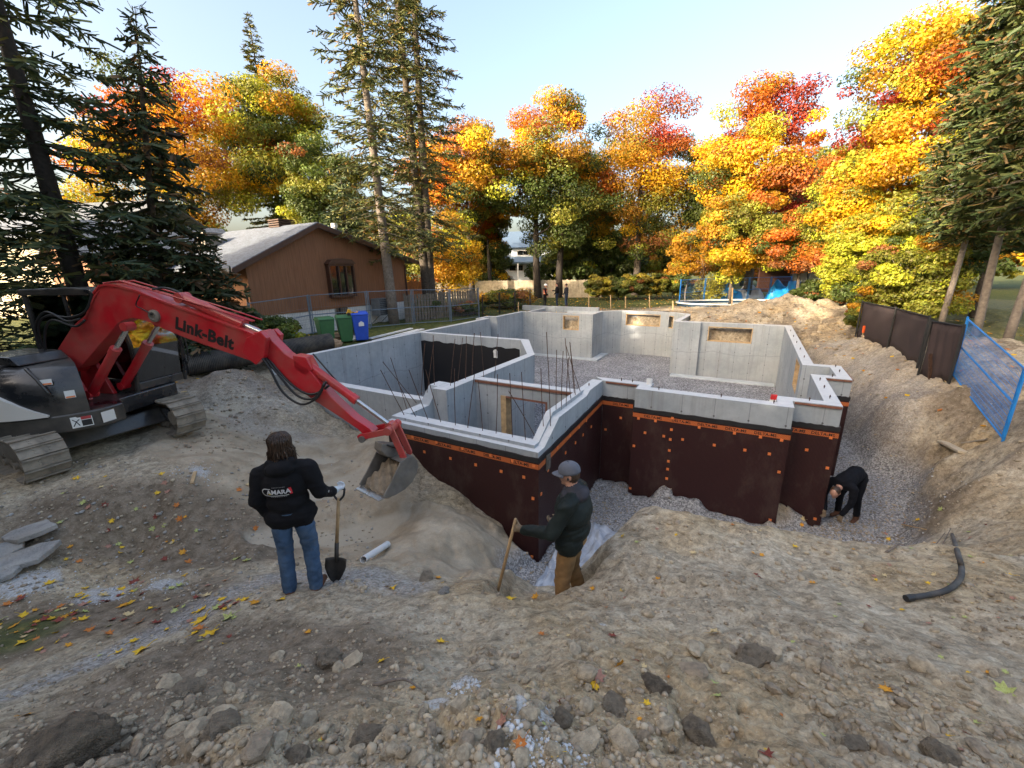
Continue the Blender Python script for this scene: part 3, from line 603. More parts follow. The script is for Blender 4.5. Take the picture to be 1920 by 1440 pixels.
# reinforcing rods
z1 = lambda a, b: (500+a/4.8, 560+b/4.8)
z2 = lambda a, b: (860+a/4.8, 560+b/4.8)
RB = [(z1(1250,1070), z1(1025,640), ZL), (z1(1320,905), z1(1045,568), -.3), (z1(1250,955), z1(1115,530), ZL), (z1(1355,1085), z1(1185,760), ZL), (z1(1460,1110), z1(1280,640), ZL), (z1(1575,1135), z1(1430,640), ZL), (z1(1700,1165), z1(1690,630), ZL), (z1(1805,1185), z1(1870,680), ZL),
      (z1(1395,820), z1(1425,400), 0), (z1(1450,800), z1(1500,420), 0), (z1(1510,775), z1(1500,330), 0), (z1(1655,780), z1(1695,360), 0), (z1(1720,745), z1(1765,350), 0), (z1(1790,720), z1(1797,335), 0), (z1(1850,690), z1(1870,310), 0),
      (z2(80,1190), z2(140,700), ZL), (z2(218,1215), z2(175,730), ZL), (z2(335,1240), z2(350,680), ZL), (z2(485,1275), z2(460,670), ZL), (z2(603,1300), z2(565,660), ZL), (z2(710,1280), z2(450,830), ZL), (z2(765,1180), z2(740,625), -.25), (z2(825,1090), z2(790,300), -.05), (z2(877,1005), z2(882,460), -.02), (z2(925,965), z2(940,470), 0), (z2(968,935), z2(990,530), 0), (z2(1010,900), z2(958,355), 0), (z2(1050,865), z2(1000,390), 0), (z2(1095,835), z2(965,420), 0), (z2(1040,850), z2(1000,395), 0),
      (z2(225,690), z2(195,300), 0), (z2(325,700), z2(355,320), 0), (z2(60,720), z2(70,340), 0), (z2(120,690), z2(140,310), 0), (z2(0,690), z2(38,350), 0)]
for b, t, z in RB:
    a = W(b[0], b[1], z); e = WY(t[0], t[1], a.y); d = (a-e).normalized()
    MB().tube([e, e.lerp(a, .5)+Vector((rnd.uniform(-.01, .01), 0, 0)), a+d*.12], .0075, 6).build('reinforcing_rod', MAT['rust'], FND, world=True)
# anchor bolts along the wall tops
bolt = MB().tube([(0, 0, -.05), (0, 0, .07)], .009, 6).tube([(0, 0, .035), (0, 0, .05)], .017, 6).mesh('anchor_bolt')
for u, v in [(-1.5, 8.97), (-.3, 8.97), (.6, 8.97), (1.2, 9.45), (1.56, 9.8), (1.56, 10.6), (1.56, 11.3), (1.85, 11.8), (2.06, 12.4), (2.06, 13.0), (1.48, 14), (1.48, 15.3), (1.48, 16.6), (1.48, 18), (1.48, 19.5), (-2.4, 9.33), (-2.15, 9.33), (-2.93, 8.6)]:
    o = link('anchor_bolt', bolt, MAT['rust'], FND); o.location = (u, v, 0)
# gravel bed inside
mb = MB(); mb.poly([(*p, -2.58) for p in INN]); bm_me = mb.mesh('gravel_floor')
o = link('gravel_floor', bm_me, MAT['gravel']); o.rotation_euler = (0, 0, AL); tag(o, kind='structure')
# low rear footing walls with a row of rods, behind the main walls
LOWF = thing('rear_footing_wall', 'low pale concrete footing wall behind the far end of the foundation', 'footing wall', B(-11, 26, -.3), AL)
MB().box((-2.9, 0, -.2), (2.6, .22, .36)).build('concrete_wall', MAT['concrete'], LOWF)
MB().box((-1.3, -2.4, -.2), (-1.1, -.001, .22)).build('concrete_wall', MAT['concrete'], LOWF)
MB().box((.6, -.3, -.1), (5.4, -.02, .12)).build('concrete_slab', MAT['concrete_top'], LOWF)
for i in range(26):
    x = .3+i*.2; MB().tube([(x, .3+rnd.uniform(-.2, .5), -.2), (x+rnd.uniform(-.06, .06), .3, .55+rnd.uniform(-.1, .25))], .008, 5).build('reinforcing_rod', MAT['rust'], LOWF)
# ------------------------------------------------------------------ trees
def leaf_mat(name, trans=0.35, rough=0.6):
    t = NT(name); c = t.n('VertexColor', layer_name='col').outputs[0]
    d = t.n('BsdfDiffuse'); t.l(c, d.inputs[0]); tr = t.n('BsdfTranslucent'); t.l(t.mix(1.0, c, (1.0, 0.95, 0.6), 'MULTIPLY'), tr.inputs[0])
    m = t.n('MixShader'); m.inputs[0].default_value = trans; t.l(d.outputs[0], m.inputs[1]); t.l(tr.outputs[0], m.inputs[2])
    g = t.n('BsdfGlossy'); g.inputs['Roughness'].default_value = rough; g.inputs[0].default_value = (1, 1, 1, 1)
    m2 = t.n('MixShader'); m2.inputs[0].default_value = 0.025; t.l(m.outputs[0], m2.inputs[1]); t.l(g.outputs[0], m2.inputs[2])
    t.l(m2.outputs[0], t.out.inputs[0]); return t.m
MAT['leaf'] = leaf_mat('autumn_leaf'); MAT['needle'] = leaf_mat('needles', 0.12)
MAT['bark'] = plain('grey_brown_bark', (0.10, 0.08, 0.062), 0.9, var=0.5, scale=12, bump=0.6, bdist=0.02)
MAT['bark_dark'] = plain('dark_bark', (0.045, 0.036, 0.03), 0.9, var=0.5, scale=12, bump=0.6, bdist=0.02)
MAT['bark_pale'] = plain('pale_grey_bark', (0.21, 0.175, 0.145), 0.9, var=0.4, scale=10, bump=0.5, bdist=0.02)
YEL = (.62, .385, .012); GOLD = (.50, .255, .012); ORA = (.48, .135, .012); RED = (.36, .045, .018); GRN = (.075, .105, .018); OLI = (.22, .22, .025); LIM = (.42, .42, .03); RUST = (.28, .11, .03)
def quads(c, ax, ay):
    """one quad per centre with half axes ax, ay"""
    n = len(c); v = np.stack([c-ax-ay, c+ax-ay*.6, c+ax+ay, c-ax+ay*.7], 1).reshape(-1, 3)
    return v, np.arange(n*4).reshape(n, 4)
def rand_unit(n, R):
    v = R.normal(size=(n, 3)); return v/np.linalg.norm(v, axis=1, keepdims=True)
def leaf_cloud(R, cen, rad, cols, per, size, flat=.75, out_bias=.6):
    """clumps at cen with radii rad (n,3); cols (n,3); about per leaves each"""
    P = []; C = []; NN = []
    for c, r, col, k in zip(cen, rad, cols, per):
        d = rand_unit(k, R); rr = R.random(k)**.30; p = c+d*r*rr[:, None]
        P.append(p); NN.append(d*out_bias+rand_unit(k, R)*.55+np.array([0, 0, .35]))
        v = R.normal(1, .20, (k, 1))*np.ones((1, 3)); v[:, 1] *= R.normal(1, .10, k); C.append(np.clip(col*v, .004, .95))
    P = np.concatenate(P); NN = np.concatenate(NN); C = np.concatenate(C); NN /= np.linalg.norm(NN, axis=1, keepdims=True)
    t = np.cross(NN, rand_unit(len(P), R)); t /= np.linalg.norm(t, axis=1, keepdims=True); b = np.cross(NN, t)
    s = size*.70*R.uniform(.6, 1.25, (len(P), 1)); ax, ay = t*s*.5, b*s*.5; v = np.stack([P-ax*.9-ay*.7, P+ax-ay*.5, P-ax*.1+ay*1.05], 1).reshape(-1, 3)
    return v, np.arange(len(P)*3).reshape(-1, 3), np.repeat(C, 3, 0)
def pick(R, pal, n, fld=None):
    w = np.array([p[1] for p in pal], float); w /= w.sum(); cs = np.array([p[0] for p in pal])
    if fld is None: return cs[R.choice(len(pal), n, p=w)]
    return cs[np.searchsorted(np.cumsum(w), np.clip(fld, 0, .999))]
def broadleaf(name, label, loc, c0, c1, zc, pal, seed, leaves=9000, size=.26, trunk_r=.22, nclump=70, bark='bark', group=None, cat='tree', clump=.17, shape=1.0, limb=True, lean=(0, 0), trunks=None, fill=1.0):
    """crown between heights c0 and c1 with horizontal radius zc"""
    R = np.random.default_rng(seed); t = thing(name, label, cat, loc, 0, group); H = c1-c0
    # clump centres fill an egg-shaped crown, more of them near its surface
    n = int(nclump*1.7); d = rand_unit(n, R); rr = (.30+.70*R.random(n)**.55)*(1+.42*(vnoise(d[:, 0]*1.7+seed*1.3, d[:, 1]*1.7+d[:, 2]*2.1+seed)-.5)*1.6); p = d*rr[:, None]; hz_ = np.sqrt(np.clip(1-d[:, 2]**2, .06, 1)); p[:, :2] *= (np.minimum(1, hz_*1.5)/hz_)[:, None]**.8; p[:, 2] = np.clip(p[:, 2]*.5+.5, .02, 1.02)
    wid = np.sin(np.clip(p[:, 2], .02, .98)**(.8*shape)*math.pi)**.25
    cen = np.c_[p[:, 0]*zc*wid*1.0, p[:, 1]*zc*wid*1.0, c0+H*(.06+.86*p[:, 2])]
    cen[:, 0] += lean[0]*p[:, 2]; cen[:, 1] += lean[1]*p[:, 2]
    base = .74*clump*(zc*1.3+H*.35); rad = base*R.uniform(.5, 1.45, (n, 1))*np.array([[1.15, 1.15, .62]])
    if callable(pal): cols = np.array([pal(q, R) for q in np.c_[p[:, :2], p[:, 2]]])
    else:
        f = (vnoise(cen[:, 0]/zc*1.3+seed*3.1, cen[:, 2]/H*3+seed)-.5)*1.7+.5+R.normal(0, .13, n)
        cols = pick(R, pal, n, f)
    cols = cols*R.lognormal(0, .20, (n, 1)); mixm = R.random(n) < .17; cols[mixm] = np.array([OLI, GRN, GRN, LIM, RUST])[R.integers(5, size=mixm.sum())]; rad = rad*.9
    k = np.maximum(8, (2.9*leaves/n*(rad[:, 0]/base/.9)**2)).astype(int)
    v, fc, col = leaf_cloud(R, cen, rad, cols, k, size)
    link('crown', np_mesh('crown', v, fc, False, col), MAT['leaf'], t)
    rb = random.Random(seed)
    for k_, (tx, ty) in enumerate(trunks or [(0, 0)]):
        mb = MB(); top = Vector((lean[0]*.7+tx*1.6, lean[1]*.7+ty*1.6, c0+H*.72)); b0 = Vector((tx, ty, -.25))
        pts = [b0, b0.lerp(top, .2)+Vector((rb.uniform(-.1, .1), rb.uniform(-.1, .1), 0)), b0.lerp(top, .55)+Vector((rb.uniform(-.25, .25), rb.uniform(-.2, .2), 0)), top]
        mb.tube(pts, [trunk_r*1.25, trunk_r, trunk_r*.62, trunk_r*.15], 9)
        tr = mb.build('trunk', MAT[bark], t, smooth=True, fix=False)
        if limb:
            for i in range(9):
                f = .28+.6*i/9; a = pts[1].lerp(top, f); g = rb.uniform(0, 6.28); L = zc*(.85-.5*f)*rb.uniform(.7, 1.1)
                e = a+Vector((math.cos(g)*L, math.sin(g)*L, L*rb.uniform(.5, 1.0))); m = a.lerp(e, .5)+Vector((0, 0, -.08*L))
                MB().tube([a, m, e], [trunk_r*.38*(1-.5*f), trunk_r*.22*(1-.4*f), .012], 5).build('limb', MAT[bark], tr, smooth=True, fix=False)
    return t
def conifer(name, label, loc, h, r, seed, crown0=1.5, pal=None, dens=1.0, trunk_r=.2, size=.5, bark='bark', group=None, power=.8, droop=.25, tops=None, width=.34, up=0.0, gaps=.0, cat='tree', bend=0, bare=True, thin=1.0):
    R = np.random.default_rng(seed); rb = random.Random(seed); t = thing(name, label, cat, loc, 0, group)
    pal = pal or [((.030, .048, .022), 3), ((.055, .072, .026), 2), ((.09, .085, .03), 1)]
    for ti, (ox, oy, tx, ty, hh) in enumerate(tops or [(0, 0, 0, 0, h)]):
        pts = [Vector((ox, oy, -.25)), Vector((ox+.3*(tx-ox)+bend*.5, oy+.3*(ty-oy), hh*.3)), Vector((ox+.7*(tx-ox)-bend*.3, oy+.7*(ty-oy), hh*.7)), Vector((tx, ty, hh))]
        tr = MB().tube(spline(pts, 4), [trunk_r*(1.2-1.15*i/12) for i in range(13)], 8).build('trunk', MAT[bark], t, smooth=True, fix=False)
        cen, AX, AY, CO = [], [], [], []; tw = MB(); z = crown0; prev = None
        while z < hh-.15:
            f = (z-crown0)/(hh-crown0); L0 = r*((1-f)**power)*(.35+.65*min(1, (f+.02)/.10) if f < .1 else 1)+.12
            nb = max(3, int((4.5+2.0*(1-f))*dens))
            off = rb.uniform(0, 6.28)
            for b in range(nb):
                if rb.random() < gaps*(.5+math.sin(z*1.9+seed)+.2*math.sin(z*5)): continue
                g = off+6.28*b/nb+rb.uniform(-.35, .35); L = L0*rb.uniform(.65, 1.12); zz = z+rb.uniform(-.22, .22)
                tq = min(1, max(0, zz/hh)); cx, cy = ox+(tx-ox)*tq, oy+(ty-oy)*tq
                dx, dy = math.cos(g), math.sin(g); m = max(5, int(L/.075*thin)); s = (np.arange(m)+.5)/m
                zs = zz+L*(up*s-droop*s+droop*.55*s**2*(.4+f)); xs = cx+dx*L*s; ys = cy+dy*L*s
                if L > .7 and bare:
                    tw.tube([(cx, cy, zz), (cx+dx*L*.5, cy+dy*L*.5, zz+L*(up*.5-droop*.5+droop*.13)), (xs[-1], ys[-1], zs[-1])], [.012+.01*L*.5, .01, .004], 3, cap=False)
                for side in (-1, 1):
                    keep = R.random(m) < (.30+.70*s)*(.9 if f > .15 else .7)
                    k = keep.sum()
                    if not k: continue
                    s_ = s[keep]; ln = (.12+.36*size*(1-s_*.5))*min(1, L/1.4+.35)*R.uniform(.6, 1.2, k)
                    ca = np.cos(.9*side+R.normal(0, .25, k)); sa = np.sin(.9*side+R.normal(0, .25, k))
                    ux = dx*ca-dy*sa; uy = dx*sa+dy*ca; uz = -droop*R.uniform(.3, 1.5, k)+.05
                    c = np.c_[xs[keep]+ux*ln*.5, ys[keep]+uy*ln*.5, zs[keep]+uz*ln*.5]; a = np.c_[ux*ln*.55, uy*ln*.55, uz*ln*.55]
                    w = width*.17*min(1, L/1.4+.4)
                    for rep in range(2):
                        jit = R.normal(0, .05, (k, 3)); aa = a*(.85+.3*R.random((k, 1)))+jit*.8
                        nrm = np.cross(aa, R.normal(0, 1.0, (k, 3))+np.array([0, 0, .5])); nrm /= np.linalg.norm(nrm, axis=1, keepdims=True)+1e-9
                        cen.append(c+jit); AX.append(aa); AY.append(nrm*w*R.uniform(.6, 1.3, (k, 1))*.5)
                    cc = np.array([q[0] for q in pal])[R.choice(len(pal), k, p=np.array([q[1] for q in pal])/sum(q[1] for q in pal))]; cc = cc*R.normal(1, .22, (k, 1)); CO.append(cc); CO.append(cc*R.normal(1, .15, (k, 1)))
            z += rb.uniform(.26, .42)/max(.6, dens)*(1.0 if hh > 8 else .6)
        cen = np.concatenate(cen); v, fc = quads(cen, np.concatenate(AX), np.concatenate(AY)); col = np.repeat(np.clip(np.concatenate(CO), .004, .9), 4, 0)
        link('crown', np_mesh('crown', v, fc, False, col), MAT['needle'], t)
        if tw.v:
            o = tw.build('branches', MAT[bark], tr, fix=False); o['kind'] = 'stuff'
    return t
def pxbox(x0, x1, y0, y1, Y):
    """crown seen between these pixels at distance Y: ground point, crown bottom, top and radius"""
    a = WY(x0, (y0+y1)/2, Y); b = WY(x1, (y0+y1)/2, Y); xm = (a.x+b.x)/2; top = WY((x0+x1)/2, y0, Y).z; bot = WY((x0+x1)/2, y1, Y).z
    g = gz(xm, Y); return Vector((xm, Y, g)), bot-g, top-g, (b.x-a.x)/2
G1 = 'maples in autumn colour behind the site'
def mk(name, label, box, pal, seed, **k):
    loc, c0, c1, r = pxbox(*box); return broadleaf(name, label, loc, max(.3, c0), c1, r, pal, seed, group=k.pop('group', G1), **k)
def pal_red_right(q, R):
    f = .5*q[0]+.25*math.sin(q[2]*9)+R.normal(0, .2)
    return np.array(RED if f > .18 else ORA if f > -.02 else YEL if R.random() < .75 else GOLD)
def pal_top(top, mid, low, cut=(.62, .4)):
    def fn(q, R):
        z = q[2]+R.normal(0, .13); s = top if z > cut[0] else mid if z > cut[1] else low
        return np.array(s[R.integers(len(s))])
    return fn
mk('maple_tree', 'orange red maple behind the brown house, seen through the slim dark cedar', (195, 478, 105, 430, 38), pal_top([RED, ORA, ORA], [ORA, GOLD, LIM, GOLD], [YEL, LIM, OLI, GOLD], (.74, .45)), 21, leaves=15000, size=.30, trunk_r=.3)
mk('maple_tree', 'yellow green maple above the ridge of the brown house', (425, 612, 112, 420, 42), pal_top([GOLD, OLI, LIM], [OLI, GRN, LIM], [GRN, LIM, OLI, YEL], (.72, .4)), 22, leaves=12000, size=.30, trunk_r=.28)
mk('maple_tree', 'rounded green tree between the yellow green maple and the first tall spruce', (540, 690, 250, 480, 36), [(GRN, 6), (OLI, 2)], 23, leaves=10000, size=.26, group=None)
mk('maple_tree', 'orange maple directly right of the twin trunked spruce', (775, 975, 200, 440, 40), pal_top([ORA, GOLD, RUST], [ORA, GOLD, YEL, OLI], [ORA, GRN, GOLD, OLI], (.7, .35)), 24, leaves=13000, size=.28, trunk_r=.26)
mk('maple_tree', 'tall maple with golden top and green skirts over the far white house', (945, 1122, 165, 490, 42), pal_top([GOLD, YEL, ORA], [GOLD, GRN, OLI, GRN], [GRN, GRN, OLI], (.66, .52)), 25, leaves=15000, size=.28, trunk_r=.34, bark='bark_dark', trunks=[(-1.2, 0), (.9, .4)])
mk('maple_tree', 'orange and red topped maple behind the clipped hedge', (1100, 1308, 168, 500, 44), lambda q, R: np.array([RED, ORA, ORA][R.integers(3)] if (q[0] > .1 and q[2] > .6) else [GOLD, ORA, YEL][R.integers(3)] if q[2] > .38 else [GOLD, YEL, OLI, GRN][R.integers(4)]), 26, leaves=15000, size=.28, trunk_r=.34)
mk('maple_tree', 'tall yellow maple with a bright red right flank', (1335, 1530, 136, 470, 35), pal_red_right, 27, leaves=17000, size=.26, trunk_r=.3, nclump=90)
mk('maple_tree', 'dark green tree close behind the red flanked maple on its left', (1298, 1372, 225, 470, 40), [(GRN, 6), (RUST, 2), (OLI, 2)], 28, leaves=7000, size=.26, group=None)
mk('maple_tree', 'dark green rounded tree between the red flanked maple and the huge yellow maple', (1470, 1612, 222, 480, 44), [(GRN, 8), (OLI, 2), (RUST, 1)], 29, leaves=10000, size=.28, group=None)
mk('maple_tree', 'huge bright yellow maple behind the dark mesh fence', (1592, 1935, -70, 500, 23), lambda q, R: np.array([ORA, RED, GOLD, YEL][R.integers(4)] if (.45 < q[2] < .75 and R.random() < .55) else [YEL, YEL, GOLD, LIM][R.integers(4)] if q[2] > .3 else [LIM, YEL, GOLD, OLI][R.integers(4)]), 30, leaves=25000, size=.21, trunk_r=.3, nclump=150, clump=.12, bark='bark_pale')
mk('maple_tree', 'rounded yellow tree in front of the huge yellow maple on the pool side', (1540, 1690, 235, 530, 25.5), [(YEL, 4), (LIM, 2), (GOLD, 2), (ORA, 1)], 38, leaves=11000, size=.2, trunk_r=.14)
mk('maple_tree', 'olive and gold tree filling the gap left of the golden topped maple', (878, 952, 255, 500, 46), [(OLI, 3), (GRN, 3), (GOLD, 2), (ORA, 1)], 39, leaves=9000, size=.3, trunk_r=.2)
mk('maple_tree', 'dark green tree between the golden topped maple and the orange and red topped maple', (1055, 1165, 265, 505, 48), [(GRN, 5), (OLI, 3), (GOLD, 1)], 40, leaves=9000, size=.3, trunk_r=.2)
mk('young_maple', 'low golden tree beside the swimming pool fence', (1318, 1450, 330, 535, 32), [(YEL, 4), (GOLD, 4), (ORA, 1), (OLI, 1)], 31, leaves=9000, size=.22, trunk_r=.12)
mk('young_maple', 'low orange and green tree behind the dirt heap', (1415, 1610, 385, 512, 30), [(GRN, 2), (OLI, 3), (ORA, 3), (LIM, 2)], 32, leaves=10000, size=.2, trunk_r=.12)
mk('young_maple', 'lime and gold sapling behind the far end of the dark mesh fence', (1555, 1690, 400, 585, 21), [(LIM, 4), (YEL, 3), (OLI, 3), (GOLD, 2)], 33, leaves=9000, size=.17, trunk_r=.07, bark='bark_pale')
mk('young_maple', 'olive and gold sapling with pale stems overhanging the dark mesh fence', (1640, 1800, 440, 600, 17), [(OLI, 4), (LIM, 3), (GRN, 2), (GOLD, 1)], 34, leaves=8000, size=.15, trunk_r=.05, bark='bark_pale', trunks=[(0, 0), (.5, .2), (-.4, .1)])
mk('young_maple', 'yellow leaved sapling between the spruce trunks and the board fence', (745, 905, 385, 560, 33), [(YEL, 4), (GOLD, 3), (LIM, 2), (ORA, 1), (OLI, 2)], 35, leaves=9000, size=.2, trunk_r=.1)
mk('young_maple', 'thin sapling with few pale orange leaves near the pool', (1255, 1330, 405, 560, 34), [((.62, .34, .17), 3), (GOLD, 1)], 36, leaves=2600, size=.18, trunk_r=.06, nclump=40, bark='bark_pale')
mk('young_maple', 'small green and yellow tree left of the far white house', (880, 960, 430, 560, 50), [(OLI, 3), (GRN, 3), (YEL, 2)], 37, leaves=4000, size=.3, trunk_r=.12)
SPR = [((.045, .072, .038), 3), ((.08, .11, .045), 3), ((.14, .14, .045), 2)]
SPO = [((.060, .080, .026), 4), ((.11, .12, .032), 4), ((.17, .145, .036), 2.5), ((.20, .11, .03), .8)]
CED = [((.042, .062, .03), 4), ((.08, .09, .036), 2.5), ((.15, .09, .042), 1.2)]
def base_px(px, Y): q = WY(px, 560, Y); return Vector((q.x, Y, gz(q.x, Y)))
conifer('spruce_tree', 'big dark spruce with a thick trunk behind the excavator cab', base_px(152, 12.5), 17.5, 3.0, 41, 1.6, SPR, 1.0, .24, .62, bark='bark_dark', gaps=.28, droop=.30, power=.6)
conifer('cedar_tree', 'slim pointed dark cedar in front of the brown house roof', base_px(277, 13.5), WY(252, 8, 13.5).z-gz(-14, 13.5), 2.3, 42, .5, CED, 1.25, .15, .5, bark='bark', gaps=.12, droop=.42, power=.9, width=.5, tops=[(0, 0, WY(252, 8, 13.5).x-base_px(277, 13.5).x, 0, WY(252, 8, 13.5).z-gz(-14, 13.5))])
conifer('cedar_tree', 'low bushy cedar at the corner of the brown house', base_px(398, 14.2), 4.3, 1.5, 43, .1, CED, 1.3, .08, .42, droop=.35, power=.7, width=.45)
conifer('spruce_tree', 'tall thin spruce with one pale trunk in front of the brown gable', base_px(735, 22.8), 24.0, 2.6, 44, 3.6, SPO, 1.05, .25, .62, bark='bark_pale', gaps=.36, droop=.34, power=.42, tops=[(0, 0, WY(648, -60, 22.8).x-base_px(735, 22.8).x, 0, 24)])
conifer('spruce_tree', 'tall ragged spruce with two trunks rising from one base', base_px(803, 27.0), 27, 3.0, 45, 3.8, SPO, .8, .28, .66, bark='bark', gaps=.34, droop=.34, power=.4, tops=[(0, 0, -.9, 0, 27), (.15, .1, .35, .3, 25.5)])
conifer('spruce_tree', 'far spruce with a thin spire above the yellow green maple', base_px(548, 46), 26, 4.0, 46, 2, SPO, 1.0, .28, .9, gaps=.2, power=.8, width=.6)
conifer('spruce_tree', 'dark spruce at the far left edge behind the excavator', base_px(-60, 11.0), 9.5, 3.0, 47, .6, SPR, 1.1, .16, .6, bark='bark_dark', gaps=.2, power=.7)
conifer('spruce_tree', 'dense green spruce hugging the right end of the brown house', base_px(665, 31), 9.8, 3.0, 48, .6, SPR, 1.1, .16, .7, bark='bark_dark', gaps=.1, power=.6, width=.5)
RCED = [((.05, .075, .022), 4), ((.10, .115, .03), 3), ((.19, .12, .04), 1.2)]
conifer('cedar_tree', 'dark leaning cedar above the dark mesh fence, first from the excavation', base_px(1775, 15.2), 14.5, 1.5, 51, 3.4, RCED, 1.5, .085, .34, bark='bark_pale', droop=.30, power=.32, width=.36, bend=.3, gaps=0, thin=1.35)
conifer('cedar_tree', 'dark cedar with a crooked grey trunk behind the blue fence panel', base_px(1850, 13.2), 13.0, 1.7, 52, 3.6, RCED, 1.5, .10, .34, bark='bark_pale', droop=.32, power=.32, width=.36, bend=-.3, gaps=0, thin=1.35)
conifer('cedar_tree', 'cedar with bare lower branches at the right edge beyond the blue fence', base_px(1912, 11.6), 12.5, 1.8, 53, 3.3, RCED, 1.4, .095, .34, bark='bark_pale', droop=.34, power=.35, width=.36, bend=.25, gaps=0, thin=1.35)
conifer('cedar_tree', 'cedar standing behind the pair of crooked cedars', base_px(1835, 18.0), 15, 2.0, 54, 3.0, RCED, 1.4, .15, .55, bark='bark', droop=.35, power=.4, width=.5)
for i, (px, Y) in enumerate([(1312, 33), (1330, 32.5), (1345, 33)]):
    conifer('dwarf_conifer', ['golden dwarf conifer nearest the hedge', 'tallest golden dwarf conifer behind the pool fence', 'golden dwarf conifer nearest the wooden stake'][i], base_px(px, Y), 1.9+.25*(i == 1), .48, 60+i, .05, [((.36, .32, .04), 3), ((.20, .20, .03), 2)], 1.4, .04, .2, droop=-.5, power=.6, width=.3, bare=False, group='golden dwarf conifers')
HB = [((.10, .12, .02), 3), ((.22, .20, .03), 3), ((.34, .27, .03), 2)]
for i, (x0, x1, y0) in enumerate([(1096, 1148, 512), (1135, 1190, 514), (1175, 1222, 513), (1208, 1256, 511), (1240, 1284, 507)]):
    mk('hedge_shrub', ['clipped yellow green hedge shrub at the end beside the board fence', 'second hedge shrub from the board fence', 'middle shrub of the clipped hedge', 'second hedge shrub from the pool', 'rounded bright yellow hedge shrub nearest the pool'][i], (x0, x1, y0, 566, 38), HB, 70+i, leaves=4500, size=.2, trunk_r=.05, nclump=45, limb=False, group='clipped hedge shrubs', cat='shrub', clump=.2)
for i, (x0, x1, y0, y1, Y, pal, lab) in enumerate([(448, 550, 592, 650, 15.6, [((.09, .13, .03), 3), ((.2, .24, .05), 2)], 'feathery green shrub beside the corrugated pipe'),
        (1560, 1640, 545, 615, 20, [(OLI, 3), (GRN, 3)], 'straggly green shrub beside the dirt heap'), (1500, 1580, 520, 590, 25, [(OLI, 3), (GRN, 4)], 'dark green shrub behind the dirt heap'),
        (770, 830, 560, 600, 25.5, [(GRN, 3), (OLI, 2)], 'low weedy shrub along the metal fence near the bins'), (835, 905, 565, 602, 26.5, [(GRN, 3), (OLI, 2), (RUST, 1)], 'low weedy shrub along the metal fence near the board fence'),
        (890, 1000, 545, 590, 32, [(OLI, 2), (GOLD, 2), (GRN, 2)], 'thicket of yellowing weeds below the back fence'), (830, 885, 470, 545, 42.5, [(YEL, 3), (LIM, 2)], 'bright yellow shrub in front of the back fence'),
        (395, 470, 560, 640, 15, [(GRN, 4), (RUST, 1)], 'dark shrub against the corner of the brown house'),
        (1640, 1720, 545, 620, 18, [(LIM, 2), (OLI, 3), (GRN, 2)], 'leafy green shrub behind the dark mesh fence'), (1590, 1650, 560, 640, 16.5, [(OLI, 2), (GOLD, 2), (GRN, 1)], 'yellowing shrub at the end of the dark mesh fence')]):
    mk('wild_shrub', lab, (x0, x1, y0, y1, Y), pal, 90+i, leaves=2600, size=.13 if Y < 22 else .2, trunk_r=.03, nclump=40, limb=False, group=None, cat='shrub', clump=.2)
# trees beyond the lots
BK = [(30, 52, 'dark', 320), (110, 60, 'mix', 330), (210, 58, 'mix', 345), (330, 62, 'mix', 350), (640, 58, 'dark', 360), (740, 60, 'mix', 380), (840, 66, 'gold', 400), (905, 70, 'mix', 415), (1085, 58, 'dark', 370), (1130, 56, 'dark', 400), (1205, 62, 'mix', 415), (1255, 66, 'dark', 440), (1290, 70, 'gold', 430), (1400, 60, 'gold', 380), (1520, 55, 'dark', 350), (1640, 50, 'gold', 340), (1750, 46, 'mix', 330), (1870, 44, 'gold', 320), (1980, 42, 'mix', 300), (1150, 50, 'dark', 455), (1070, 49, 'dark', 470), (690, 47, 'dark', 440), (620, 46, 'mix', 430)]
BP = {'dark': [(GRN, 6), (OLI, 1)], 'mix': [(GRN, 2), (OLI, 3), (GOLD, 2)], 'gold': [(GOLD, 3), (YEL, 2), (OLI, 2)]}
BN = {'dark': 'dark green tree on the lots beyond, hemmed in by other trees', 'mix': 'mottled olive and gold tree on the lots beyond, hemmed in by other trees', 'gold': 'golden tree on the lots beyond, hemmed in by other trees'}
BL = ['dark green background tree at the far left edge behind the big spruce', 'mottled background tree behind the big spruce trunk', 'mottled background tree between the big spruce and the slim cedar', 'mottled background tree under the orange red maple', 'dark green background tree under the rounded green tree', 'mottled background tree behind the thin pale trunked spruce', 'golden background tree behind the twin trunked spruce', 'mottled background tree left of the far white house', 'dark green background tree right of the far white house', 'dark background tree behind the clipped hedge, near its fence end', 'mottled background tree behind the middle of the clipped hedge', 'dark background tree behind the pool end of the hedge', 'golden background tree behind the pale orange sapling', 'golden background tree behind the red flanked maple', 'dark background tree behind the low orange and green tree', 'golden background tree behind the huge yellow maple', 'mottled background tree behind the cedars by the mesh fence', 'golden background tree behind the crooked cedar trunk', 'mottled background tree at the far right edge', 'low dark background tree directly above the hedge shrubs', 'lowest dark background tree beside the trunk of the golden topped maple', 'dark background tree at the right end of the bungalow roof', 'mottled background tree above the bungalow ridge']
for i, (px, Y, kd, yt) in enumerate(BK):
    w = 70
    mk('background_tree', BL[i], (px-w, px+w, yt, 535, Y), BP[kd], 200+i, leaves=1900, size=.6, trunk_r=.2, nclump=40, limb=False, group='trees on the lots beyond', fill=1)
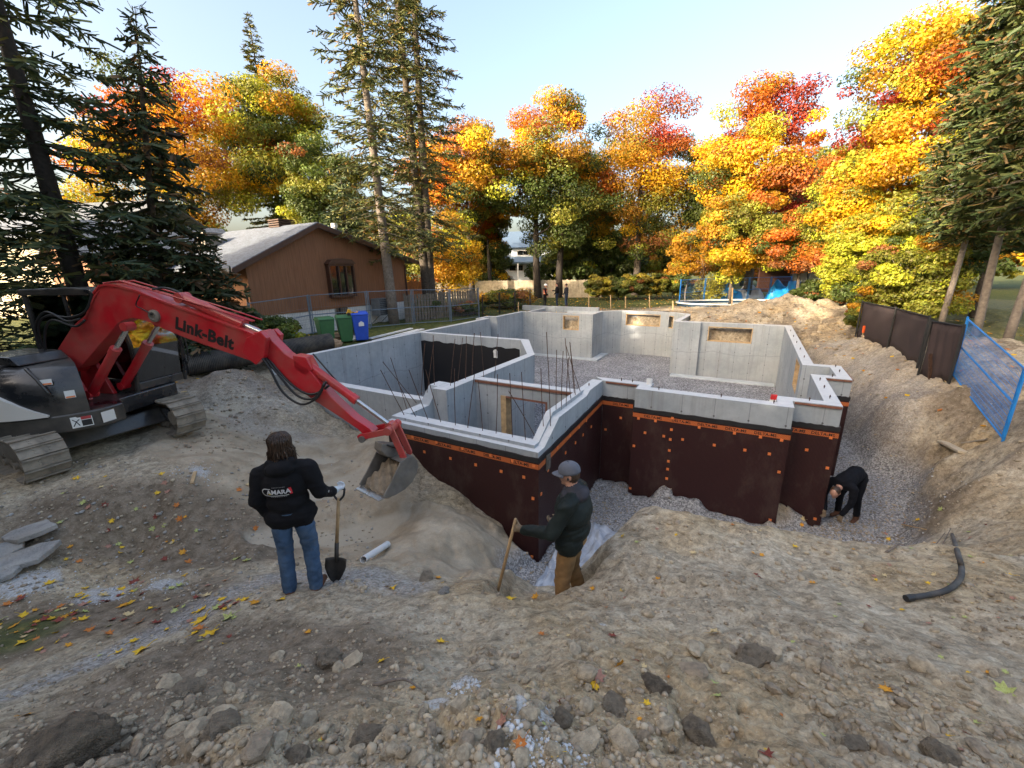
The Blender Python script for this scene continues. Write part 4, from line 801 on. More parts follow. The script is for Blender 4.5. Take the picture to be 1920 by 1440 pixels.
# unseen spruces added left of and behind the camera to shade the site
shade = conifer('spruce_tree', 'thick unseen spruce added to shade the site', (-17, 4, gz(-17, 4)), 15, 3.6, 81, .3, SPR, 1.5, .2, .9, gaps=0, power=.45, width=1.2, group='added shade spruces', bare=False, thin=.45)
for k, (x, y, s, a) in enumerate([(-17.5, -.5, 1.05, 1), (-16, -5, .98, 2.2), (-15, -9.5, 1.05, 3.1), (-12.5, -13.5, 1, .6), (-9, -17, 1.05, 1.7), (-5, -20, .98, 2.6), (-0.5, -22.5, 1.04, 4.2), (4.5, -24.5, 1, 5.1), (-18.5, 8.5, .95, 5.5), (-20, 1.8, 1.0, .9), (-19, -3, 1.02, 2.9), (-18, -8, 1, 4.4), (-15, -12.5, 1, 5.2), (-11.5, -17, 1.05, 3.3), (-7, -21.5, 1, 1.2), (-2.8, -24, 1, 2.2), (-23.5, -2.5, 1.05, 1.3), (-26, 2, 1, 2.4), (-25, 6.5, 1.05, 4.6), (-29, -1, 1.05, .2), (-21.5, -6, 1.05, 2.6)]):
    c = copy_tree(shade); c.location = (x, y, gz(x, y)); c.scale = (s, s, s*rnd.uniform(.95, 1.08)*(1.25 if y < -8 else 1)); c.rotation_euler = (0, 0, a)
# ------------------------------------------------------------------ excavator
MAT['xred'] = plain('red_machine_paint', (0.50, 0.012, 0.022), 0.32, var=0.12, scale=3, bump=0.02, coat=0.35, dirt=(0.27, 0.17, 0.12), dirt_amt=0.38)
MAT['xblack'] = plain('black_machine_paint', (0.014, 0.015, 0.018), 0.25, var=0.2, scale=3, bump=0.02, coat=0.4, dirt=(0.17, 0.145, 0.115), dirt_amt=0.42)
MAT['xwhite'] = plain('white_machine_paint', (0.66, 0.63, 0.58), 0.3, var=0.06, scale=2, bump=0.02, coat=0.3)
MAT['track'] = plain('muddy_track_steel', (0.17, 0.145, 0.115), 0.75, var=0.4, scale=8, bump=0.4, dirt=(0.36, 0.31, 0.24), dirt_amt=0.8)
MAT['bucket'] = plain('worn_bucket_steel', (0.20, 0.19, 0.18), 0.5, metal=0.5, var=0.4, scale=5, dirt=(0.3, 0.26, 0.2), dirt_amt=0.6)
MAT['hose'] = plain('black_hydraulic_hose', (0.014, 0.014, 0.015), 0.45, var=0.2, bump=0)
MAT['glass'] = glass_mat('cab_glass')
MAT['decal'] = plain('white_sticker', (0.75, 0.74, 0.70), 0.5, var=0.05, bump=0)
MAT['sandload'] = plain('damp_sand', (0.34, 0.27, 0.19), 0.95, var=0.3, scale=9, bump=0.9, bdist=0.03)
EXC = Vector((-8.0, 7.4, -.50)); EH = math.radians(-10)
EX = thing('excavator', 'red and black tracked excavator reaching its bucket into the sand', 'excavator', EXC, EH)
MX = ROOTM[EX.name]; MXI = MX.inverted()
def ex(px, py, off=0.0):                   # photograph point on the boom's upright plane, in machine coordinates (x forward, z up)
    d = MXI.to_3x3() @ Vector(ray(px, py)); o = MXI @ Vector((0, 0, CAMH)); s = (off-o.y)/d.y; q = o+d*s; return (q.x, q.z)
def exl(L, off): return [ex(*p, off) for p in L]
# --- undercarriage, turned away from the boom
TH_ = math.radians(-15); MT = Matrix.Rotation(TH_, 4, 'Z')
UC = Matrix.Translation((0, 0, 0))
def track_pts(L=2.75, Hh=.66, n=36):
    r = Hh/2; st = L-2*r; per = 2*st+2*math.pi*r; out = []
    for i in range(n):
        s = per*i/n
        if s < st: p = (-st/2+s, Hh, 0)
        elif s < st+math.pi*r: a = (s-st)/r; p = (st/2+r*math.sin(a), r+r*math.cos(a), a)
        elif s < 2*st+math.pi*r: p = (st/2-(s-st-math.pi*r), 0, math.pi)
        else: a = (s-2*st-math.pi*r)/r; p = (-st/2-r*math.sin(a), r-r*math.cos(a), math.pi+a)
        out.append(p)
    return out, per/n
tp_, pitch = track_pts()
mb = MB(); mb.box((-pitch*.48, -.26, -.012), (pitch*.48, .26, .012))
for gx, gh in ((-pitch*.40, .040), (pitch*.42, .018)): mb.box((gx-.010, -.258, .012), (gx+.010, .258, gh))
for bx, by in ((-.02, -.08), (.03, -.08), (-.02, .08), (.03, .08)): mb.box((bx-.012, by-.012, .0121), (bx+.012, by+.012, .022))
shoe = mb.mesh('track_shoe')
for side in (-1, 1):
    y0 = side*1.02
    tk = MB(MT @ Matrix.Translation((0, y0, 0)))
    tk.prism([(-1.05, .20), (1.05, .20), (1.1, .32), (.9, .5), (-.9, .5), (-1.1, .32)], -.13, .13, 'y'); track = tk.build('track_frame', MAT['xblack'], EX, bevel=.02)
    for k, (x, z, r) in enumerate([(1.05, .33, .28), (-1.05, .33, .28), (-.6, .14, .11), (-.2, .14, .11), (.2, .14, .11), (.6, .14, .11)]):
        MB(MT @ Matrix.Translation((x, y0, z)) @ Matrix.Rotation(math.pi/2, 4, 'X')).lathe([(r*.5, -.17), (r*.5, -.12), (r, -.10), (r, .10), (r*.5, .12), (r*.5, .17)], 18).build('idler_wheel' if k < 2 else 'track_roller', MAT['track'], track, auto=40)
    mb = MB(MT @ Matrix.Translation((0, y0, 0)))
    for (x, z, a) in tp_:
        mb.cbox((0, 0, 0), (pitch*.8, .14, .07), Matrix.Translation((x, 0, z*.90+.035)) @ Matrix.Rotation(a, 4, 'Y') @ Matrix.Translation((0, 0, -.02)))
    o = mb.build('track_chain', MAT['track'], track); o['kind'] = 'stuff'
    for (x, z, a) in tp_:
        o = link('track_shoe', shoe, MAT['track'], track); o.matrix_local = MT @ Matrix.Translation((x, y0, z)) @ Matrix.Rotation(a, 4, 'Y')
MB(MT).prism([(-.75, .22), (.75, .22), (.6, .50), (-.6, .50)], -.9, .9, 'y').build('undercarriage', MAT['xblack'], EX, bevel=.03)
MB().lathe([(.62, .46), (.62, .62), (.55, .66)], 28).build('swing_ring', MAT['xblack'], EX, auto=40)
# --- upper works: a deck cut from a circle
R0 = 1.40; XF = 1.28
def arc(r, a0, a1, n=20): return [(r*math.cos(math.radians(a0+(a1-a0)*i/n)), r*math.sin(math.radians(a0+(a1-a0)*i/n))) for i in range(n+1)]
a_f = math.degrees(math.acos(XF/R0))
outl = arc(R0, 48, 360-a_f, 44)+[(XF, -.5), (XF, -.25), (.95, -.06)]
MB().prism(outl, .62, .92, 'z').build('deck', MAT['xblack'], EX, bevel=.025, auto=30)
hood = arc(R0-.03, 300-360, 300-360+ (360-a_f-(300)), 10)
# engine hood to the right of the boom and behind
hz = 1.60
def shell(r, a0, a1, prof, n=22):
    """curved cover: prof (dr, z) swept round the swing centre"""
    vs = []; k = len(prof)
    for i in range(n+1):
        a = math.radians(a0+(a1-a0)*i/n)
        for dr, z in prof: vs.append(((r+dr)*math.cos(a), (r+dr)*math.sin(a), z))
    fs = [(i*k+j, (i+1)*k+j, (i+1)*k+(j+1) % k, i*k+(j+1) % k) for i in range(n) for j in range(k)]
    return MB()._add(vs, fs+[tuple(range(k-1, -1, -1)), tuple(n*k+j for j in range(k))])
side_prof = [(-.95, .92), (0, .92), (.015, 1.15), (-.04, 1.42), (-.16, 1.60), (-.36, 1.68), (-.95, 1.70)]
h1 = shell(R0-.02, -78, -30, side_prof).build('engine_hood', MAT['xblack'], EX, auto=40)
shell(R0-.02, -190, -78.2, [(-1.05, .92), (0, .92), (.02, 1.2), (-.04, 1.50), (-.18, 1.66), (-.4, 1.72), (-1.05, 1.72)]).build('rear_hood', MAT['xblack'], EX, auto=40)
# white counterweight flank with its slanting leading edge
vs = []; n = 26
for i in range(n+1):
    a = -200+(151)*i/n; t = max(0, min(1, (a+87)/37)); zt = 1.64-(.69)*t; rr = R0+.012
    for z in (.93, .93+(zt-.93)*.4, .93+(zt-.93)*.8, zt):
        bulge = .03 if z < 1.45 else -.04
        vs.append((rr+bulge, a, z))
P_ = [(r*math.cos(math.radians(a)), r*math.sin(math.radians(a)), z) for r, a, z in vs]; Q_ = [((r-.06)*math.cos(math.radians(a)), (r-.06)*math.sin(math.radians(a)), z) for r, a, z in vs]
m = len(P_); fs = []
for i in range(n):
    for j in range(3): fs += [(i*4+j, i*4+4+j, i*4+5+j, i*4+1+j), (m+i*4+1+j, m+i*4+5+j, m+i*4+4+j, m+i*4+j)]
    fs += [(i*4+3, i*4+7, m+i*4+7, m+i*4+3), (i*4, m+i*4, m+i*4+4, i*4+4)]
fs += [(n*4+j, n*4+1+j, m+n*4+1+j, m+n*4+j) for j in range(3)]
cw = MB()._add(P_+Q_, fs).build('counterweight', MAT['xwhite'], EX, auto=40)
def on_shell(a, z, r, out=.0):
    q = math.radians(a); return basis((r*math.cos(q), r*math.sin(q), z), (-math.sin(q), math.cos(q), 0), (math.cos(q), math.sin(q), .12))
em = MB(on_shell(-95, 1.22, R0+.048)); em.lathe([(.095, 0), (.095, .006), (.072, .006), (.072, 0)], 24); em.build('round_emblem', plain('dark_red_print', (.10, .03, .03), .5, bump=0), cw)
em = MB(on_shell(-95, 1.22, R0+.046)); em.box((-.045, -.01, 0), (.045, .01, .005)); em.box((-.01, -.055, 0), (.012, -.0101, .005)); em.box((-.05, .02, 0), (-.01, .05, .005)); em.box((.01, .02, 0), (.05, .05, .005)); em.build('emblem_mark', MAT['ink'], cw)
for a, z, w, h, out, kind in ((-46, 1.47, .13, .09, -.035, 0), (-37, 1.24, .12, .12, .0, 1)):
    dc = MB(on_shell(a, z, R0+out)); dc.box((-w/2, -h/2, 0), (w/2, h/2, .004)); d_ = dc.build('warning_sticker', MAT['decal'], h1)
    dc = MB(on_shell(a, z, R0+out+.0042)); dc.box((-w/2+.008, -h/2+.006, 0), (w/2-.008, -h/2+.03, .002)); dc.build('sticker_band', MAT['clip'], d_)
# grab rail, hood top box, filler
MB().tube(spline([ (1.10*math.cos(math.radians(-57))*1.0, 1.12*math.sin(math.radians(-57)), 1.66), (1.26*math.cos(math.radians(-55)), 1.26*math.sin(math.radians(-55)), 1.68), (1.37*math.cos(math.radians(-50)), 1.37*math.sin(math.radians(-50)), 1.54), (1.41*math.cos(math.radians(-46)), 1.41*math.sin(math.radians(-46)), 1.30), (1.36*math.cos(math.radians(-45)), 1.36*math.sin(math.radians(-45)), 1.24)], 5), .022, 8).build('grab_handle', MAT['xblack'], h1, smooth=True)
MB().prism([(-.5, 1.70), (.45, 1.70), (.3, 1.84), (-.4, 1.86)], -.95, -.25, 'y').build('hood_cover', MAT['xblack'], h1, bevel=.03)
dk = MB(basis((1.283, -.52, .77), (0, 1, 0), (1, 0, 0))); dk.box((-.1, -.09, 0), (.1, .09, .004)); d_ = dk.build('warning_sticker', MAT['decal'], EX)
dc = MB(on_shell(-33.5, .77, R0+.002)); dc.box((-.17, -.09, 0), (.08, .09, .004)); d_ = dc.build('warning_sticker', MAT['decal'], EX)
dc = MB(on_shell(-33.5, .77, R0+.0065)); dc.box((-.05, -.075, 0), (.07, .02, .002)); dc.build('sticker_picture', MAT['ink'], d_)
dc = MB(on_shell(-33.5, .77, R0+.0065)); dc.box((-.05, .03, 0), (.07, .078, .002)); dc.build('sticker_band', plain('red_print', (.5, .05, .05), .5, bump=0), d_)
dc = MB(on_shell(-33.5, .77, R0+.0065)); dc.tube([(-.15, -.06, 0), (-.11, .01, 0), (-.07, .04, 0)], .006, 4); dc.tube([(-.15, .05, 0), (-.11, .01, 0), (-.08, -.06, 0)], .006, 4); dc.build('sticker_mark', MAT['ink'], d_)
# --- cab
CX0, CX1, CY0, CY1, CZ0, CZ1 = -.30, 1.70, .14, 1.12, .92, 2.82
cabf = MB()
PT = .055
for y in (CY0, CY1):
    cabf.tube([(CX0, y, CZ0), (CX0+.02, y, CZ1-.1)], PT*.8, 6); cabf.tube(spline([(CX1, y, CZ0), (CX1+.10, y, 1.75), (CX1-.12, y, 2.55), (CX1-.42, y, CZ1-.06)], 5), PT*.7, 6); cabf.tube([(.62, y, CZ0), (.62, y, CZ1-.08)], PT*.6, 6)
cab = cabf.build('cab_frame', MAT['xblack'], EX, smooth=False)
MB().prism([(CX0-.06, CZ1-.10), (CX0-.04, CZ1+.01), (.9, CZ1+.04), (CX1-.38, CZ1-.0), (CX1-.30, CZ1-.10)], CY0-.06, CY1+.05, 'y').build('cab_roof', MAT['xblack'], cab, bevel=.03)
MB().prism([(CX0+.02, .921), (CX1, .921), (CX1+.03, 1.14), (.62, 1.16), (.5, 1.30), (CX0, 1.34)], CY0-.01, CY0+.03, 'y').build('cab_side_panel', MAT['xblack'], cab, bevel=.01)
MB().prism([(CX0+.02, .921), (CX1, .921), (CX1+.03, 1.12), (CX0, 1.14)], CY1-.03, CY1+.01, 'y').build('cab_door', MAT['xblack'], cab, bevel=.01)
MB().box((CX1-.05, CY0+.04, .93), (CX1+.02, CY1-.04, 1.08)).build('cab_front_panel', MAT['xblack'], cab, bevel=.015)
MB().box((CX0-.01, CY0+.04, .93), (CX0+.04, CY1-.04, 1.36)).build('cab_rear_panel', MAT['xblack'], cab, bevel=.015)
cab.location = (-.84, .21, 0)
gl = [('side_window', MB().prism([(CX0+.05, 1.36), (.56, 1.34), (.56, CZ1-.12), (CX0+.07, CZ1-.12)], CY0+.004, CY0+.012, 'y')),
      ('side_window', MB().prism([(.68, 1.18), (CX1+.0, 1.16), (CX1+.05, 1.75), (CX1-.13, 2.45), (CX1-.45, CZ1-.12), (.68, CZ1-.12)], CY0+.004, CY0+.012, 'y')),
      ('door_window', MB().prism([(CX0+.05, 1.16), (CX1+.0, 1.14), (CX1+.05, 1.75), (CX1-.13, 2.45), (CX1-.45, CZ1-.12), (CX0+.07, CZ1-.12)], CY1-.012, CY1-.004, 'y')),
      ('windscreen', MB().prism([(CX1+.0, 1.09), (CX1+.008, 1.09), (CX1+.108, 1.75), (CX1-.11, 2.55), (CX1-.41, CZ1-.10), (CX1-.418, CZ1-.10), (CX1-.118, 2.55), (CX1+.10, 1.75)], CY0+.05, CY1-.05, 'y')),
      ('rear_window', MB().box((CX0+.01, CY0+.05, 1.38), (CX0+.018, CY1-.05, CZ1-.12)))]
for nm, g in gl: g.build(nm, MAT['glass'], cab)
st = MB(); st.box((.25, .35, 1.15), (.8, .9, 1.35)); st.prism([(.2, 1.3), (.38, 1.3), (.22, 2.0), (.08, 2.0)], .38, .88, 'y'); st.build('seat', MAT['dustyblack'], cab, bevel=.05)
MB().tube([(1.35, .62, .95), (1.3, .62, 1.55), (1.25, .55, 1.68)], .02, 6).build('control_lever', MAT['blackplastic'], cab)
for y in (CY0-.03, CY1+.03): MB().tube(spline([(CX1-.05, y, 1.2), (CX1+.14, y, 1.3), (CX1+.17, y, 1.9), (CX1-.02, y, 2.5)], 4), .014, 6).build('hand_rail', MAT['xblack'], cab, smooth=True)
mr = MB(); mr.tube([(CX1-.3, CY1+.05, 2.6), (CX1+.1, CY1+.35, 2.62)], .012, 6); mr.cbox((CX1+.1, CY1+.36, 2.5), (.05, .2, .3)); mr.build('mirror', MAT['xblack'], cab)
mr = MB(); mr.tube([(CX0, CY1, 2.7), (CX0-.3, CY1+.25, 2.72)], .012, 6); mr.build('aerial_bracket', MAT['steel'], cab)
# --- boom
BW = .135
bpoly = exl([(112,668),(106,657),(135,612),(160,590),(176,548),(186,535),(200,532),(222,535),(255,544),(300,562),(345,578),(400,598),(460,620),(492,634)], -BW)+exl([(500,650),(490,674),(479,680),(430,663),(380,646),(335,629),(305,616),(281,605),(262,599),(245,597),(230,601),(220,607),(212,617),(150,690),(128,690)], -BW)
boom = MB().prism(bpoly, -BW, BW, 'y').build('boom', MAT['xred'], EX, bevel=.012)
fl = MB()
for off in (-BW-.012,):
    pass
# flange lips along the boom edges and the cast bracket at the bend
top = exl([(176,548),(186,535),(200,532),(222,535),(255,544),(300,562),(345,578),(400,598),(460,620)], -BW)
for y0, y1 in ((-BW-.02, -BW-.001), (BW+.001, BW+.02)):
    mb = MB(); mb.prism([(x, z-.03) for x, z in top]+[(x, z+.004) for x, z in top][::-1], y0, y1, 'y'); mb.build('boom_flange', MAT['xred'], boom)
fx = ex(291, 592, -BW); MB(Matrix.Translation((fx[0], -BW, fx[1])) @ Matrix.Rotation(math.pi/2, 4, 'X')).lathe([(.10, 0), (.10, .035), (.06, .05), (.055, .02)], 16).build('pin_boss', MAT['bucket'], boom, auto=40)
rx = ex(150, 690, 0); MB(Matrix.Translation((rx[0]-.08, 0, rx[1]+.02)) @ Matrix.Rotation(math.pi/2, 4, 'X')).lathe([(.09, -.26), (.09, .26)], 16).build('boom_foot_pin', MAT['xred'], boom, auto=40)
MB().prism([(rx[0]-.4, .921), (rx[0]+.35, .921), (rx[0]+.1, rx[1]+.12), (rx[0]-.2, rx[1]+.12)], -.235, -.165, 'y').build('boom_bracket', MAT['xred'], EX, bevel=.01)
MB().prism([(rx[0]-.4, .921), (rx[0]+.35, .921), (rx[0]+.1, rx[1]+.12), (rx[0]-.2, rx[1]+.12)], .165, .235, 'y').build('boom_bracket', MAT['xred'], EX, bevel=.01)
a_ = ex(332, 607, -BW-.001); b_ = ex(434, 645, -BW-.001)
dxl = Vector((b_[0]-a_[0], 0, b_[1]-a_[1])); ml = Vector(((a_[0]+b_[0])/2, -BW-.0035, (a_[1]+b_[1])/2))
tx = lettering('lettering', 'Link-Belt', .27, MAT['ink'], boom, basis(ml, dxl, (0, -1, 0)), .001, bold=.012, space=1.08)
tw_ = max(v.co.x for v in tx.data.vertices)-min(v.co.x for v in tx.data.vertices); k_ = dxl.length/max(tw_, .01)/math.cos(math.atan2(dxl.z, dxl.x))
tx.data.transform(Matrix.Translation(ml) @ Matrix.Scale(min(1.4, k_), 4) @ Matrix.Translation(-ml))
def cylinder(name, a, b, split, y, rb, parent, rr=None):
    a = Vector((a[0], y, a[1])); b = Vector((b[0], y, b[1])); m = a.lerp(b, split)
    c = MB().tube([a, m], rb, 14).tube([a.lerp(b, split-.06), m+(b-a).normalized()*.012], rb*1.12, 14); c = c.build(name, MAT['xred'], parent, auto=40)
    MB().tube([m, b], rr or rb*.5, 12).build('piston_rod', MAT['steel'], c, auto=40); 
    for p in (a, b): MB().tube([p+Vector((0, -rb*1.1, 0)), p+Vector((0, rb*1.1, 0))], rb*1.0, 12).build('pin', MAT['xred'], c, auto=40)
    return c
for y in (-.27, .27): cylinder('boom_cylinder', ex(172, 738, -.27), ex(240, 612, -.27), .68, y, .072, EX)
cylinder('stick_cylinder', ex(343, 558, 0), ex(500, 628, 0), .73, 0, .085, boom)
# --- stick
SW = .10
spoly = exl([(476,646),(472,624),(496,620),(510,640),(534,664),(576,690),(620,745),(662,784),(692,804),(700,812),(688,822),(672,806),(640,784),(590,752),(548,722),(505,684),(482,664)], -SW)
stick = MB().prism(spoly, -SW, SW, 'y').build('stick', MAT['xred'], EX, bevel=.012)
for y0, y1 in ((-.20, -SW-.002), (SW+.002, .20)):
    MB().prism(exl([(462,660),(470,632),(496,620),(508,632),(503,668),(488,682)], -SW), y0, y1, 'y').build('boom_tip_fork', MAT['xred'], boom, bevel=.01)
cylinder('bucket_cylinder', ex(578, 684, 0), ex(733, 798, 0), .58, .0, .07, stick, .036)
bk = [ex(578, 690, 0), ex(560, 672, 0)]
MB().prism(exl([(556,664),(580,668),(592,690),(580,702),(560,690)], 0), -.1, .1, 'y').build('cylinder_bracket', MAT['xred'], stick, bevel=.01)
# linkage to the bucket
def bar(a, b, w, y0, y1, nm, mat, par):
    a = Vector((a[0], a[1])); b = Vector((b[0], b[1])); d = (b-a).normalized(); n = Vector((-d.y, d.x))*w
    return MB().prism([a-d*w+n*.6, a-d*w-n*.6, a-n, b-n, b+d*w-n*.6, b+d*w+n*.6, b+n, a+n], y0, y1, 'y').build(nm, mat, par, bevel=.01)
for y in (-.19, .15): bar(ex(686, 812, 0), ex(735, 802, 0), .05, y, y+.04, 'bucket_link', MAT['xred'], stick)
for y in (-.13, .09): bar(ex(738, 800, 0), ex(762, 852, 0), .055, y, y+.04, 'bucket_link', MAT['xred'], stick)
pj = ex(736, 801, 0); MB(Matrix.Translation((pj[0], 0, pj[1])) @ Matrix.Rotation(math.pi/2, 4, 'X')).lathe([(.065, -.21), (.065, .21)], 14).build('link_pin', MAT['xred'], stick, auto=40)
pe = ex(690, 815, 0); MB(Matrix.Translation((pe[0], 0, pe[1])) @ Matrix.Rotation(math.pi/2, 4, 'X')).lathe([(.055, -.22), (.055, .22)], 14).build('link_pin', MAT['bucket'], stick, auto=40)
# quick coupler and bucket (turned a little on its tilt coupler)
cpx = ex(735, 845, 0); BM = Matrix.Translation((cpx[0], 0, cpx[1])) @ Matrix.Rotation(math.radians(62), 4, 'Z') @ Matrix.Scale(.78, 4)
MB(BM).prism([(-.30, .30), (-.10, .22), (.12, .12), (.24, .02), (.20, -.14), (-.02, -.12), (-.22, -.02), (-.34, .14)], -.13, .13, 'y').build('coupler', MAT['bucket'], stick, bevel=.015)
for y in (-.2, .2): MB(BM).tube(spline([(-.2, y*.7, .24), (.0, y, .1), (.16, y, -.02), (.1, y*.6, -.16)], 4), .018, 6).build('coupler_hose', MAT['hose'], stick, smooth=True)
BWD = .40
prof = [(.22, -.10), (.30, -.22), (.32, -.36), (.26, -.52), (.12, -.66), (-.08, -.74), (-.32, -.76), (-.56, -.72)]
ins = [(-.56, -.70), (-.32, -.735), (-.08, -.715), (.105, -.637), (.237, -.507), (.296, -.357), (.278, -.228), (.20, -.115)]
bucket = MB(BM).prism(prof+ins, -BWD, BWD, 'y').build('bucket', MAT['bucket'], EX)
for y0, y1 in ((-BWD-.03, -BWD-.001), (BWD+.001, BWD+.03)):
    MB(BM).prism(prof+[(-.60, -.66), (-.40, -.45), (-.20, -.2), (-.12, -.10), (.05, -.06)], y0, y1, 'y').build('bucket_side', MAT['bucket'], bucket, bevel=.006)
MB(BM).box((-.70, -BWD, -.735), (-.54, BWD, -.705)).build('cutting_edge', MAT['steel'], bucket)
MB(BM).prism([(-.12, -.10), (.05, -.055), (.21, -.09), (.2, -.125), (-.1, -.13)], -BWD, BWD, 'y').build('bucket_top', MAT['bucket'], bucket)
rg = MB(BM @ Matrix.Translation((.12, BWD+.04, -.3)) @ Matrix.Rotation(math.pi/2, 4, 'X')); rg.lathe([(.05, -.02), (.075, -.02), (.075, .02), (.05, .02)], 14, cap=False); rg.build('lifting_eye', MAT['bucket'], bucket)
for y in (-.12, .10): MB(BM).prism([(-.06, -.06), (.2, -.09), (.16, .1), (.02, .14)], y, y+.03, 'y').build('bucket_ear', MAT['bucket'], bucket, bevel=.006)
ld = MB(BM)
bm = bmesh.new(); bmesh.ops.create_grid(bm, x_segments=16, y_segments=16, size=1)
for v in bm.verts:
    x, y = v.co.x, v.co.y; q = Vector((-.16+x*.40, y*BWD*.97, -.52+x*.20+.14*(1-y*y)*(1-.5*x*x)+.05*math.sin(x*7+y*5)+.03*math.sin(x*13-y*9))); v.co = BM @ q
lm = bpy.data.meshes.new('sand_load'); bm.to_mesh(lm); bm.free(); o = link('sand_load', lm, MAT['sandload'], bucket); sd = o.modifiers.new('s', 'SOLIDIFY'); sd.thickness = .1
# hoses
def exv(px, py, y): q = ex(px, py, y); return Vector((q[0], y, q[1]))
HS = [[exv(125,672,-.1), exv(85,655,-.25), exv(72,610,-.3), exv(90,592,-.3), exv(130,595,-.25), exv(160,583,-.2), exv(175,545,-.12)],
      [exv(115,685,-.15), exv(78,660,-.3), exv(66,615,-.32), exv(85,585,-.32), exv(125,602,-.28), exv(150,598,-.2)],
      [exv(118,690,-.2), exv(90,670,-.33), exv(84,625,-.34), exv(98,600,-.33), exv(140,612,-.25), exv(160,600,-.2)],
      [exv(285,542,-.12), exv(310,540,.0), exv(335,548,.0), exv(348,558,.05)],
      [exv(262,553,-.18), exv(255,572,-.185), exv(268,580,-.185), exv(285,590,-.18)],
      [exv(485,662,-.17), exv(505,690,-.2), exv(530,735,-.2), exv(565,758,-.2), exv(595,745,-.18), exv(608,718,-.14)],
      [exv(492,664,-.12), exv(520,700,-.16), exv(555,740,-.17), exv(585,748,-.16), exv(603,730,-.1), exv(612,715,-.08)],
      [exv(500,668,-.08), exv(540,715,-.14), exv(575,738,-.14), exv(600,735,-.1), exv(618,722,-.05)]]
for i, h in enumerate(HS): MB().tube(spline(h, 6), .019 if i != 4 else .009, 7).build('hydraulic_hose', MAT['hose'], boom if i < 5 else stick, smooth=True)
for dy in (-.10, -.05, 0.11):                 # hard lines along the top of the boom
    L = [Vector((x, dy, z+.025)) for x, z in exl([(190,534),(222,530),(300,553),(400,583),(470,606)], -BW)]; MB().tube(L, .013, 6).build('hydraulic_pipe', MAT['xred'], boom, smooth=True)
L = [Vector((x, .05, z+.1)) for x, z in exl([(585,676),(625,722),(668,768)], 0)]; MB().tube(L, .013, 6).build('hydraulic_pipe', MAT['hose'], stick, smooth=True)
for dy in (-.11, -.02): MB().tube(spline([exv(196,532,dy), exv(180,560,dy-.04)+Vector((-.05, 0, 0)), exv(160,596,dy-.04), exv(150,610,dy-.05)], 5), .013, 6).build('hydraulic_pipe', MAT['xred'], boom, smooth=True)
# ------------------------------------------------------------------ neighbouring houses
MAT['siding'] = None
def siding_mat():
    t = NT('brown_siding'); O = t.coord(); s = t.n('SeparateXYZ'); t.l(O, s.inputs[0])
    a = t.math('ABSOLUTE', t.math('SUBTRACT', t.math('FRACT', t.math('DIVIDE', t.math('ADD', s.outputs[1], 40.0), .2)), .5))
    b = t.math('ABSOLUTE', t.math('SUBTRACT', t.math('FRACT', t.math('DIVIDE', t.math('ADD', s.outputs[0], 40.0), .2)), .5))
    g = t.math('MAXIMUM', t.math('GREATER_THAN', a, .46), 0.0)
    n = t.noise(t.mapping(O, (8, 8, .6)), 2.0, 5)
    c = t.ramp(n, [(.3, (.205, .088, .042)), (.7, (.285, .130, .064))]); c = t.mix(t.math('MULTIPLY', g, .28), c, (.13, .06, .03))
    t.bsdf(c, .75, 0, t.bump(t.math('MULTIPLY', g, -1), .5, .01)); return t.m
MAT['siding'] = siding_mat()
def shingle_mat(name, col):
    t = NT(name); O = t.coord(); br = t.n('TexBrick'); t.l(t.mapping(O, (1, 1, 1)), br.inputs['Vector']); br.inputs['Scale'].default_value = 4
    br.inputs['Color1'].default_value = (*[c*.8 for c in col], 1); br.inputs['Color2'].default_value = (*[c*1.2 for c in col], 1); br.inputs['Mortar'].default_value = (*[c*.5 for c in col], 1); br.inputs['Mortar Size'].default_value = .02
    c = t.mix(.6, br.outputs[0], t.ramp(t.noise(O, 3, 5), [(.3, .75), (.7, 1.2)]), 'MULTIPLY'); t.bsdf(c, .85, 0, t.bump(br.outputs[1], .3, .01)); return t.m
MAT['shingle'] = shingle_mat('grey_shingles', (.15, .17, .205))
def brick_mat(name, c1, c2, mortar):
    t = NT(name); O = t.coord(); s = t.n('SeparateXYZ'); t.l(O, s.inputs[0]); cb = t.n('CombineXYZ'); t.l(t.math('ADD', s.outputs[0], s.outputs[1]), cb.inputs[0]); t.l(s.outputs[2], cb.inputs[1])
    br = t.n('TexBrick'); t.l(cb.outputs[0], br.inputs['Vector']); br.inputs['Scale'].default_value = 1; br.inputs['Brick Width'].default_value = .4; br.inputs['Row Height'].default_value = .2; br.inputs['Mortar Size'].default_value = .008
    br.inputs['Color1'].default_value = (*c1, 1); br.inputs['Color2'].default_value = (*c2, 1); br.inputs['Mortar'].default_value = (*mortar, 1)
    c = t.mix(.5, br.outputs[0], t.ramp(t.noise(O, 2, 5), [(.3, .8), (.7, 1.1)]), 'MULTIPLY'); t.bsdf(c, .8, 0, t.bump(br.outputs[1], -.5, .01)); return t.m
MAT['white_block'] = brick_mat('white_painted_block', (.74, .74, .72), (.68, .68, .67), (.5, .5, .5))
MAT['browntrim'] = plain('dark_brown_trim', (.075, .034, .022), .5, var=.15)
MAT['window'] = plain('dark_window_glass', (.012, .014, .016), .06, var=.3, scale=1.5, bump=0, spec=.9)
HU = -18.02; HV0, HV1, HA = 9.95, 19.05, 13.25
BH = thing('brown_house', 'brown wood sided bungalow with a white block base and grey roof', 'house', (0, 0, 0), AL)
HL = 11.0; HB = -.5
MB().prism([(HV0, HB), (HV1, HB), (HV1, .78), (HV0, .78)], HU-HL, HU, 'x').build('foundation_wall', MAT['white_block'], BH)
MB().prism([(HV0-.02, .781), (HV1+.02, .781), (HV1+.02, 3.12), (HA, 4.60), (HV0-.02, 2.95)], HU-HL, HU+.03, 'x').build('wall', MAT['siding'], BH)
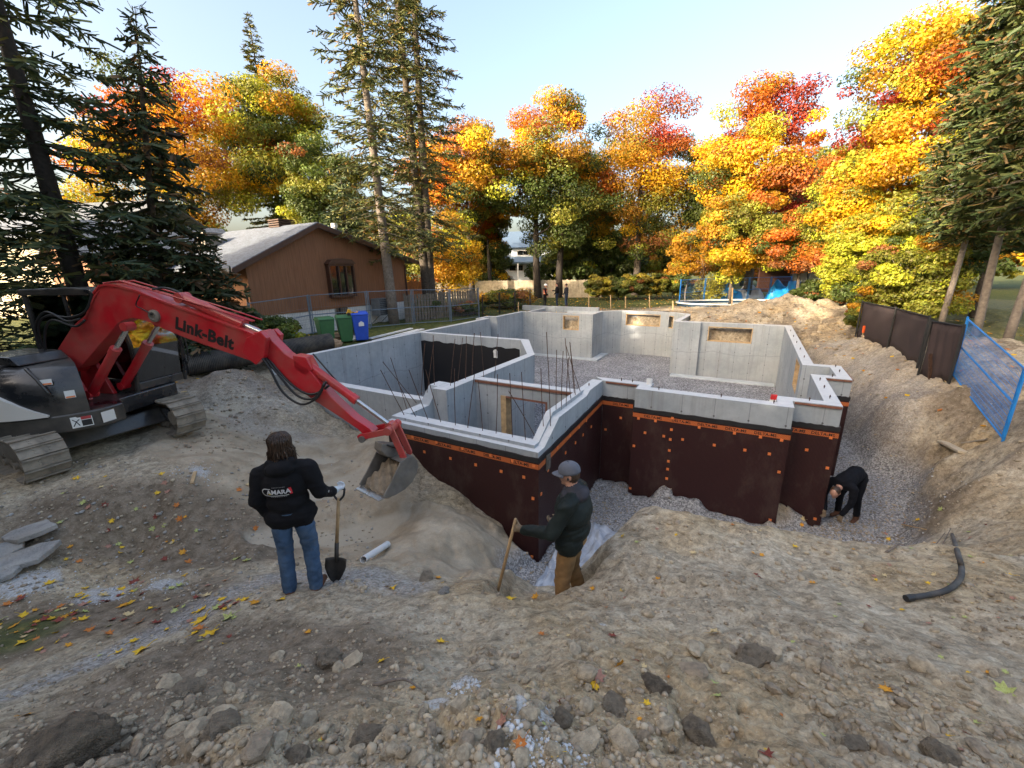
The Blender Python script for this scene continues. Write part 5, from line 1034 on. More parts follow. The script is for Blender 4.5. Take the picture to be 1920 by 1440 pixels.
ov = .35
def roof_slab(v0, z0, v1, z1, th=.14, u0=HU-HL-.3, u1=HU+.45):
    return [(v0, z0), (v1, z1), (v1, z1-th), (v0, z0-th)]
rl = MB().prism(roof_slab(HV0-.75, 2.62+.14, HA, 4.74), HU-HL-.3, HU+.42, 'x').build('roof', MAT['shingle'], BH)
rr_ = MB().prism(roof_slab(HA+.002, 4.74, HV1+.8, 2.95+.14), HU-HL-.3, HU+.42, 'x').build('roof', MAT['shingle'], BH)
MB().prism([(HV0-.78, 2.50), (HV0-.78, 2.72), (HA, 4.70), (HA, 4.50)], HU+.4202, HU+.46, 'x').build('fascia_board', MAT['browntrim'], BH)
MB().prism([(HA+.002, 4.50), (HA+.002, 4.70), (HV1+.83, 3.04), (HV1+.83, 2.84)], HU+.4202, HU+.46, 'x').build('fascia_board', MAT['browntrim'], BH)
gt = MB(); gt.box((HU-HL-.3, HV0-.90, 2.50), (HU+.42, HV0-.76, 2.62)); gt.build('gutter', MAT['browntrim'], BH)
MB().tube([(HU+.1, HV0-.82, 2.5), (HU+.1, HV0-.8, 2.35), (HU-.08, HV0-.12, 2.05), (HU-.08, HV0-.1, -.2)], .05, 8).build('downspout', MAT['browntrim'], BH)
MB().tube([(HU+.08, HV1-.05, 2.9), (HU+.08, HV1-.05, -.2)], .045, 8).build('downspout', MAT['browntrim'], BH)
def onw(px, py): return fr_pt(px, py, 'u', HU)
wa, wb = onw(610, 495), onw(661, 553); w0, w1, wz0, wz1 = wa[1], wb[1], wb[2]-.05, wa[2]
fw = MB(); fw.box((HU+.031, w0-.06, wz0), (HU+.30, w0+.02, wz1)); fw.box((HU+.031, w1-.02, wz0), (HU+.30, w1+.06, wz1)); fw.box((HU+.031, w0+.02, wz0), (HU+.30, w1-.02, wz0+.1)); fw.box((HU+.031, w0+.02, wz1-.1), (HU+.30, w1-.02, wz1))
for f in (.36, .68): v_ = w0+(w1-w0)*f; fw.box((HU+.22, v_-.035, wz0+.1), (HU+.30, v_+.035, wz1-.1))
wf = fw.build('window', MAT['browntrim'], BH)
for f0, f1 in ((0, .36), (.36, .68), (.68, 1)): MB().box((HU+.20, w0+(w1-w0)*f0+.04, wz0+.1), (HU+.215, w0+(w1-w0)*f1-.04, wz1-.1)).build('pane', MAT['window'], wf)
MB().prism([(w0-.12, wz1), (w1+.12, wz1), (w1-.1, wz1+.2), ((w0+w1)/2, wz1+.26), (w0+.1, wz1+.2)], HU+.031, HU+.38, 'x').build('window_hood', MAT['browntrim'], wf)
ba, bb = onw(629, 578), onw(653, 602); fw = MB(); fw.box((HU+.001, ba[1]-.06, bb[2]-.06), (HU+.03, bb[1]+.06, ba[2]+.04)); bw = fw.build('basement_window', MAT['grey_wood'], BH); MB().box((HU+.031, ba[1], bb[2]), (HU+.036, bb[1], ba[2])).build('pane', MAT['window'], bw)
aa, ab = onw(688, 560), onw(714, 588); ac = MB().box((HU+.25, aa[1], ab[2]), (HU+.85, ab[1], aa[2])).build('air_conditioner', plain('grey_metal_case', (.16, .17, .18), .5), BH, bevel=.02)
for k in range(9): z_ = ab[2]+.06+(aa[2]-ab[2]-.12)*k/8; MB().box((HU+.8505, aa[1]+.06, z_-.015), (HU+.865, ab[1]-.06, z_+.015)).build('louvre', MAT['blackplastic'], ac)
MB().tube([(HU+.02, aa[1]+.1, ab[2]-.5), (HU+.7, aa[1]+.1, ab[2]-.02)], .02, 5).tube([(HU+.02, ab[1]-.1, ab[2]-.5), (HU+.7, ab[1]-.1, ab[2]-.02)], .02, 5).build('bracket', MAT['steel'], ac)
def vent(u, v, z, s, mat, nm='roof_vent'):
    mb = MB(); mb.box((u-s/2, v-s/2, z-.3), (u+s/2, v+s/2, z+.12)); o = mb.build(nm, MAT[mat], BH)
    for k in range(4): MB().box((u-s/2-.03, v-s/2-.03, z+.14+k*.10), (u+s/2+.03, v+s/2+.03, z+.19+k*.10)).build('vent_louvre', MAT[mat], o)
    MB().box((u-s*.35, v-s*.35, z+.12), (u+s*.35, v+s*.35, z+.52)).build('vent_core', MAT['blackplastic'], o)
vent(HU-2.6, HA+.25, 4.55, .8, 'browntrim'); vent(HU-5.2, HA-1.9, 3.95, .8, 'grey_wood')
MB().tube([(HU-1.2, HA+2.2, 3.9), (HU-1.2, HA+2.2, 4.75)], .10, 12).tube([(HU-1.2, HA+2.2, 4.75), (HU-1.2, HA+2.2, 4.95)], .16, 12).build('plumbing_stack', MAT['white'], BH)
# cross wing roof behind
MB().prism([(-2.6, 2.9), (0, 4.55), (2.6, 2.9), (2.6, 2.75), (0, 4.4), (-2.6, 2.75)], HV0-3.5, HA, 'y', M=Matrix.Translation((HU-7.5, 0, .35))).build('wing_roof', MAT['shingle'], BH)
MB().prism([(-2.3, -.5), (2.3, -.5), (2.3, 3.0), (0, 4.39), (-2.3, 3.0)], HV0-3.2, HV0+.3, 'y', M=Matrix.Translation((HU-7.5, 0, .35))).build('wing_wall', MAT['siding'], BH)
MAT['cream'] = plain('cream_stucco', (.62, .53, .38), .85, var=.15)
CHO = WY(150, 500, 30); CH = thing('cream_house', 'cream walled house with a grey roof mostly hidden behind the dark spruces', 'house', (CHO.x-2, 30, -.4), math.radians(-8))
eave = WY(240, 438, 30).z+.4
MB().box((-8, 0, 0), (5.5, 8, eave)).build('wall', MAT['cream'], CH)
MB().prism([(-.9, eave-.15), (4, eave+2.6), (8.9, eave-.15), (8.9, eave-.3), (4, eave+2.42), (-.9, eave-.3)], -8.5, 6.2, 'x').build('roof', MAT['shingle'], CH)
for x in (-5.5, -1.5, 2.8):
    w_ = MB().box((x-.7, -.04, 1.1), (x+.7, -.001, 2.5)).build('window', MAT['white'], CH); MB().box((x-.6, -.06, 1.2), (x+.6, -.041, 2.4)).build('pane', MAT['window'], w_)
MAT['clap'] = plain('white_clapboard', (.50, .56, .62), .7, var=.1, bump=0)
MAT['blueroof'] = plain('blue_grey_roof', (.10, .15, .22), .7, var=.15, bump=0)
fo = WY(988, 520, 66); FH = thing('white_house', 'small far white two storey house with a blue grey porch roof', 'house', (fo.x, 66, -.4), math.radians(-6))
fz = lambda py: WY(988, py, 66).z+.4
MB().box((-3.6, 0, 0), (4.2, 7, fz(462))).build('wall', MAT['clap'], FH)
MB().prism([(-.6, fz(464)), (3.2, fz(430)), (7.5, fz(464))], -4.0, 4.6, 'x').build('roof', MAT['blueroof'], FH)
MB().prism([(-2.2, fz(494)), (0, fz(484)), (0, fz(481)), (-2.3, fz(491))], -4.2, 4.8, 'x').build('porch_roof', MAT['blueroof'], FH)
MB().box((-4, -2.4, 0), (4.6, -.01, .9)).build('porch_deck', plain('brown_deck', (.14, .07, .05), .8), FH)
for x in (-3.8, -1.2, 1.6, 4.4): MB().box((x-.08, -2.2, .9), (x+.08, -2.05, fz(492))).build('porch_post', MAT['white'], FH)
for x, y0, y1, w in ((-1.0, 478, 470, .42), (-.1, 478, 470, .42), (.8, 478, 470, .42), (-2.2, 507, 497, .5), (-1.1, 507, 497, .5), (1.2, 510, 498, .8), (2.6, 507, 497, .4)):
    w_ = MB().box((x-w-.1, -.06, fz(y0)-.1), (x+w+.1, -.002, fz(y1)+.1)).build('window', MAT['white'], FH); MB().box((x-w, -.09, fz(y0)), (x+w, -.061, fz(y1))).build('pane', MAT['window'], w_)
go = WY(1560, 515, 40); GA = thing('garage', 'pale garage with a dark open bay glimpsed under the yellow maple', 'garage', (go.x, 40, -.2), math.radians(10))
MB().box((-.2, 0, 0), (5, 5, 2.7)).build('wall', MAT['clap'], GA); MB().prism([(-.4, 2.71), (2.4, 4.0), (5.3, 2.71)], -.3, 5.3, 'y').build('roof', MAT['shingle'], GA)
cp = MB(); cp.box((-4.2, .2, 2.3), (-.3, 4.5, 2.45)); cp.build('carport_roof', MAT['browntrim'], GA)
for x in (-4.0, -2.2, -.5): MB().box((x-.07, .3, 0), (x+.07, .44, 2.29)).build('carport_post', MAT['blackplastic'], GA)
MB().box((-4.1, 4.2, 0), (-.3, 4.4, 2.29)).build('back_panel', MAT['browntrim'], GA)
for k, (x, w) in enumerate(((-3.1, 1.2), (-1.4, 1.0))):
    t = thing('storage_pile', ['dark covered pile under the carport beside the posts', 'dark covered pile under the carport next to the garage'][k], 'pile', GA.matrix_world @ Vector((x, 1.2, 0)), math.radians(10))
    MB().prism([(-w*.6, 0), (w*.6, 0), (w*.5, .7), (w*.1, 1.0), (-w*.5, .8)], 0, 1.2, 'y').build('cover', MAT['blackplastic'], t, bevel=.08)
    MB().cbox((0, .6, .03), (w*1.3, 1.4, .1)).build('pallet', MAT['grey_wood'], t)
# ------------------------------------------------------------------ fences
MAT['fence_steel'] = plain('grey_blue_galvanised_steel', (.17, .22, .28), .5, metal=.3, var=.2)
MAT['fence_blue'] = plain('bright_blue_paint', (.02, .22, .62), .4, var=.15)
MAT['fence_black'] = plain('black_wire', (.02, .02, .02), .6)
MAT['stained'] = plain('orange_stained_boards', (.42, .16, .05), .7, var=.25, scale=4)
MAT['oldboard'] = plain('old_grey_boards', (.16, .135, .105), .85, var=.4, scale=4)
MAT['paleboard'] = plain('pale_weathered_boards', (.50, .42, .30), .8, var=.3, scale=4)
def wirefence(name, label, pts, h, mat, wire=.05, hw=.2, wr=.003, pr=.024, rails=(1.0, .5, .04), group=None, cat='fence', posts=True):
    """posts at the given ground points, framed wire panels between"""
    t = thing(name, label, cat, pts[0], 0, group)
    for i, p in enumerate(pts):
        if posts: MB().tube([p+Vector((0, 0, -.2)), p+Vector((0, 0, h+.05))], pr, 8).build('post', MAT[mat], t, world=True)
    for a, b in zip(pts, pts[1:]):
        L = (b-a).length; fr = MB(); d = (b-a)/L
        for f in rails: fr.tube([a+Vector((0, 0, h*f)), b+Vector((0, 0, h*f))], pr*.8, 6)
        for f in (.07, L-.07): fr.tube([a+d*f+Vector((0, 0, .05)), a+d*f+Vector((0, 0, h))], pr*.8, 6)
        panel = fr.build('panel_frame', MAT[mat], t, world=True); w = MB()
        n = int(L/wire)
        for k in range(1, n): q = a+d*(k*L/n); w.tube([q+Vector((0, 0, .04)), q+Vector((0, 0, h))], wr, 3, cap=False)
        for k in range(1, int(h/hw)): z = Vector((0, 0, k*hw)); w.tube([a+z, b+z], wr*1.2, 3, cap=False)
        o = w.build('wire_mesh', MAT[mat], panel, world=True, fix=False); o['kind'] = 'stuff'
    return t
def G(p, dz=0): return Vector((p.x, p.y, gz(p.x, p.y)+dz))
wirefence('metal_fence', 'grey metal panel fence between the bungalow and the excavation', [G(W(480, 655, -.3)), G(W(588, 630, -.3)), G(W(695, 622, -.3)), G(W(777, 613, -.3)), G(W(846, 606, -.3)), G(W(899, 596, -.3))], 1.75, 'fence_steel', wire=.10, hw=.3)
wirefence('wire_fence', 'thin black wire fence in front of the weedy thicket at the back', [G(W(905, 597, -.3)), G(W(937, 591, -.3)), G(W(966, 585, -.3)), G(W(994, 580, -.3)), G(W(1020, 576, -.3))], 1.35, 'fence_black', wire=.12, hw=.2, pr=.02)
BL0 = [W(1272, 580, -.3), W(1318, 574, -.3), W(1358, 571, -.3), W(1400, 569, -.3), W(1440, 568, -.3), W(1478, 566, -.3)]
wirefence('blue_fence', 'blue panel fence round the far side of the swimming pool', [G(Vector((p.x*1.06, p.y*1.06, 0))) for p in BL0], 1.8, 'fence_blue', wire=.12, hw=.3)
BFL, BFR = W(1780, 722, -.4), W(1890, 797, -.4)
bt = WY(1805, 598, BFL.y).z-gz(BFL.x, BFL.y)
wirefence('blue_fence', 'bright blue panel fence leaning beside the dark mesh fence', [G(BFL), G(BFR)], bt, 'fence_blue', wire=.05, hw=.105, wr=.0035, pr=.022, rails=(1.0, .52, .02))
# dark screen fence on the right
MAT['screen'] = plain('dark_brown_mesh_screen', (.045, .030, .030), .85, var=.25, scale=2, bump=.3)
SFN = [G(W(1602, 640, -.3)), G(W(1660, 668, -.35)), G(W(1716, 703, -.38))]; SFM = [G(W(1720, 708, -.38)), G(W(1776, 728, -.4))]
SF = thing('screen_fence', 'dark brown mesh screen fence on black posts above the excavation', 'fence', SFN[0])
for pts, h0 in ((SFN, WY(1715, 595, SFN[2].y).z), (SFM, WY(1760, 612, SFM[1].y).z)):
    hs = [WY(1606, 566, SFN[0].y).z, None, h0] if pts is SFN else [h0, h0]
    if pts is SFN: hs[1] = (hs[0]+hs[2])/2
    for p, hh in zip(pts, hs): MB().tube([p+Vector((0, 0, -.3)), Vector((p.x, p.y, hh+.04))], .028, 8).build('post', MAT['fence_black'], SF, world=True)
    n = 30; P0 = [];
    for k in range(n+1):
        f = k/n*(len(pts)-1); i = min(int(f), len(pts)-2); q = pts[i].lerp(pts[i+1], f-i); hh = hs[i]+(hs[i+1]-hs[i])*(f-i)
        d = (pts[i+1]-pts[i]).normalized(); nr_ = Vector((-d.y, d.x, 0)); P0.append((q, hh, nr_))
    vs = []; fs = []; m = 6
    for (q, hh, nr_), k in zip(P0, range(n+1)):
        for j in range(m+1): z = (gz(q.x, q.y)-.02)*(1-j/m)+(hh-.02*math.sin(k*.9)**2)*j/m; vs.append(Vector((q.x, q.y, z))+nr_*(.035+.018*math.sin(k*.8+j*.7)*math.sin(j/m*3.1)))
    for k in range(n):
        for j in range(m): fs.append((k*(m+1)+j, (k+1)*(m+1)+j, (k+1)*(m+1)+j+1, k*(m+1)+j+1))
    o = MB()._add(vs, fs).build('mesh_screen', MAT['screen'], SF, smooth=True, world=True, fix=False); o.modifiers.new('s', 'SOLIDIFY').thickness = .006
    tr = MB().tube([Vector((q.x, q.y, hh)) for q, hh, _ in P0[::5]], .02, 6).build('top_rail', MAT['fence_black'], SF, world=True)
def boardfence(name, label, a, b, h, mat, bw=.14, gap=.012, uneven=.03, cat='fence', post=2.4, rnds=1):
    t = thing(name, label, cat, a); d = (b-a); L = d.length; d = d/L; nr_ = Vector((-d.y, d.x, 0)); R = random.Random(rnds); w = MB(); n = int(L/(bw+gap))
    for k in range(n):
        p = a+d*(k*(bw+gap)); q = p+d*bw; z0 = gz(p.x, p.y)-.05; z1 = z0+h+R.uniform(-uneven, uneven); o = nr_*(.012 if k % 2 else 0)
        w._add([p+o+Vector((0, 0, z0-p.z)), q+o+Vector((0, 0, z0-q.z)), q+o+nr_*.02+Vector((0, 0, z0-q.z)), p+o+nr_*.02+Vector((0, 0, z0-p.z)), p+o+Vector((0, 0, z1-p.z)), q+o+Vector((0, 0, z1-q.z)), q+o+nr_*.02+Vector((0, 0, z1-q.z)), p+o+nr_*.02+Vector((0, 0, z1-p.z))], [(3,2,1,0),(4,5,6,7),(0,1,5,4),(1,2,6,5),(2,3,7,6),(3,0,4,7)])
    o = w.build('boards', MAT[mat], t, world=True, fix=False); o['kind'] = 'stuff'
    for k in range(int(L/post)+1):
        p = a+d*min(L, k*post); z0 = gz(p.x, p.y)-.1; pm = MB(); pm.box((-.05, -.05, z0), (.05, .05, z0+h+.12), Matrix.Translation((p.x-nr_.x*-.08, p.y-nr_.y*-.08, 0))); pm.build('post', MAT[mat], t, world=True)
    for f in (.2, .8): w = MB(); w.tube([a+nr_*.05+Vector((0, 0, h*f)), b+nr_*.05+Vector((0, 0, h*f))], .035, 4).build('rail', MAT[mat], t, world=True)
    return t
boardfence('board_fence', 'pale sunlit board fence across the far end of the lot', G(W(800, 560, -.3)), G(W(1130, 557, -.3)), 1.75, 'paleboard', rnds=2)
boardfence('board_fence', 'old grey board fence with gaps behind the metal panels', G(W(764, 606, -.3)), G(W(900, 590, -.3)), 1.55, 'oldboard', bw=.15, gap=.05, uneven=.05, rnds=3)
boardfence('board_fence', 'orange stained board fence at the right end of the bungalow', G(WY(757, 570, 26.5)), G(WY(797, 566, 29)), 2.2, 'stained', rnds=4)
# ------------------------------------------------------------------ swimming pool and tarps
PO = W(1395, 575, -.3); PL = thing('swimming_pool', 'oval pool with a white rim and dark blue liner beside the dirt heap', 'pool', (PO.x+.2, PO.y, gz(PO.x, PO.y)), math.radians(-12))
def ring(rx, ry, z0, z1, wd, n=48):
    mb = MB(); vs = []
    for i in range(n):
        a = 2*math.pi*i/n; c, s = math.cos(a), math.sin(a)
        for r, z in ((0, z0), (wd, z0), (wd, z1), (0, z1)): vs.append(((rx+r)*c, (ry+r)*s, z))
    return mb._add(vs, [(i*4+j, ((i+1) % n)*4+j, ((i+1) % n)*4+(j+1) % 4, i*4+(j+1) % 4) for i in range(n) for j in range(4)])
ring(4.6, 2.3, .14, .22, .16).build('rim', MAT['white'], PL, smooth=False)
MAT['liner'] = plain('dark_blue_liner', (.02, .05, .09), .5, var=.2)
ring(4.58, 2.28, -.3, .139, .06).build('liner', MAT['liner'], PL)
MAT['poolwater'] = plain('dark_pool_water', (.01, .03, .05), .05, var=.2, bump=.1)
MB().poly([(4.58*math.cos(2*math.pi*i/40), 2.28*math.sin(2*math.pi*i/40), .05) for i in range(40)]).build('pool_water', MAT['poolwater'], PL, fix=False)
MAT['tarp_blue'] = plain('bright_blue_tarpaulin', (.015, .26, .66), .4, var=.2, scale=3, bump=.3)
MAT['tarp_grey'] = plain('silver_grey_tarpaulin', (.42, .45, .50), .4, var=.2, scale=3, bump=.3)
MAT['tarp_white'] = plain('white_sheet', (.72, .72, .74), .6, var=.1, bump=.2)
def heap(name, label, c, sx, sy, h, mat, seed, cat='tarp'):
    bm = bmesh.new(); bmesh.ops.create_grid(bm, x_segments=22, y_segments=14, size=1); R = np.random.default_rng(seed); k1, k2 = R.uniform(3, 7, 2)
    for v in bm.verts:
        x, y = v.co.x, v.co.y; e = max(0, 1-(abs(x)**2.6+abs(y)**2.6)); z = h*(e**.6)*(.75+.3*math.sin(x*k1+seed)*math.cos(y*k2))+.06*math.sin(x*13+y*9)*e**.3
        v.co = Vector((x*sx*(1+.1*math.sin(y*5+seed)), y*sy, z))
    me = bpy.data.meshes.new(name); bm.to_mesh(me); bm.free(); o = link(name, me, MAT[mat]); o.location = (c.x, c.y, gz(c.x, c.y)); o.modifiers.new('s', 'SOLIDIFY').thickness = .01
    for p in me.polygons: p.use_smooth = True
    return tag(o, label, cat)
heap('tarpaulin', 'blue tarpaulin heaped at the pool edge nearest the wooden stake', Vector((W(1398, 566, -.2).x, 35, 0)), 1.3, .7, 1.1, 'tarp_blue', 1)
heap('tarpaulin', 'silver grey tarpaulin heaped between the two blue tarpaulins', Vector((W(1438, 566, -.2).x*1.02, 35.2, 0)), 1.2, .7, 1.35, 'tarp_grey', 2)
heap('tarpaulin', 'blue tarpaulin draped high behind the dirt heap', Vector((WY(1462, 560, 34).x, 34, 0)), 1.1, .8, 1.6, 'tarp_blue', 3)
heap('sheet', 'white sheet covering something right of the dirt heap', Vector((WY(1524, 570, 27).x, 27, 0)), .9, .7, 1.0, 'tarp_white', 4, 'sheet')
tp = WY(1489, 562, 33); th_ = WY(1489, 527, 33).z
TB = MB(); n = 12; vs = []; 
for k in range(n+1):
    for j in range(9): vs.append(Vector((tp.x-.7+1.35*k/n, 33+.5*k/n+.06*math.sin(k*1.3+j*.6), gz(tp.x, 33)+(th_-gz(tp.x, 33))*j/8)))
o = TB._add(vs, [(k*9+j, (k+1)*9+j, (k+1)*9+j+1, k*9+j+1) for k in range(n) for j in range(8)]).build('hanging_tarpaulin', MAT['tarp_blue'], smooth=True, fix=False); o.modifiers.new('s', 'SOLIDIFY').thickness = .01
tag(o, 'flat blue tarpaulin hung upright at the end of the blue fence', 'tarp')
# ------------------------------------------------------------------ bins, pipes and rubbish by the wall
MAT['bin_green'] = plain('green_plastic', (.045, .15, .055), .5, var=.15); MAT['bin_blue'] = plain('blue_plastic', (.025, .09, .55), .45, var=.12)
def wheelie(label, x, y, rz, mat, s=1.0, tilt=0):
    t = thing('wheeled_bin', label, 'bin', (x, y, gz(x, y)-.02), rz, 'wheeled bins by the fence')
    b = MB(); w0, w1, d0, d1 = .22*s, .29*s, .24*s, .33*s
    b._add([(-w0, -d0, .06), (w0, -d0, .06), (w0, d0, .06), (-w0, d0, .06), (-w1, -d1, 1.0*s), (w1, -d1, 1.0*s), (w1, d1, 1.0*s), (-w1, d1, 1.0*s)], [(3,2,1,0),(4,5,6,7),(0,1,5,4),(1,2,6,5),(2,3,7,6),(3,0,4,7)])
    body = b.build('body', MAT[mat], t, bevel=.03)
    MB().box((-w1-.02, -d1-.03, 1.001*s), (w1+.02, d1+.02, 1.03*s)).prism([(-d1-.02, 1.03*s), (d1+.01, 1.03*s), (d1-.1, 1.10*s), (-d1+.1, 1.08*s)], -w1, w1, 'x').build('lid', MAT[mat], t, bevel=.015)
    MB().tube([(-w1, d1+.06, .98*s), (w1, d1+.06, .98*s)], .02, 8).build('handle', MAT[mat], t)
    for sx in (-1, 1): MB(Matrix.Translation((sx*(w0+.03), d0+.02, .11)) @ Matrix.Rotation(math.pi/2, 4, 'Y')).lathe([(.11, -.03), (.11, .03)], 14).build('wheel', MAT['blackplastic'], t)
    return t
b1, b2, b3 = W(617, 650, -.3), W(648, 647, -.3), W(676, 645, -.3)
wheelie('green wheeled bin farther from the blue one, lid slightly askew', b1.x-.05, b1.y, math.radians(40), 'bin_green')
wheelie('green wheeled bin touching the blue bin', b2.x, b2.y+.15, math.radians(30), 'bin_green')
bb = wheelie('blue recycling bin beside the two green bins', b3.x, b3.y+.2, math.radians(25), 'bin_blue', 1.08)
M_ = Matrix.Translation((.02, -.3, .72)) @ Matrix.Rotation(math.pi/2, 4, 'X'); pl_ = MB(M_); pl_.prism([(-.1, -.08), (.1, -.08), (.1, .05), (0, .12), (-.1, .05)], -.01, .045, 'z'); pl_.build('white_emblem', MAT['decal'], bb)
TT = thing('toy_truck', 'small yellow toy digger lying on the bin lid', 'toy', (b2.x+.32, b2.y+.1, gz(b2.x, b2.y)+1.10), .5)
MAT['toyyellow'] = plain('yellow_toy_plastic', (.75, .42, .02), .4, bump=0)
MB().prism([(-.16, .06), (.14, .06), (.14, .12), (.02, .13), (0, .22), (-.1, .22), (-.12, .13), (-.16, .12)], -.07, .07, 'y').build('body', MAT['toyyellow'], TT, bevel=.008)
MB().prism([(.14, .05), (.24, .04), (.26, .14), (.22, .10), (.14, .11)], -.09, .09, 'y').build('loader_bucket', MAT['toyyellow'], TT)
for x in (-.09, .08):
    for y in (-.085, .085): MB(Matrix.Translation((x, y, .055)) @ Matrix.Rotation(math.pi/2, 4, 'X')).lathe([(.055, -.022), (.055, .022)], 12).build('wheel', MAT['blackplastic'], TT)
# corrugated drain pipe
c0, c1 = W(352, 700, -.35), W(624, 655, -.3); c0.z = gz(c0.x, c0.y)+.34; c1.z = gz(c1.x, c1.y)+.34; ax_ = c1-c0; L = ax_.length
CU = thing('corrugated_pipe', 'black corrugated drain pipe lying behind the excavator', 'pipe', c0)
n = int(L/.045); prof = []
for i in range(n): z = i*.045; prof += [(.335, z), (.335, z+.02), (.305, z+.026), (.305, z+.040)]
Mc = Matrix.Translation((0, 0, 0)) @ ax_.to_track_quat('Z', 'Y').to_matrix().to_4x4()
MB(Mc).lathe(prof, 22, cap=False).build('corrugated_wall', MAT['dustyblack'], CU, auto=60, fix=False)
MB(Mc).lathe([(.30, .01), (.30, L-.05)], 22, cap=False).build('inner_wall', MAT['blackplastic'], CU, auto=60, fix=False)
MB(Mc).lathe([(.301, -.002), (.335, -.002), (.335, .001)], 22, cap=False).build('end_lip', MAT['blackplastic'], CU, fix=False)
# rubbish along the wall
MAT['cardboard'] = plain('brown_cardboard', (.42, .27, .16), .85, var=.2); MAT['bag'] = plain('pale_crumpled_bag', (.62, .60, .57), .6, var=.25, bump=.5)
def blobobj(name, label, c, r, sc, mat, seed, cat, z=0):
    rnd.seed(seed); o = MB().ico((0, 0, r*sc[2]*.7), r, 3, .10, sc).build(name, MAT[mat], smooth=False); o.location = (c.x, c.y, gz(c.x, c.y)+z); o.rotation_euler = (0, 0, seed); return tag(o, label, cat)
q = W(648, 640, -.25)
t = thing('cardboard_box', 'open brown cardboard box with a white label by the wall', 'box', (q.x, q.y-.3, gz(q.x, q.y-.3)), .4)
MB().box((-.28, -.2, 0), (.28, .2, .36)).build('box_body', MAT['cardboard'], t); MB(Matrix.Translation((0, -.2, .36)) @ Matrix.Rotation(math.radians(40), 4, 'X')).box((-.28, -.2, 0), (.28, 0, .006)).build('flap', MAT['cardboard'], t); MB().box((.05, -.206, .08), (.22, -.201, .30)).build('label', MAT['decal'], t)
for k, (px, py, lab) in enumerate([(612, 650, 'pale crumpled bag at the end of the rubbish nearest the corrugated pipe'), (630, 648, 'torn paper bag leaning on the cardboard box'), (668, 640, 'pale crumpled bag in front of the blue bin')]):
    q = W(px, py, -.25); blobobj('rubbish_bag', lab, Vector((q.x, q.y-.2, 0)), .26, (1.3, .9, .7), 'bag' if k != 1 else 'cardboard', 3+k, 'bag')
for k, (p, q, lab) in enumerate([((694, 634), (772, 618), 'white board in the stack by the wall, farthest from the foundation'), ((700, 638), (785, 620), 'white board in the middle of the stack by the wall'), ((712, 640), (793, 621), 'white board of the stack lying nearest the foundation')]):
    a, b = W(*p, -.1), W(*q, -.1); a.z = max(gz(a.x, a.y), -.35)+.10+.05*k; b.z = max(gz(b.x, b.y), -.35)+.10+.05*k
    o = MB(basis(a, b-a, (0, 0, 1))).box((0, -.09, 0), ((b-a).length, .09, .045)).build('white_board', MAT['white']); tag(o, lab, 'board', 'white boards stacked by the wall')
# ------------------------------------------------------------------ stakes on the lawn and pile
for k, (px, pb, pt, z, lab) in enumerate([(1104, 580, 552, -.3, 'survey stake nearest the three people'), (1145, 580, 553, -.3, 'second survey stake from the people, in front of the hedge'), (1173, 578, 556, -.3, 'short survey stake before the middle of the hedge'), (1218, 577, 553, -.3, 'survey stake before the bright end of the hedge'), (1262, 583, 564, -.3, 'low survey stake beside the blue fence corner'), (972, 585, 566, -.3, 'low survey stake at the weedy thicket'), (1372, 582, 540, -.2, 'tall wooden stake standing at the swimming pool'), (1748, 705, 663, -.25, 'rusty brown stake in front of the dark mesh fence')]):
    b = W(px, pb, z); b.z = gz(b.x, b.y); tp = WY(px+(2 if k == 6 else 0), pt, b.y); o = MB(basis((b.x, b.y, b.z-.2), tp-b, (0, 1, 0))).box((0, -.035, -.02), ((tp-b).length+.2, .035, .02)).build('wooden_stake', MAT['raw_wood'] if k != 7 else MAT['rust']); tag(o, lab, 'stake')
b = W(1616, 640, -.2); b.z = gz(b.x, b.y); tp = WY(1620, 612, b.y); ST = thing('flagged_stake', 'wooden stake tipped with bright orange ribbon at the mesh fence end', 'stake', b)
MB().box((-.025, -.015, -.2), (.025, .015, tp.z-b.z)).build('stake', MAT['raw_wood'], ST)
MAT['flag'] = plain('fluorescent_orange_ribbon', (.85, .12, .02), .6, bump=0)
MB().box((-.05, -.03, tp.z-b.z-.22), (.05, .03, tp.z-b.z+.02)).prism([(.03, tp.z-b.z-.2), (.14, tp.z-b.z-.34), (.10, tp.z-b.z-.10)], -.004, .004, 'y').build('ribbon', MAT['flag'], ST)
# ------------------------------------------------------------------ people
from mathutils.bvhtree import BVHTree
def cloth_mat(name, col, rough=.9, var=.25, weave=120, dirt=None):
    t = NT(name); O = t.coord(); n = t.noise(O, 7, 5, .6); c = t.mix(1.0, (*col, 1), t.ramp(n, [(.3, 1-var), (.7, 1+var)]), 'MULTIPLY')
    if dirt: c = t.mix(t.ramp(t.noise(O, 4, 5, .7), [(.52, 0), (.7, .45)]), c, dirt)
    t.bsdf(c, rough, 0, t.bump(t.math('ADD', t.math('MULTIPLY', t.noise(O, weave, 2), .25), t.noise(O, 16, 4)), .5, .012), .25); return t.m
MAT['black_cloth'] = cloth_mat('black_fleece', (.008, .008, .010)); MAT['denim'] = cloth_mat('blue_denim', (.055, .10, .175), var=.4, dirt=(.14, .17, .2))
MAT['green_cloth'] = cloth_mat('dark_green_quilted_jacket', (.012, .018, .017), .6, weave=40); MAT['tan_cloth'] = cloth_mat('tan_canvas', (.27, .16, .07), var=.25, dirt=(.17, .11, .06))
MAT['navy_cloth'] = cloth_mat('navy_workwear', (.005, .006, .010)); MAT['hood_grey'] = cloth_mat('charcoal_hood', (.045, .045, .055)); MAT['cap_cloth'] = cloth_mat('grey_cap_cloth', (.13, .14, .17), var=.12)
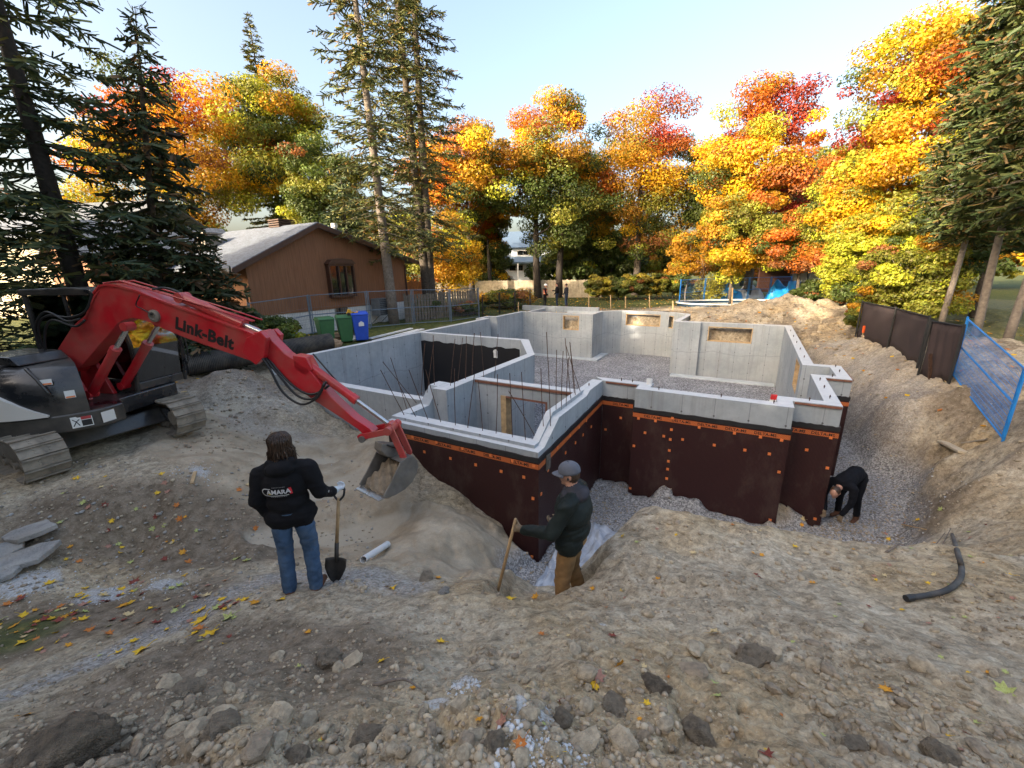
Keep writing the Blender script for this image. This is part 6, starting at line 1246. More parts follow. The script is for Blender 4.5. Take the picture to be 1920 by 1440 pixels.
MAT['skin'] = plain('skin', (.50, .27, .19), .55, var=.12, scale=14, bump=.05); MAT['boot'] = cloth_mat('brown_leather', (.12, .055, .032), .7, dirt=(.22, .17, .12))
MAT['hair'] = plain('brown_hair', (.060, .032, .018), .45, var=.9, scale=60, bump=0); MAT['glove_white'] = cloth_mat('white_glove', (.62, .66, .70)); MAT['glove_tan'] = cloth_mat('tan_leather_glove', (.20, .15, .10), dirt=(.05, .04, .03))
MAT['vest'] = plain('orange_safety_vest', (.85, .12, .01), .7, var=.1, bump=0); MAT['reflect'] = plain('silver_reflective_band', (.7, .7, .6), .4, bump=0)
MAT['blue_jean2'] = cloth_mat('dark_jeans', (.03, .045, .08)); MAT['ash'] = plain('worn_ash_handle', (.42, .27, .13), .6, var=.25, scale=12); MAT['blade'] = plain('dark_worn_shovel_steel', (.05, .048, .046), .45, metal=.6, var=.3, dirt=(.2, .16, .12), dirt_amt=.4)
def cap_prim(p0, p1, r0, r1, n=14, m=5):
    p0 = Vector(p0); p1 = Vector(p1); d = p1-p0; q = d.to_track_quat('Z', 'Y').to_matrix().to_4x4() if d.length > 1e-6 else Matrix(); L = d.length; prof = []
    for i in range(m+1): a = -math.pi/2+math.pi/2*i/m; prof.append((max(1e-4, r0*math.cos(a)), r0*math.sin(a)))
    for i in range(m+1): a = math.pi/2*i/m; prof.append((max(1e-4, r1*math.cos(a)), L+r1*math.sin(a)))
    return prof, Matrix.Translation(p0) @ q, n
class Body:
    def __init__(s): s.mb = MB(); s.pr = []
    def cap(s, p0, p1, r0, r1, reg, bias=0.0):
        prof, M, n = cap_prim(p0, p1, r0, r1); s.mb.lathe(prof, n, M); s.pr.append(('c', np.array(p0, float), np.array(p1, float), r0, r1, reg, bias)); return s
    def ell(s, c, r, reg, bias=0.0, rot=(0, 0, 0)):
        from mathutils import Euler
        E_ = Euler(rot).to_matrix(); M = Matrix.Translation(c) @ E_.to_4x4() @ Matrix.Diagonal((*r, 1)); bm = bmesh.new(); bmesh.ops.create_icosphere(bm, subdivisions=3, radius=1)
        bm.verts.ensure_lookup_table(); s.mb._add([v.co.copy() for v in bm.verts], [tuple(v.index for v in f.verts) for f in bm.faces], M); bm.free()
        s.pr.append(('e', np.array(c, float), np.array(E_), np.array(r, float), None, reg, bias)); return s
    def dist(s, P):
        D = []
        for p in s.pr:
            if p[0] == 'c':
                _, a, b, r0, r1, reg, bias = p; ab = b-a; t = np.clip(((P-a)@ab)/(ab@ab+1e-9), 0, 1); D.append(np.linalg.norm(P-a-t[:, None]*ab, axis=1)-(r0+(r1-r0)*t)-bias)
            else:
                _, c, E_, r, _, reg, bias = p; q = (P-c)@E_; k = np.linalg.norm(q/r, axis=1); D.append((k-1)*np.min(r)-bias)
        return np.array(D)
    def finish(s, name, mats, parent, voxel=.011, smooth=4, wrinkle=None):
        me0 = s.mb.mesh('raw'); o = bpy.data.objects.new('raw', me0); COL.objects.link(o)
        rm = o.modifiers.new('r', 'REMESH'); rm.mode = 'VOXEL'; rm.voxel_size = voxel; sm = o.modifiers.new('s', 'SMOOTH'); sm.iterations = smooth; sm.factor = .5
        dg = bpy.context.evaluated_depsgraph_get(); me = bpy.data.meshes.new_from_object(o.evaluated_get(dg)); me.name = name; bpy.data.objects.remove(o)
        regs = [p[5] for p in s.pr]; keys = list(mats); n = len(me.polygons); C = np.zeros(n*3); me.polygons.foreach_get('center', C); C = C.reshape(-1, 3)
        ri = np.array([keys.index(r) for r in regs]); idx = ri[np.argmin(s.dist(C), 0)]
        nv = len(me.vertices); V = np.zeros(nv*3); me.vertices.foreach_get('co', V); V = V.reshape(-1, 3); Nn = np.zeros(nv*3); me.vertices.foreach_get('normal', Nn); Nn = Nn.reshape(-1, 3)
        vr = ri[np.argmin(s.dist(V), 0)]
        if wrinkle:
            for k, (amp, fx, fz) in wrinkle.items():
                if k not in keys: continue
                w = fbm(V[:, 0]*fx+V[:, 1]*fx*.7+5, V[:, 2]*fz+V[:, 1]*3, 3); w = -np.abs(w)*1.6+.35; V += Nn*(w*amp*(vr == keys.index(k)))[:, None]
            me.vertices.foreach_set('co', V.ravel())
        me.materials.clear()
        for k in keys: me.materials.append(MAT[mats[k]])
        me.polygons.foreach_set('material_index', idx.astype(np.int32)); me.polygons.foreach_set('use_smooth', np.ones(n, bool)); me.update()
        return link(name, me, None, parent)
def head(b, c, face, hair=None, scale=1.0, tilt=0.0):
    """c centre of the skull, face = direction it looks (x, y)"""
    f = Vector((face[0], face[1], tilt)).normalized(); s_ = Vector((f.y, -f.x, 0)).normalized(); u = s_.cross(f); c = Vector(c)
    rot = Matrix((s_, f, u)).transposed().to_euler(); P = lambda a, d, h: tuple(c+s_*a*scale+f*d*scale+u*h*scale)
    b.ell(c, (.074*scale, .094*scale, .100*scale), 'skin', rot=rot); b.ell(P(0, .028, -.062), (.052*scale, .062*scale, .058*scale), 'skin', rot=rot)
    b.cap(P(0, .086, .012), P(0, .112, -.026), .010*scale, .014*scale, 'skin'); b.ell(P(0, .080, .026), (.05*scale, .018*scale, .012*scale), 'skin', rot=rot)
    b.ell(P(0, .088, -.058), (.024*scale, .014*scale, .010*scale), 'skin', rot=rot); b.ell(P(0, .076, -.098), (.024*scale, .022*scale, .016*scale), 'skin', rot=rot)
    for k in (-1, 1): b.ell(P(k*.075, -.008, -.012), (.010*scale, .020*scale, .032*scale), 'skin', rot=rot); b.ell(P(k*.03, .072, -.025), (.018*scale, .014*scale, .014*scale), 'skin', rot=rot)
    return P, s_, f, u, rot
def eyes(P, parent, sc=1.0):
    for k in (-1, 1):
        MB().ico(P(k*.030, .085, .008), .011*sc, 2).build('eye', plain('eye_dark', (.05, .04, .04), .2, bump=0) if 'eye_m' not in MAT else MAT['eye_m'], parent, smooth=True)
def hand(name, parent, wrist, palm_dir, grip_dir, mat, side=1, curl=1.0, s=1.0):
    """glove: palm from the wrist along palm_dir, fingers curled round grip_dir"""
    p = Vector(palm_dir).normalized(); g = Vector(grip_dir); g = (g-p*g.dot(p)).normalized(); n = p.cross(g)*side; w = Vector(wrist); b = Body()
    b.cap(w-p*.03*s, w+p*.03*s, .036*s, .036*s, 'g'); 
    for k in (-.026, -.009, .009, .026): b.cap(w+p*.02*s+g*k*s*.6, w+p*.085*s+g*k*s, .021*s, .017*s, 'g')
    for k, L in ((-.031, .80), (-.011, .97), (.010, 1.0), (.031, .90)):
        a = w+p*.092*s+g*k*s; q = p; pts = [a]
        for j, (ang, ln) in enumerate(((.75*curl, .034), (1.0*curl, .026), (.8*curl, .020))):
            R_ = Matrix.Rotation(ang*side, 3, g); q = (R_ @ q).normalized(); pts.append(pts[-1]+q*ln*L*s)
        for j in range(3): b.cap(pts[j], pts[j+1], (.0115-.001*j)*s, (.0108-.001*j)*s, 'g')
    th = w+p*.03*s+g*.036*s; t1 = th+(g*.6+p*.7-n*.2).normalized()*.04*s; R_ = Matrix.Rotation(.9*curl*side, 3, g); t2 = t1+(R_ @ p*.8+g*.1).normalized()*.032*s
    b.cap(th-g*.008*s, t1, .015*s, .0125*s, 'g'); b.cap(t1, t2, .0125*s, .0105*s, 'g')
    return b.finish(name, {'g': mat}, parent, .0048, 2)
def leg(b, hip, knee, ankle, toe, rs=(.092, .068, .062, .056), reg='pants', shoe='boot'):
    b.cap(hip, knee, rs[0], rs[1], reg); b.cap(knee, ankle, rs[2]+.003, rs[3], reg); a = Vector(ankle); t = Vector(toe); d = (t-a); d.z = 0; d.normalize()
    b.cap(a+Vector((0, 0, .03)), (a.x, a.y, t.z+.055), .052, .052, shoe, .006); b.cap((a.x-d.x*.045, a.y-d.y*.045, t.z+.042), (t.x, t.y, t.z+.036), .044, .038, shoe, .004)
def arm(b, sh, el, wr, rs=(.072, .060, .055, .044), reg='top'):
    b.cap(sh, el, rs[0], rs[1], reg); b.cap(el, wr, rs[2], rs[3], reg)
# --- the man in the black hooded top, seen from behind
fa = W(571, 1103, -.63); fa.z = gz(fa.x, fa.y)-.015
PA = thing('person', 'long haired person in a black hooded top and jeans resting on a shovel', 'person', fa, math.radians(14))
b = Body()
leg(b, (-.10, -.01, .93), (-.115, .015, .50), (-.125, -.03, .10), (-.15, .14, 0), (.102, .08, .074, .068)); leg(b, (.10, 0, .93), (.12, .02, .50), (.13, -.05, .10), (.17, .11, 0), (.102, .08, .074, .068))
b.ell((0, -.015, .97), (.172, .125, .12), 'pants'); b.ell((-.06, -.045, .92), (.09, .09, .12), 'pants'); b.ell((.06, -.045, .92), (.09, .09, .12), 'pants')
b.ell((0, 0, 1.08), (.198, .155, .17), 'top', .004); b.ell((0, -.01, 1.27), (.215, .155, .215), 'top', .004); b.cap((-.15, -.02, 1.41), (.15, -.02, 1.41), .082, .082, 'top', .004); b.cap((0, -.02, 1.40), (0, -.0, 1.49), .11, .075, 'top', .004)
b.cap((-.10, .0, .925), (.10, .0, .925), .142, .142, 'top', .006); b.ell((0, -.105, 1.455), (.135, .072, .072), 'top', .004); b.cap((-.10, -.06, 1.50), (.10, -.06, 1.50), .04, .04, 'top')
arm(b, (-.20, -.01, 1.39), (-.265, -.03, 1.12), (-.235, .08, .90), (.08, .070, .065, .05)); arm(b, (.22, -.01, 1.39), (.30, -.04, 1.13), (.36, .19, 1.0), (.088, .076, .07, .052))
b.cap((0, .0, 1.46), (0, .02, 1.58), .058, .056, 'skin'); P, s_, f_, u_, rot_ = head(b, (0, .03, 1.655), (.22, 1), tilt=-.22)
body = b.finish('body', {'skin': 'skin', 'top': 'black_cloth', 'pants': 'denim', 'boot': 'boot'}, PA, 0.012, 3, {'top': (.014, 5, 9), 'pants': (.012, 5, 11)})
hr = MB(); R = random.Random(5); hc = Vector((0, .03, 1.655))
for k in range(620):
    th = R.uniform(0, 2*math.pi); ph = R.uniform(.05, 1.45); d = s_*math.sin(ph)*math.cos(th)+f_*math.sin(ph)*math.sin(th)+u_*math.cos(ph)
    if d.dot(f_) > .60: continue
    st = hc+Vector((d.x*.080, d.y*.100, d.z*.108)); out = Vector((d.x, d.y, 0)); out = out.normalized() if out.length > .05 else -f_
    if out.dot(f_) > .5: out = (out-f_*.6).normalized()
    w1 = R.uniform(.88, 1.08); rg = hc+Vector((out.x*.092*w1, out.y*.112*w1, R.uniform(-.02, .02))); L = R.uniform(.11, .31); wv = R.uniform(0, 6.28); am = R.uniform(.006, .026)
    pts = [st, st.lerp(rg, .6)+Vector((out.x*.012, out.y*.012, .03)), rg+Vector((0, 0, -.03)), rg+Vector((out.x*R.uniform(-.012, .02)+am*math.sin(wv), out.y*R.uniform(-.02, .015)+am*math.cos(wv), -L*.55)), rg+Vector((out.x*R.uniform(-.03, .04)+am*math.sin(wv+2), out.y*R.uniform(-.045, .03)+am*math.cos(wv+2), -L))]
    q = spline(pts, 3); hr.tube(q, [.0065]*7+[.006, .0055, .005, .0045, .0035, .001][:len(q)-7], 3, cap=False)
hr.ico(hc+u_*.004-f_*.012, .1, 3, 0, (.84, .98, 1.02)); hair = hr.build('hair', MAT['hair'], PA, smooth=True, fix=False); hair['kind'] = 'thing'
hand('glove', PA, (.375, .225, .99), (.5, .85, -.2), (.85, -.45, .1), 'glove_white', 1, .95); hand('glove', PA, (-.23, .10, .87), (.1, .5, -.85), (1, 0, 0), 'glove_white', -1, .6)
# the printed badge on the back
bvh = BVHTree.FromPolygons([v.co for v in body.data.vertices], [tuple(p.vertices) for p in body.data.polygons])
def wrap(o, cx, cz, dy=.003):
    for v in o.data.vertices:
        h = bvh.ray_cast(Vector((cx+v.co.x, -1, cz+v.co.y)), Vector((0, 1, 0))); y = h[0].y if h[0] is not None else -.15; v.co = Vector((cx+v.co.x, y-dy-v.co.z, cz+v.co.y))
def print_poly(name, pts, mat, cx, cz, dy=.0035):
    bm = bmesh.new(); vs = [bm.verts.new((x*.8, y*.8, 0)) for x, y in pts]; bm.faces.new(vs); bmesh.ops.triangulate(bm, faces=bm.faces[:])
    for _ in range(3): bmesh.ops.subdivide_edges(bm, edges=[e for e in bm.edges if e.calc_length() > .03], cuts=1)
    me = bpy.data.meshes.new(name); bm.to_mesh(me); bm.free(); o = link(name, me, MAT[mat] if isinstance(mat, str) else mat, PA); wrap(o, cx, cz, dy); return o
PW = plain('white_print', (.62, .62, .62), .7, bump=0); PR = plain('red_print_cloth', (.65, .02, .03), .7, bump=0); PY = plain('yellow_print', (.75, .55, .05), .7, bump=0); PG = plain('grey_print', (.25, .25, .26), .7, bump=0)
BX, BZ = -.03, 1.245
tx = lettering('badge_lettering', 'AMARA', .060, PW, PA, Matrix(), .0005, bold=.002, space=1.02); wrap(tx, BX+.005, BZ); tx.parent = PA
def strip(name, pts, w, mat):
    pts = [Vector((x, y, 0)) for x, y in pts]; mb = MB(); vs = []
    for k, q in enumerate(pts):
        d = (pts[min(k+1, len(pts)-1)]-pts[max(k-1, 0)]).normalized(); n = Vector((-d.y, d.x, 0))*w*.5; vs += [(q+n)*.8, (q-n)*.8]
    me = mb._add(vs, [(2*k, 2*k+1, 2*k+3, 2*k+2) for k in range(len(pts)-1)]).mesh(name); o = link(name, me, mat, PA); wrap(o, BX, BZ, .0035)
strip('badge_letter_c', [(-.075, .042), (-.10, .044)]+[(-.132+.044*math.cos(a), .044*math.sin(a)) for a in np.linspace(.5*math.pi, 1.5*math.pi, 9)]+[(-.08, -.046), (-.03, -.046), (.03, -.046), (.08, -.046), (.115, -.046)], .010, PW)
print_poly('badge_slash', [(.128, -.042), (.155, -.042), (.142, .042), (.115, .042)], PR, BX, BZ); print_poly('badge_icon', [(-.105, -.026), (-.072, -.026), (-.08, -.012), (-.097, -.012)], PY, BX, BZ, .0045)
for k in range(9):
    print_poly('badge_small_print', [(-.055+k*.016, .058), (-.045+k*.016, .058), (-.045+k*.016, .067), (-.055+k*.016, .067)], PG, BX, BZ); print_poly('badge_small_print', [(-.08+k*.02, -.066), (-.068+k*.02, -.066), (-.068+k*.02, -.057), (-.08+k*.02, -.057)], PG, BX, BZ)
ba_ = MB(); 
for k in range(4): ba_.cbox((.352+.012*k, -.03+.05*k, 1.125-.028*k), (.012, .03, .014))
ba_.build('sleeve_print', PW, PA)
# shovel of the man in black
hw = ROOTM[PA.name] @ Vector((.41, .305, .965)); tipp = W(628, 1092, -.72); tipp.z = gz(tipp.x, tipp.y)-.02
def shovel(name, label, top, tip, dgrip=True, blade='blade'):
    t = thing(name, label, 'shovel', tip); d = (top-tip); L = d.length; d.normalize(); vw = Vector((0, 1, 0)); x = d.cross(vw).normalized(); M = Matrix.Translation((0, 0, 0)) @ Matrix(((x.x, d.cross(x).x, d.x, 0), (x.y, d.cross(x).y, d.y, 0), (x.z, d.cross(x).z, d.z, 0), (0, 0, 0, 1)))
    MB(M).tube([(0, 0, .42), (0, 0, L*.7), (0, 0, L-(.11 if dgrip else 0))], [.019, .018, .017], 10).build('handle', MAT['ash'], t, smooth=True)
    MB(M).tube([(0, .0, .24), (0, -.01, .30), (0, 0, .46)], [.017, .023, .022], 10).build('socket', MAT['blade'], t, smooth=True)
    if dgrip:
        MB(M).tube(spline([(0, 0, L-.14), (-.05, 0, L-.08), (-.058, 0, L-.0)], 4), .012, 8).tube(spline([(0, 0, L-.14), (.05, 0, L-.08), (.058, 0, L-.0)], 4), .012, 8).tube([(-.06, 0, L), (.06, 0, L)], .014, 8).build('grip', MAT['blackplastic'], t, smooth=True)
    vs = []; fs = []; n = 8; m = 10
    for i in range(m+1):
        z = .28*i/m; w = .115*min(1, (z/.28*1.5)**.55) if z < .2 else .115
        for j in range(n+1): a = -1+2*j/n; vs.append((a*w, .035*(a*a)-.02-.05*(z/.28-.5)**2, z))
    for i in range(m):
        for j in range(n): fs.append((i*(n+1)+j, i*(n+1)+j+1, (i+1)*(n+1)+j+1, (i+1)*(n+1)+j))
    o = MB(M)._add(vs, fs).build('blade', MAT[blade], t, smooth=True, fix=False); o.modifiers.new('s', 'SOLIDIFY').thickness = .004
    return t
shovel('shovel', 'D grip shovel with a dark blade standing beside the person in black', hw, tipp)
# --- the man in the green jacket and cap, seen from the side
fb = Vector((.58, 3.68, 0)); fb.z = gz(fb.x, fb.y)-.0
_zB = -1.06
fb.z = _zB
PB = thing('person', 'person in a dark green jacket, tan trousers and a grey cap leaning on a handle', 'person', fb, math.radians(68))
b = Body()                                   # local +y is where he faces, to the left of the picture
leg(b, (-.10, 0, .93), (-.13, .06, .50), (-.16, .01, .10), (-.19, .18, .0), (.105, .082, .078, .070)); leg(b, (.10, -.01, .93), (.16, .03, .50), (.19, -.09, .10), (.23, .08, .0), (.105, .082, .078, .070))
b.ell((0, -.02, .97), (.175, .14, .13), 'pants')
b.ell((0, .0, 1.10), (.228, .188, .18), 'top', .004); b.ell((0, -.015, 1.29), (.245, .185, .21), 'top', .004); b.cap((-.16, -.02, 1.42), (.16, -.02, 1.42), .088, .088, 'top', .004); b.cap((-.11, 0, .965), (.11, 0, .965), .145, .145, 'top')
b.cap((0, -.03, 1.42), (0, -.01, 1.50), .10, .085, 'hood', .003); b.ell((0, -.10, 1.475), (.125, .07, .055), 'hood', .006); b.cap((-.075, .06, 1.47), (.075, .06, 1.47), .04, .04, 'hood')
arm(b, (-.215, -.0, 1.41), (-.30, .13, 1.16), (-.215, .43, 1.075), (.085, .072, .066, .05)); arm(b, (.22, -.02, 1.41), (.31, -.03, 1.13), (.25, .16, 1.0), (.085, .072, .066, .05))
b.cap((0, -.0, 1.48), (0, .02, 1.60), .060, .058, 'skin'); P, s_, f_, u_, rot_ = head(b, (0, .035, 1.665), (-.12, 1), tilt=-.16)
b.ell(Vector((0, .035, 1.665))-f_*.028+u_*-.012, (.0755, .072, .085), 'hair', .003, rot=rot_)
bodyb = b.finish('body', {'skin': 'skin', 'top': 'green_cloth', 'pants': 'tan_cloth', 'boot': 'boot', 'hood': 'hood_grey', 'hair': 'hair'}, PB, 0.012, 3, {'top': (.020, 3, 10), 'pants': (.014, 5, 10)})
cm = Matrix((s_, f_, u_)).transposed().to_4x4(); cm = Matrix.Translation(Vector((0, .035, 1.665))+u_*.035-f_*.004) @ cm
cp = MB(cm); prof = [(.0985*math.cos(a)**.8 if a < 1.56 else 0.001, .092*math.sin(a)) for a in np.linspace(0, math.pi/2, 9)]; prof = [(.0985, -.018)]+prof
vs = [(r*math.cos(2*math.pi*j/28)*.92, r*math.sin(2*math.pi*j/28)*1.12, z) for r, z in prof for j in range(28)]; cp._add(vs, [(i*28+j, i*28+(j+1) % 28, (i+1)*28+(j+1) % 28, (i+1)*28+j) for i in range(len(prof)-1) for j in range(28)])
cap_ = cp.build('cap', MAT['cap_cloth'], PB, smooth=True, fix=False); cap_.modifiers.new('s', 'SOLIDIFY').thickness = .004
br = MB(cm); n = 12; vs = []
for i in range(5):
    for j in range(n+1): a = math.pi*(.14+.72*j/n); r0 = 1+.62*(i/4)*math.sin(a)**1.5; vs.append((.090*math.cos(a)*(1+.05*i/4), .109*math.sin(a)*r0, -.012-.022*(math.cos(a)**2)*(i/4)-.012*(i/4)))
o = br._add(vs, [(i*(n+1)+j, i*(n+1)+j+1, (i+1)*(n+1)+j+1, (i+1)*(n+1)+j) for i in range(4) for j in range(n)]).build('cap_peak', MAT['cap_cloth'], cap_, smooth=True, fix=False); o.modifiers.new('s', 'SOLIDIFY').thickness = .005
MB(cm).ico((0, 0, .093), .010, 2).build('cap_button', MAT['cap_cloth'], cap_)
for k in (-1, 1): MB().ico(P(k*.084, .006, -.018), .012, 2, 0, (1, 1, 1.3)).build('earphone', MAT['blackplastic'], PB, smooth=True)
MAT['eye_m'] = plain('eye_dark', (.04, .03, .03), .2, bump=0); eyes(P, PB)
hand('glove', PB, (-.205, .46, 1.07), (.15, .95, -.15), (.3, .3, .9), 'glove_tan', -1, 1.0); hand('glove', PB, (.245, .19, .985), (-.1, .85, -.5), (1, .1, 0), 'glove_tan', 1, .7)
ht = ROOTM[PB.name] @ Vector((-.185, .55, 1.10)); tb = W(940, 1082, -1.15); tb = Vector((ht.x-.28, ht.y+.12, -1.25))
tg = thing('rake', 'long wooden handled tool held by the person in the grey cap', 'tool', tb)
dv = ht+(ht-tb).normalized()*.06-tb
MB().tube([(0, 0, .0), dv*.5, dv], [.017, .018, .016], 10).build('handle', MAT['ash'], tg, smooth=True); MB().tube([(0, 0, -.12), (0, 0, .0), dv*.1], [.016, .02, .021], 8).build('socket', MAT['blade'], tg)
MB(Matrix.Translation((0, 0, -.12))).box((-.12, -.015, -.05), (.12, .015, .0)).build('head', MAT['blade'], tg)
q = ROOTM[PB.name] @ Vector((.02, .18, 0)); shovel('shovel', 'second shovel standing upright just beyond the tan trousers', Vector((.68, 4.05, -.40)), Vector((.62, 4.05, gz(.62, 4.05)-.05)), False)
# --- the worker bending over in the trench
fc = Vector((6.72, 7.38, 0)); fc.z = gz(fc.x, fc.y)
PC = thing('person', 'person in dark workwear bending over beside the foundation corner', 'person', fc, math.radians(118))
b = Body()
leg(b, (-.10, -.10, .90), (-.12, -.02, .50), (-.13, -.10, .10), (-.15, .07, 0)); leg(b, (.10, -.10, .90), (.14, .08, .50), (.16, -.02, .10), (.18, .15, 0))
b.ell((0, -.10, .95), (.17, .14, .13), 'pants'); b.cap((0, -.04, 1.0), (0, .40, .93), .155, .165, 'top', .004); b.cap((-.15, .44, .90), (.15, .44, .90), .085, .085, 'top')
arm(b, (-.20, .46, .88), (-.22, .50, .60), (-.14, .58, .36)); arm(b, (.20, .46, .88), (.23, .52, .60), (.14, .60, .34)); b.cap((0, .50, .90), (0, .60, .84), .058, .055, 'skin'); P, s_, f_, u_, rot_ = head(b, (0, .68, .80), (0, 1), tilt=-1.1)
b.ell((0, .67, .83), (.082, .085, .09), 'hair', .004)
b.finish('body', {'skin': 'skin', 'top': 'navy_cloth', 'pants': 'navy_cloth', 'boot': 'boot', 'hair': 'hair'}, PC, .013, 3, {'top': (.014, 5, 9), 'pants': (.012, 5, 11)})
hand('glove', PC, (-.14, .585, .33), (.1, .2, -1), (1, 0, 0), 'glove_tan', -1, .7); hand('glove', PC, (.14, .605, .31), (-.1, .2, -1), (1, 0, 0), 'glove_tan', 1, .7)
# --- three people far back on the lawn
def stander(label, x, y, rz, mats, seed, vest=False, hat=None, h=1.0, arm_up=False):
    z = gz(x, y); t = thing('person', label, 'person', (x, y, z), rz); b = Body(); k = h; S = lambda *p: (p[0]*k, p[1]*k, p[2]*k)
    leg(b, S(-.10, 0, .93), S(-.11, .02, .5), S(-.12, -.02, .1), (-.13*k, .14*k, 0)); leg(b, S(.10, 0, .93), S(.11, .02, .5), S(.13, -.02, .1), (.15*k, .14*k, 0)); b.ell(S(0, 0, .97), (.17, .13, .12), 'pants')
    b.ell(S(0, 0, 1.1), (.19, .14, .16), 'top'); b.ell(S(0, 0, 1.28), (.21, .14, .2), 'top'); b.cap(S(-.15, 0, 1.41), S(.15, 0, 1.41), .08, .08, 'top')
    arm(b, S(-.2, 0, 1.4), S(-.29, .02, 1.13), S(-.24, .18, .95)); arm(b, S(.2, 0, 1.4), S(.30, .06, 1.16), S(.22, .36, 1.18) if arm_up else S(.24, .16, .95)); b.cap(S(.22, .36, 1.18) if arm_up else S(.24, .16, .95), S(.2, .45, 1.2) if arm_up else S(.23, .2, .87), .04, .035, 'skin'); b.cap(S(-.24, .18, .95), S(-.23, .22, .87), .04, .035, 'skin')
    b.cap(S(0, 0, 1.46), S(0, .02, 1.58), .058, .055, 'skin'); head(b, S(0, .03, 1.655), (0, 1)); 
    if not hat: b.ell(S(0, .01, 1.68), (.082, .095, .09), 'hair', .004)
    b.finish('body', mats, t, .02, 2)
    if vest:
        v = Body(); v.ell(S(0, 0, 1.12), (.205, .155, .15), 'v'); v.ell(S(0, 0, 1.28), (.222, .155, .17), 'v'); vv = v.finish('vest', {'v': 'vest'}, t, .02, 2)
        for zz in (1.08, 1.22): MB().lathe([(.2, zz-.025), (.215, zz-.025), (.215, zz+.025), (.2, zz+.025)], 24, Matrix.Diagonal((1.04, .76, 1, 1)), cap=False).build('reflective_band', MAT['reflect'], vv)
    if hat: MB(Matrix.Translation(S(0, .02, 1.69)) @ Matrix.Diagonal((1, 1.2, 1, 1))).lathe([(.13, 0), (.105, .01), (.10, .06), (.07, .105), (.01, .125)], 20).build('hard_hat', MAT[hat], t, smooth=True)
    return t
hb = {'skin': 'skin', 'hair': 'hair', 'boot': 'boot'}
p = W(1022, 577, -.3); stander('person in an orange safety vest and white hard hat on the far lawn', p.x, p.y-.2, math.radians(-100), {**hb, 'top': 'navy_cloth', 'pants': 'black_cloth'}, 1, True, 'white', .96)
p = W(1045, 577, -.3); stander('person in a black jacket and jeans between two others on the far lawn', p.x, p.y+.3, math.radians(80), {**hb, 'top': 'black_cloth', 'pants': 'blue_jean2'}, 2, h=1.02, arm_up=True)
p = W(1059, 577, -.3); stander('person in a dark grey jacket at the end of the group on the far lawn', p.x+.1, p.y, math.radians(60), {**hb, 'top': 'hood_grey', 'pants': 'blue_jean2'}, 3, h=.97)
# ------------------------------------------------------------------ stones, clods, leaves and odds and ends on the ground
def zdepth(p): return max(.2, p.y*math.cos(PITCH)-(p.z-CAMH)*math.sin(PITCH))
def stone_mesh(seed, sub=2, flat=.8, jag=.22):
    bm = bmesh.new(); bmesh.ops.create_icosphere(bm, subdivisions=sub, radius=1); R = np.random.default_rng(seed); o = R.uniform(0, 50, 3); sc = np.array([1, R.uniform(.7, 1), R.uniform(.55, .9)*flat])
    P = np.array([v.co for v in bm.verts]); n = vnoise(P[:, 0]*1.6+o[0], P[:, 1]*1.6+P[:, 2]*1.3+o[1])-.5+.5*(vnoise(P[:, 0]*3.7+o[2], P[:, 2]*3.7+P[:, 1]*2+o[1])-.5)
    P = P*(1+jag*2*n)[:, None]
    for _ in range(4): d = rand_unit(1, R)[0]; h = P@d; P = P-np.outer(np.maximum(0, h-.72), d)*.8
    P = P*sc
    for v, p in zip(bm.verts, P): v.co = p
    me = bpy.data.meshes.new('stone'); bm.to_mesh(me); bm.free(); return me
def big_stone(name, label, px, py, wpx, hk, mat, seed, sink=.25, cat='stone', smooth=False, sub=4, jag=.22, at=None):
    p = at if at is not None else cast(px, py); D = zdepth(p); r = wpx/FPX*D*.5
    me = stone_mesh(seed, sub, hk, jag); P = np.zeros(len(me.vertices)*3); me.vertices.foreach_get('co', P); P = P.reshape(-1, 3); P = P*(1+.22*(vnoise(P[:, 0]*7+seed, P[:, 1]*7+P[:, 2]*6)-.5)+.14*(vnoise(P[:, 0]*15, P[:, 1]*17+P[:, 2]*15)-.5))[:, None]; me.vertices.foreach_set('co', P.ravel())
    o = link(name, me, MAT[mat]); o.location = (p.x, p.y, p.z+r*(hk*.5-sink)); o.scale = (r, r, r); o.rotation_euler = (0, 0, seed*1.3); tag(o, label, cat)
    if smooth:
        for q in me.polygons: q.use_smooth = True
    return o
big_stone('boulder', 'large dark soil caked boulder, the biggest stone on the mound', 132, 1410, 140, .85, 'rock_dirty', 3, .2, 'boulder', True)
big_stone('boulder', 'pale brown block of earth standing up on the mound below the hose', 1412, 1243, 72, .9, 'rock', 5, .15, 'boulder')
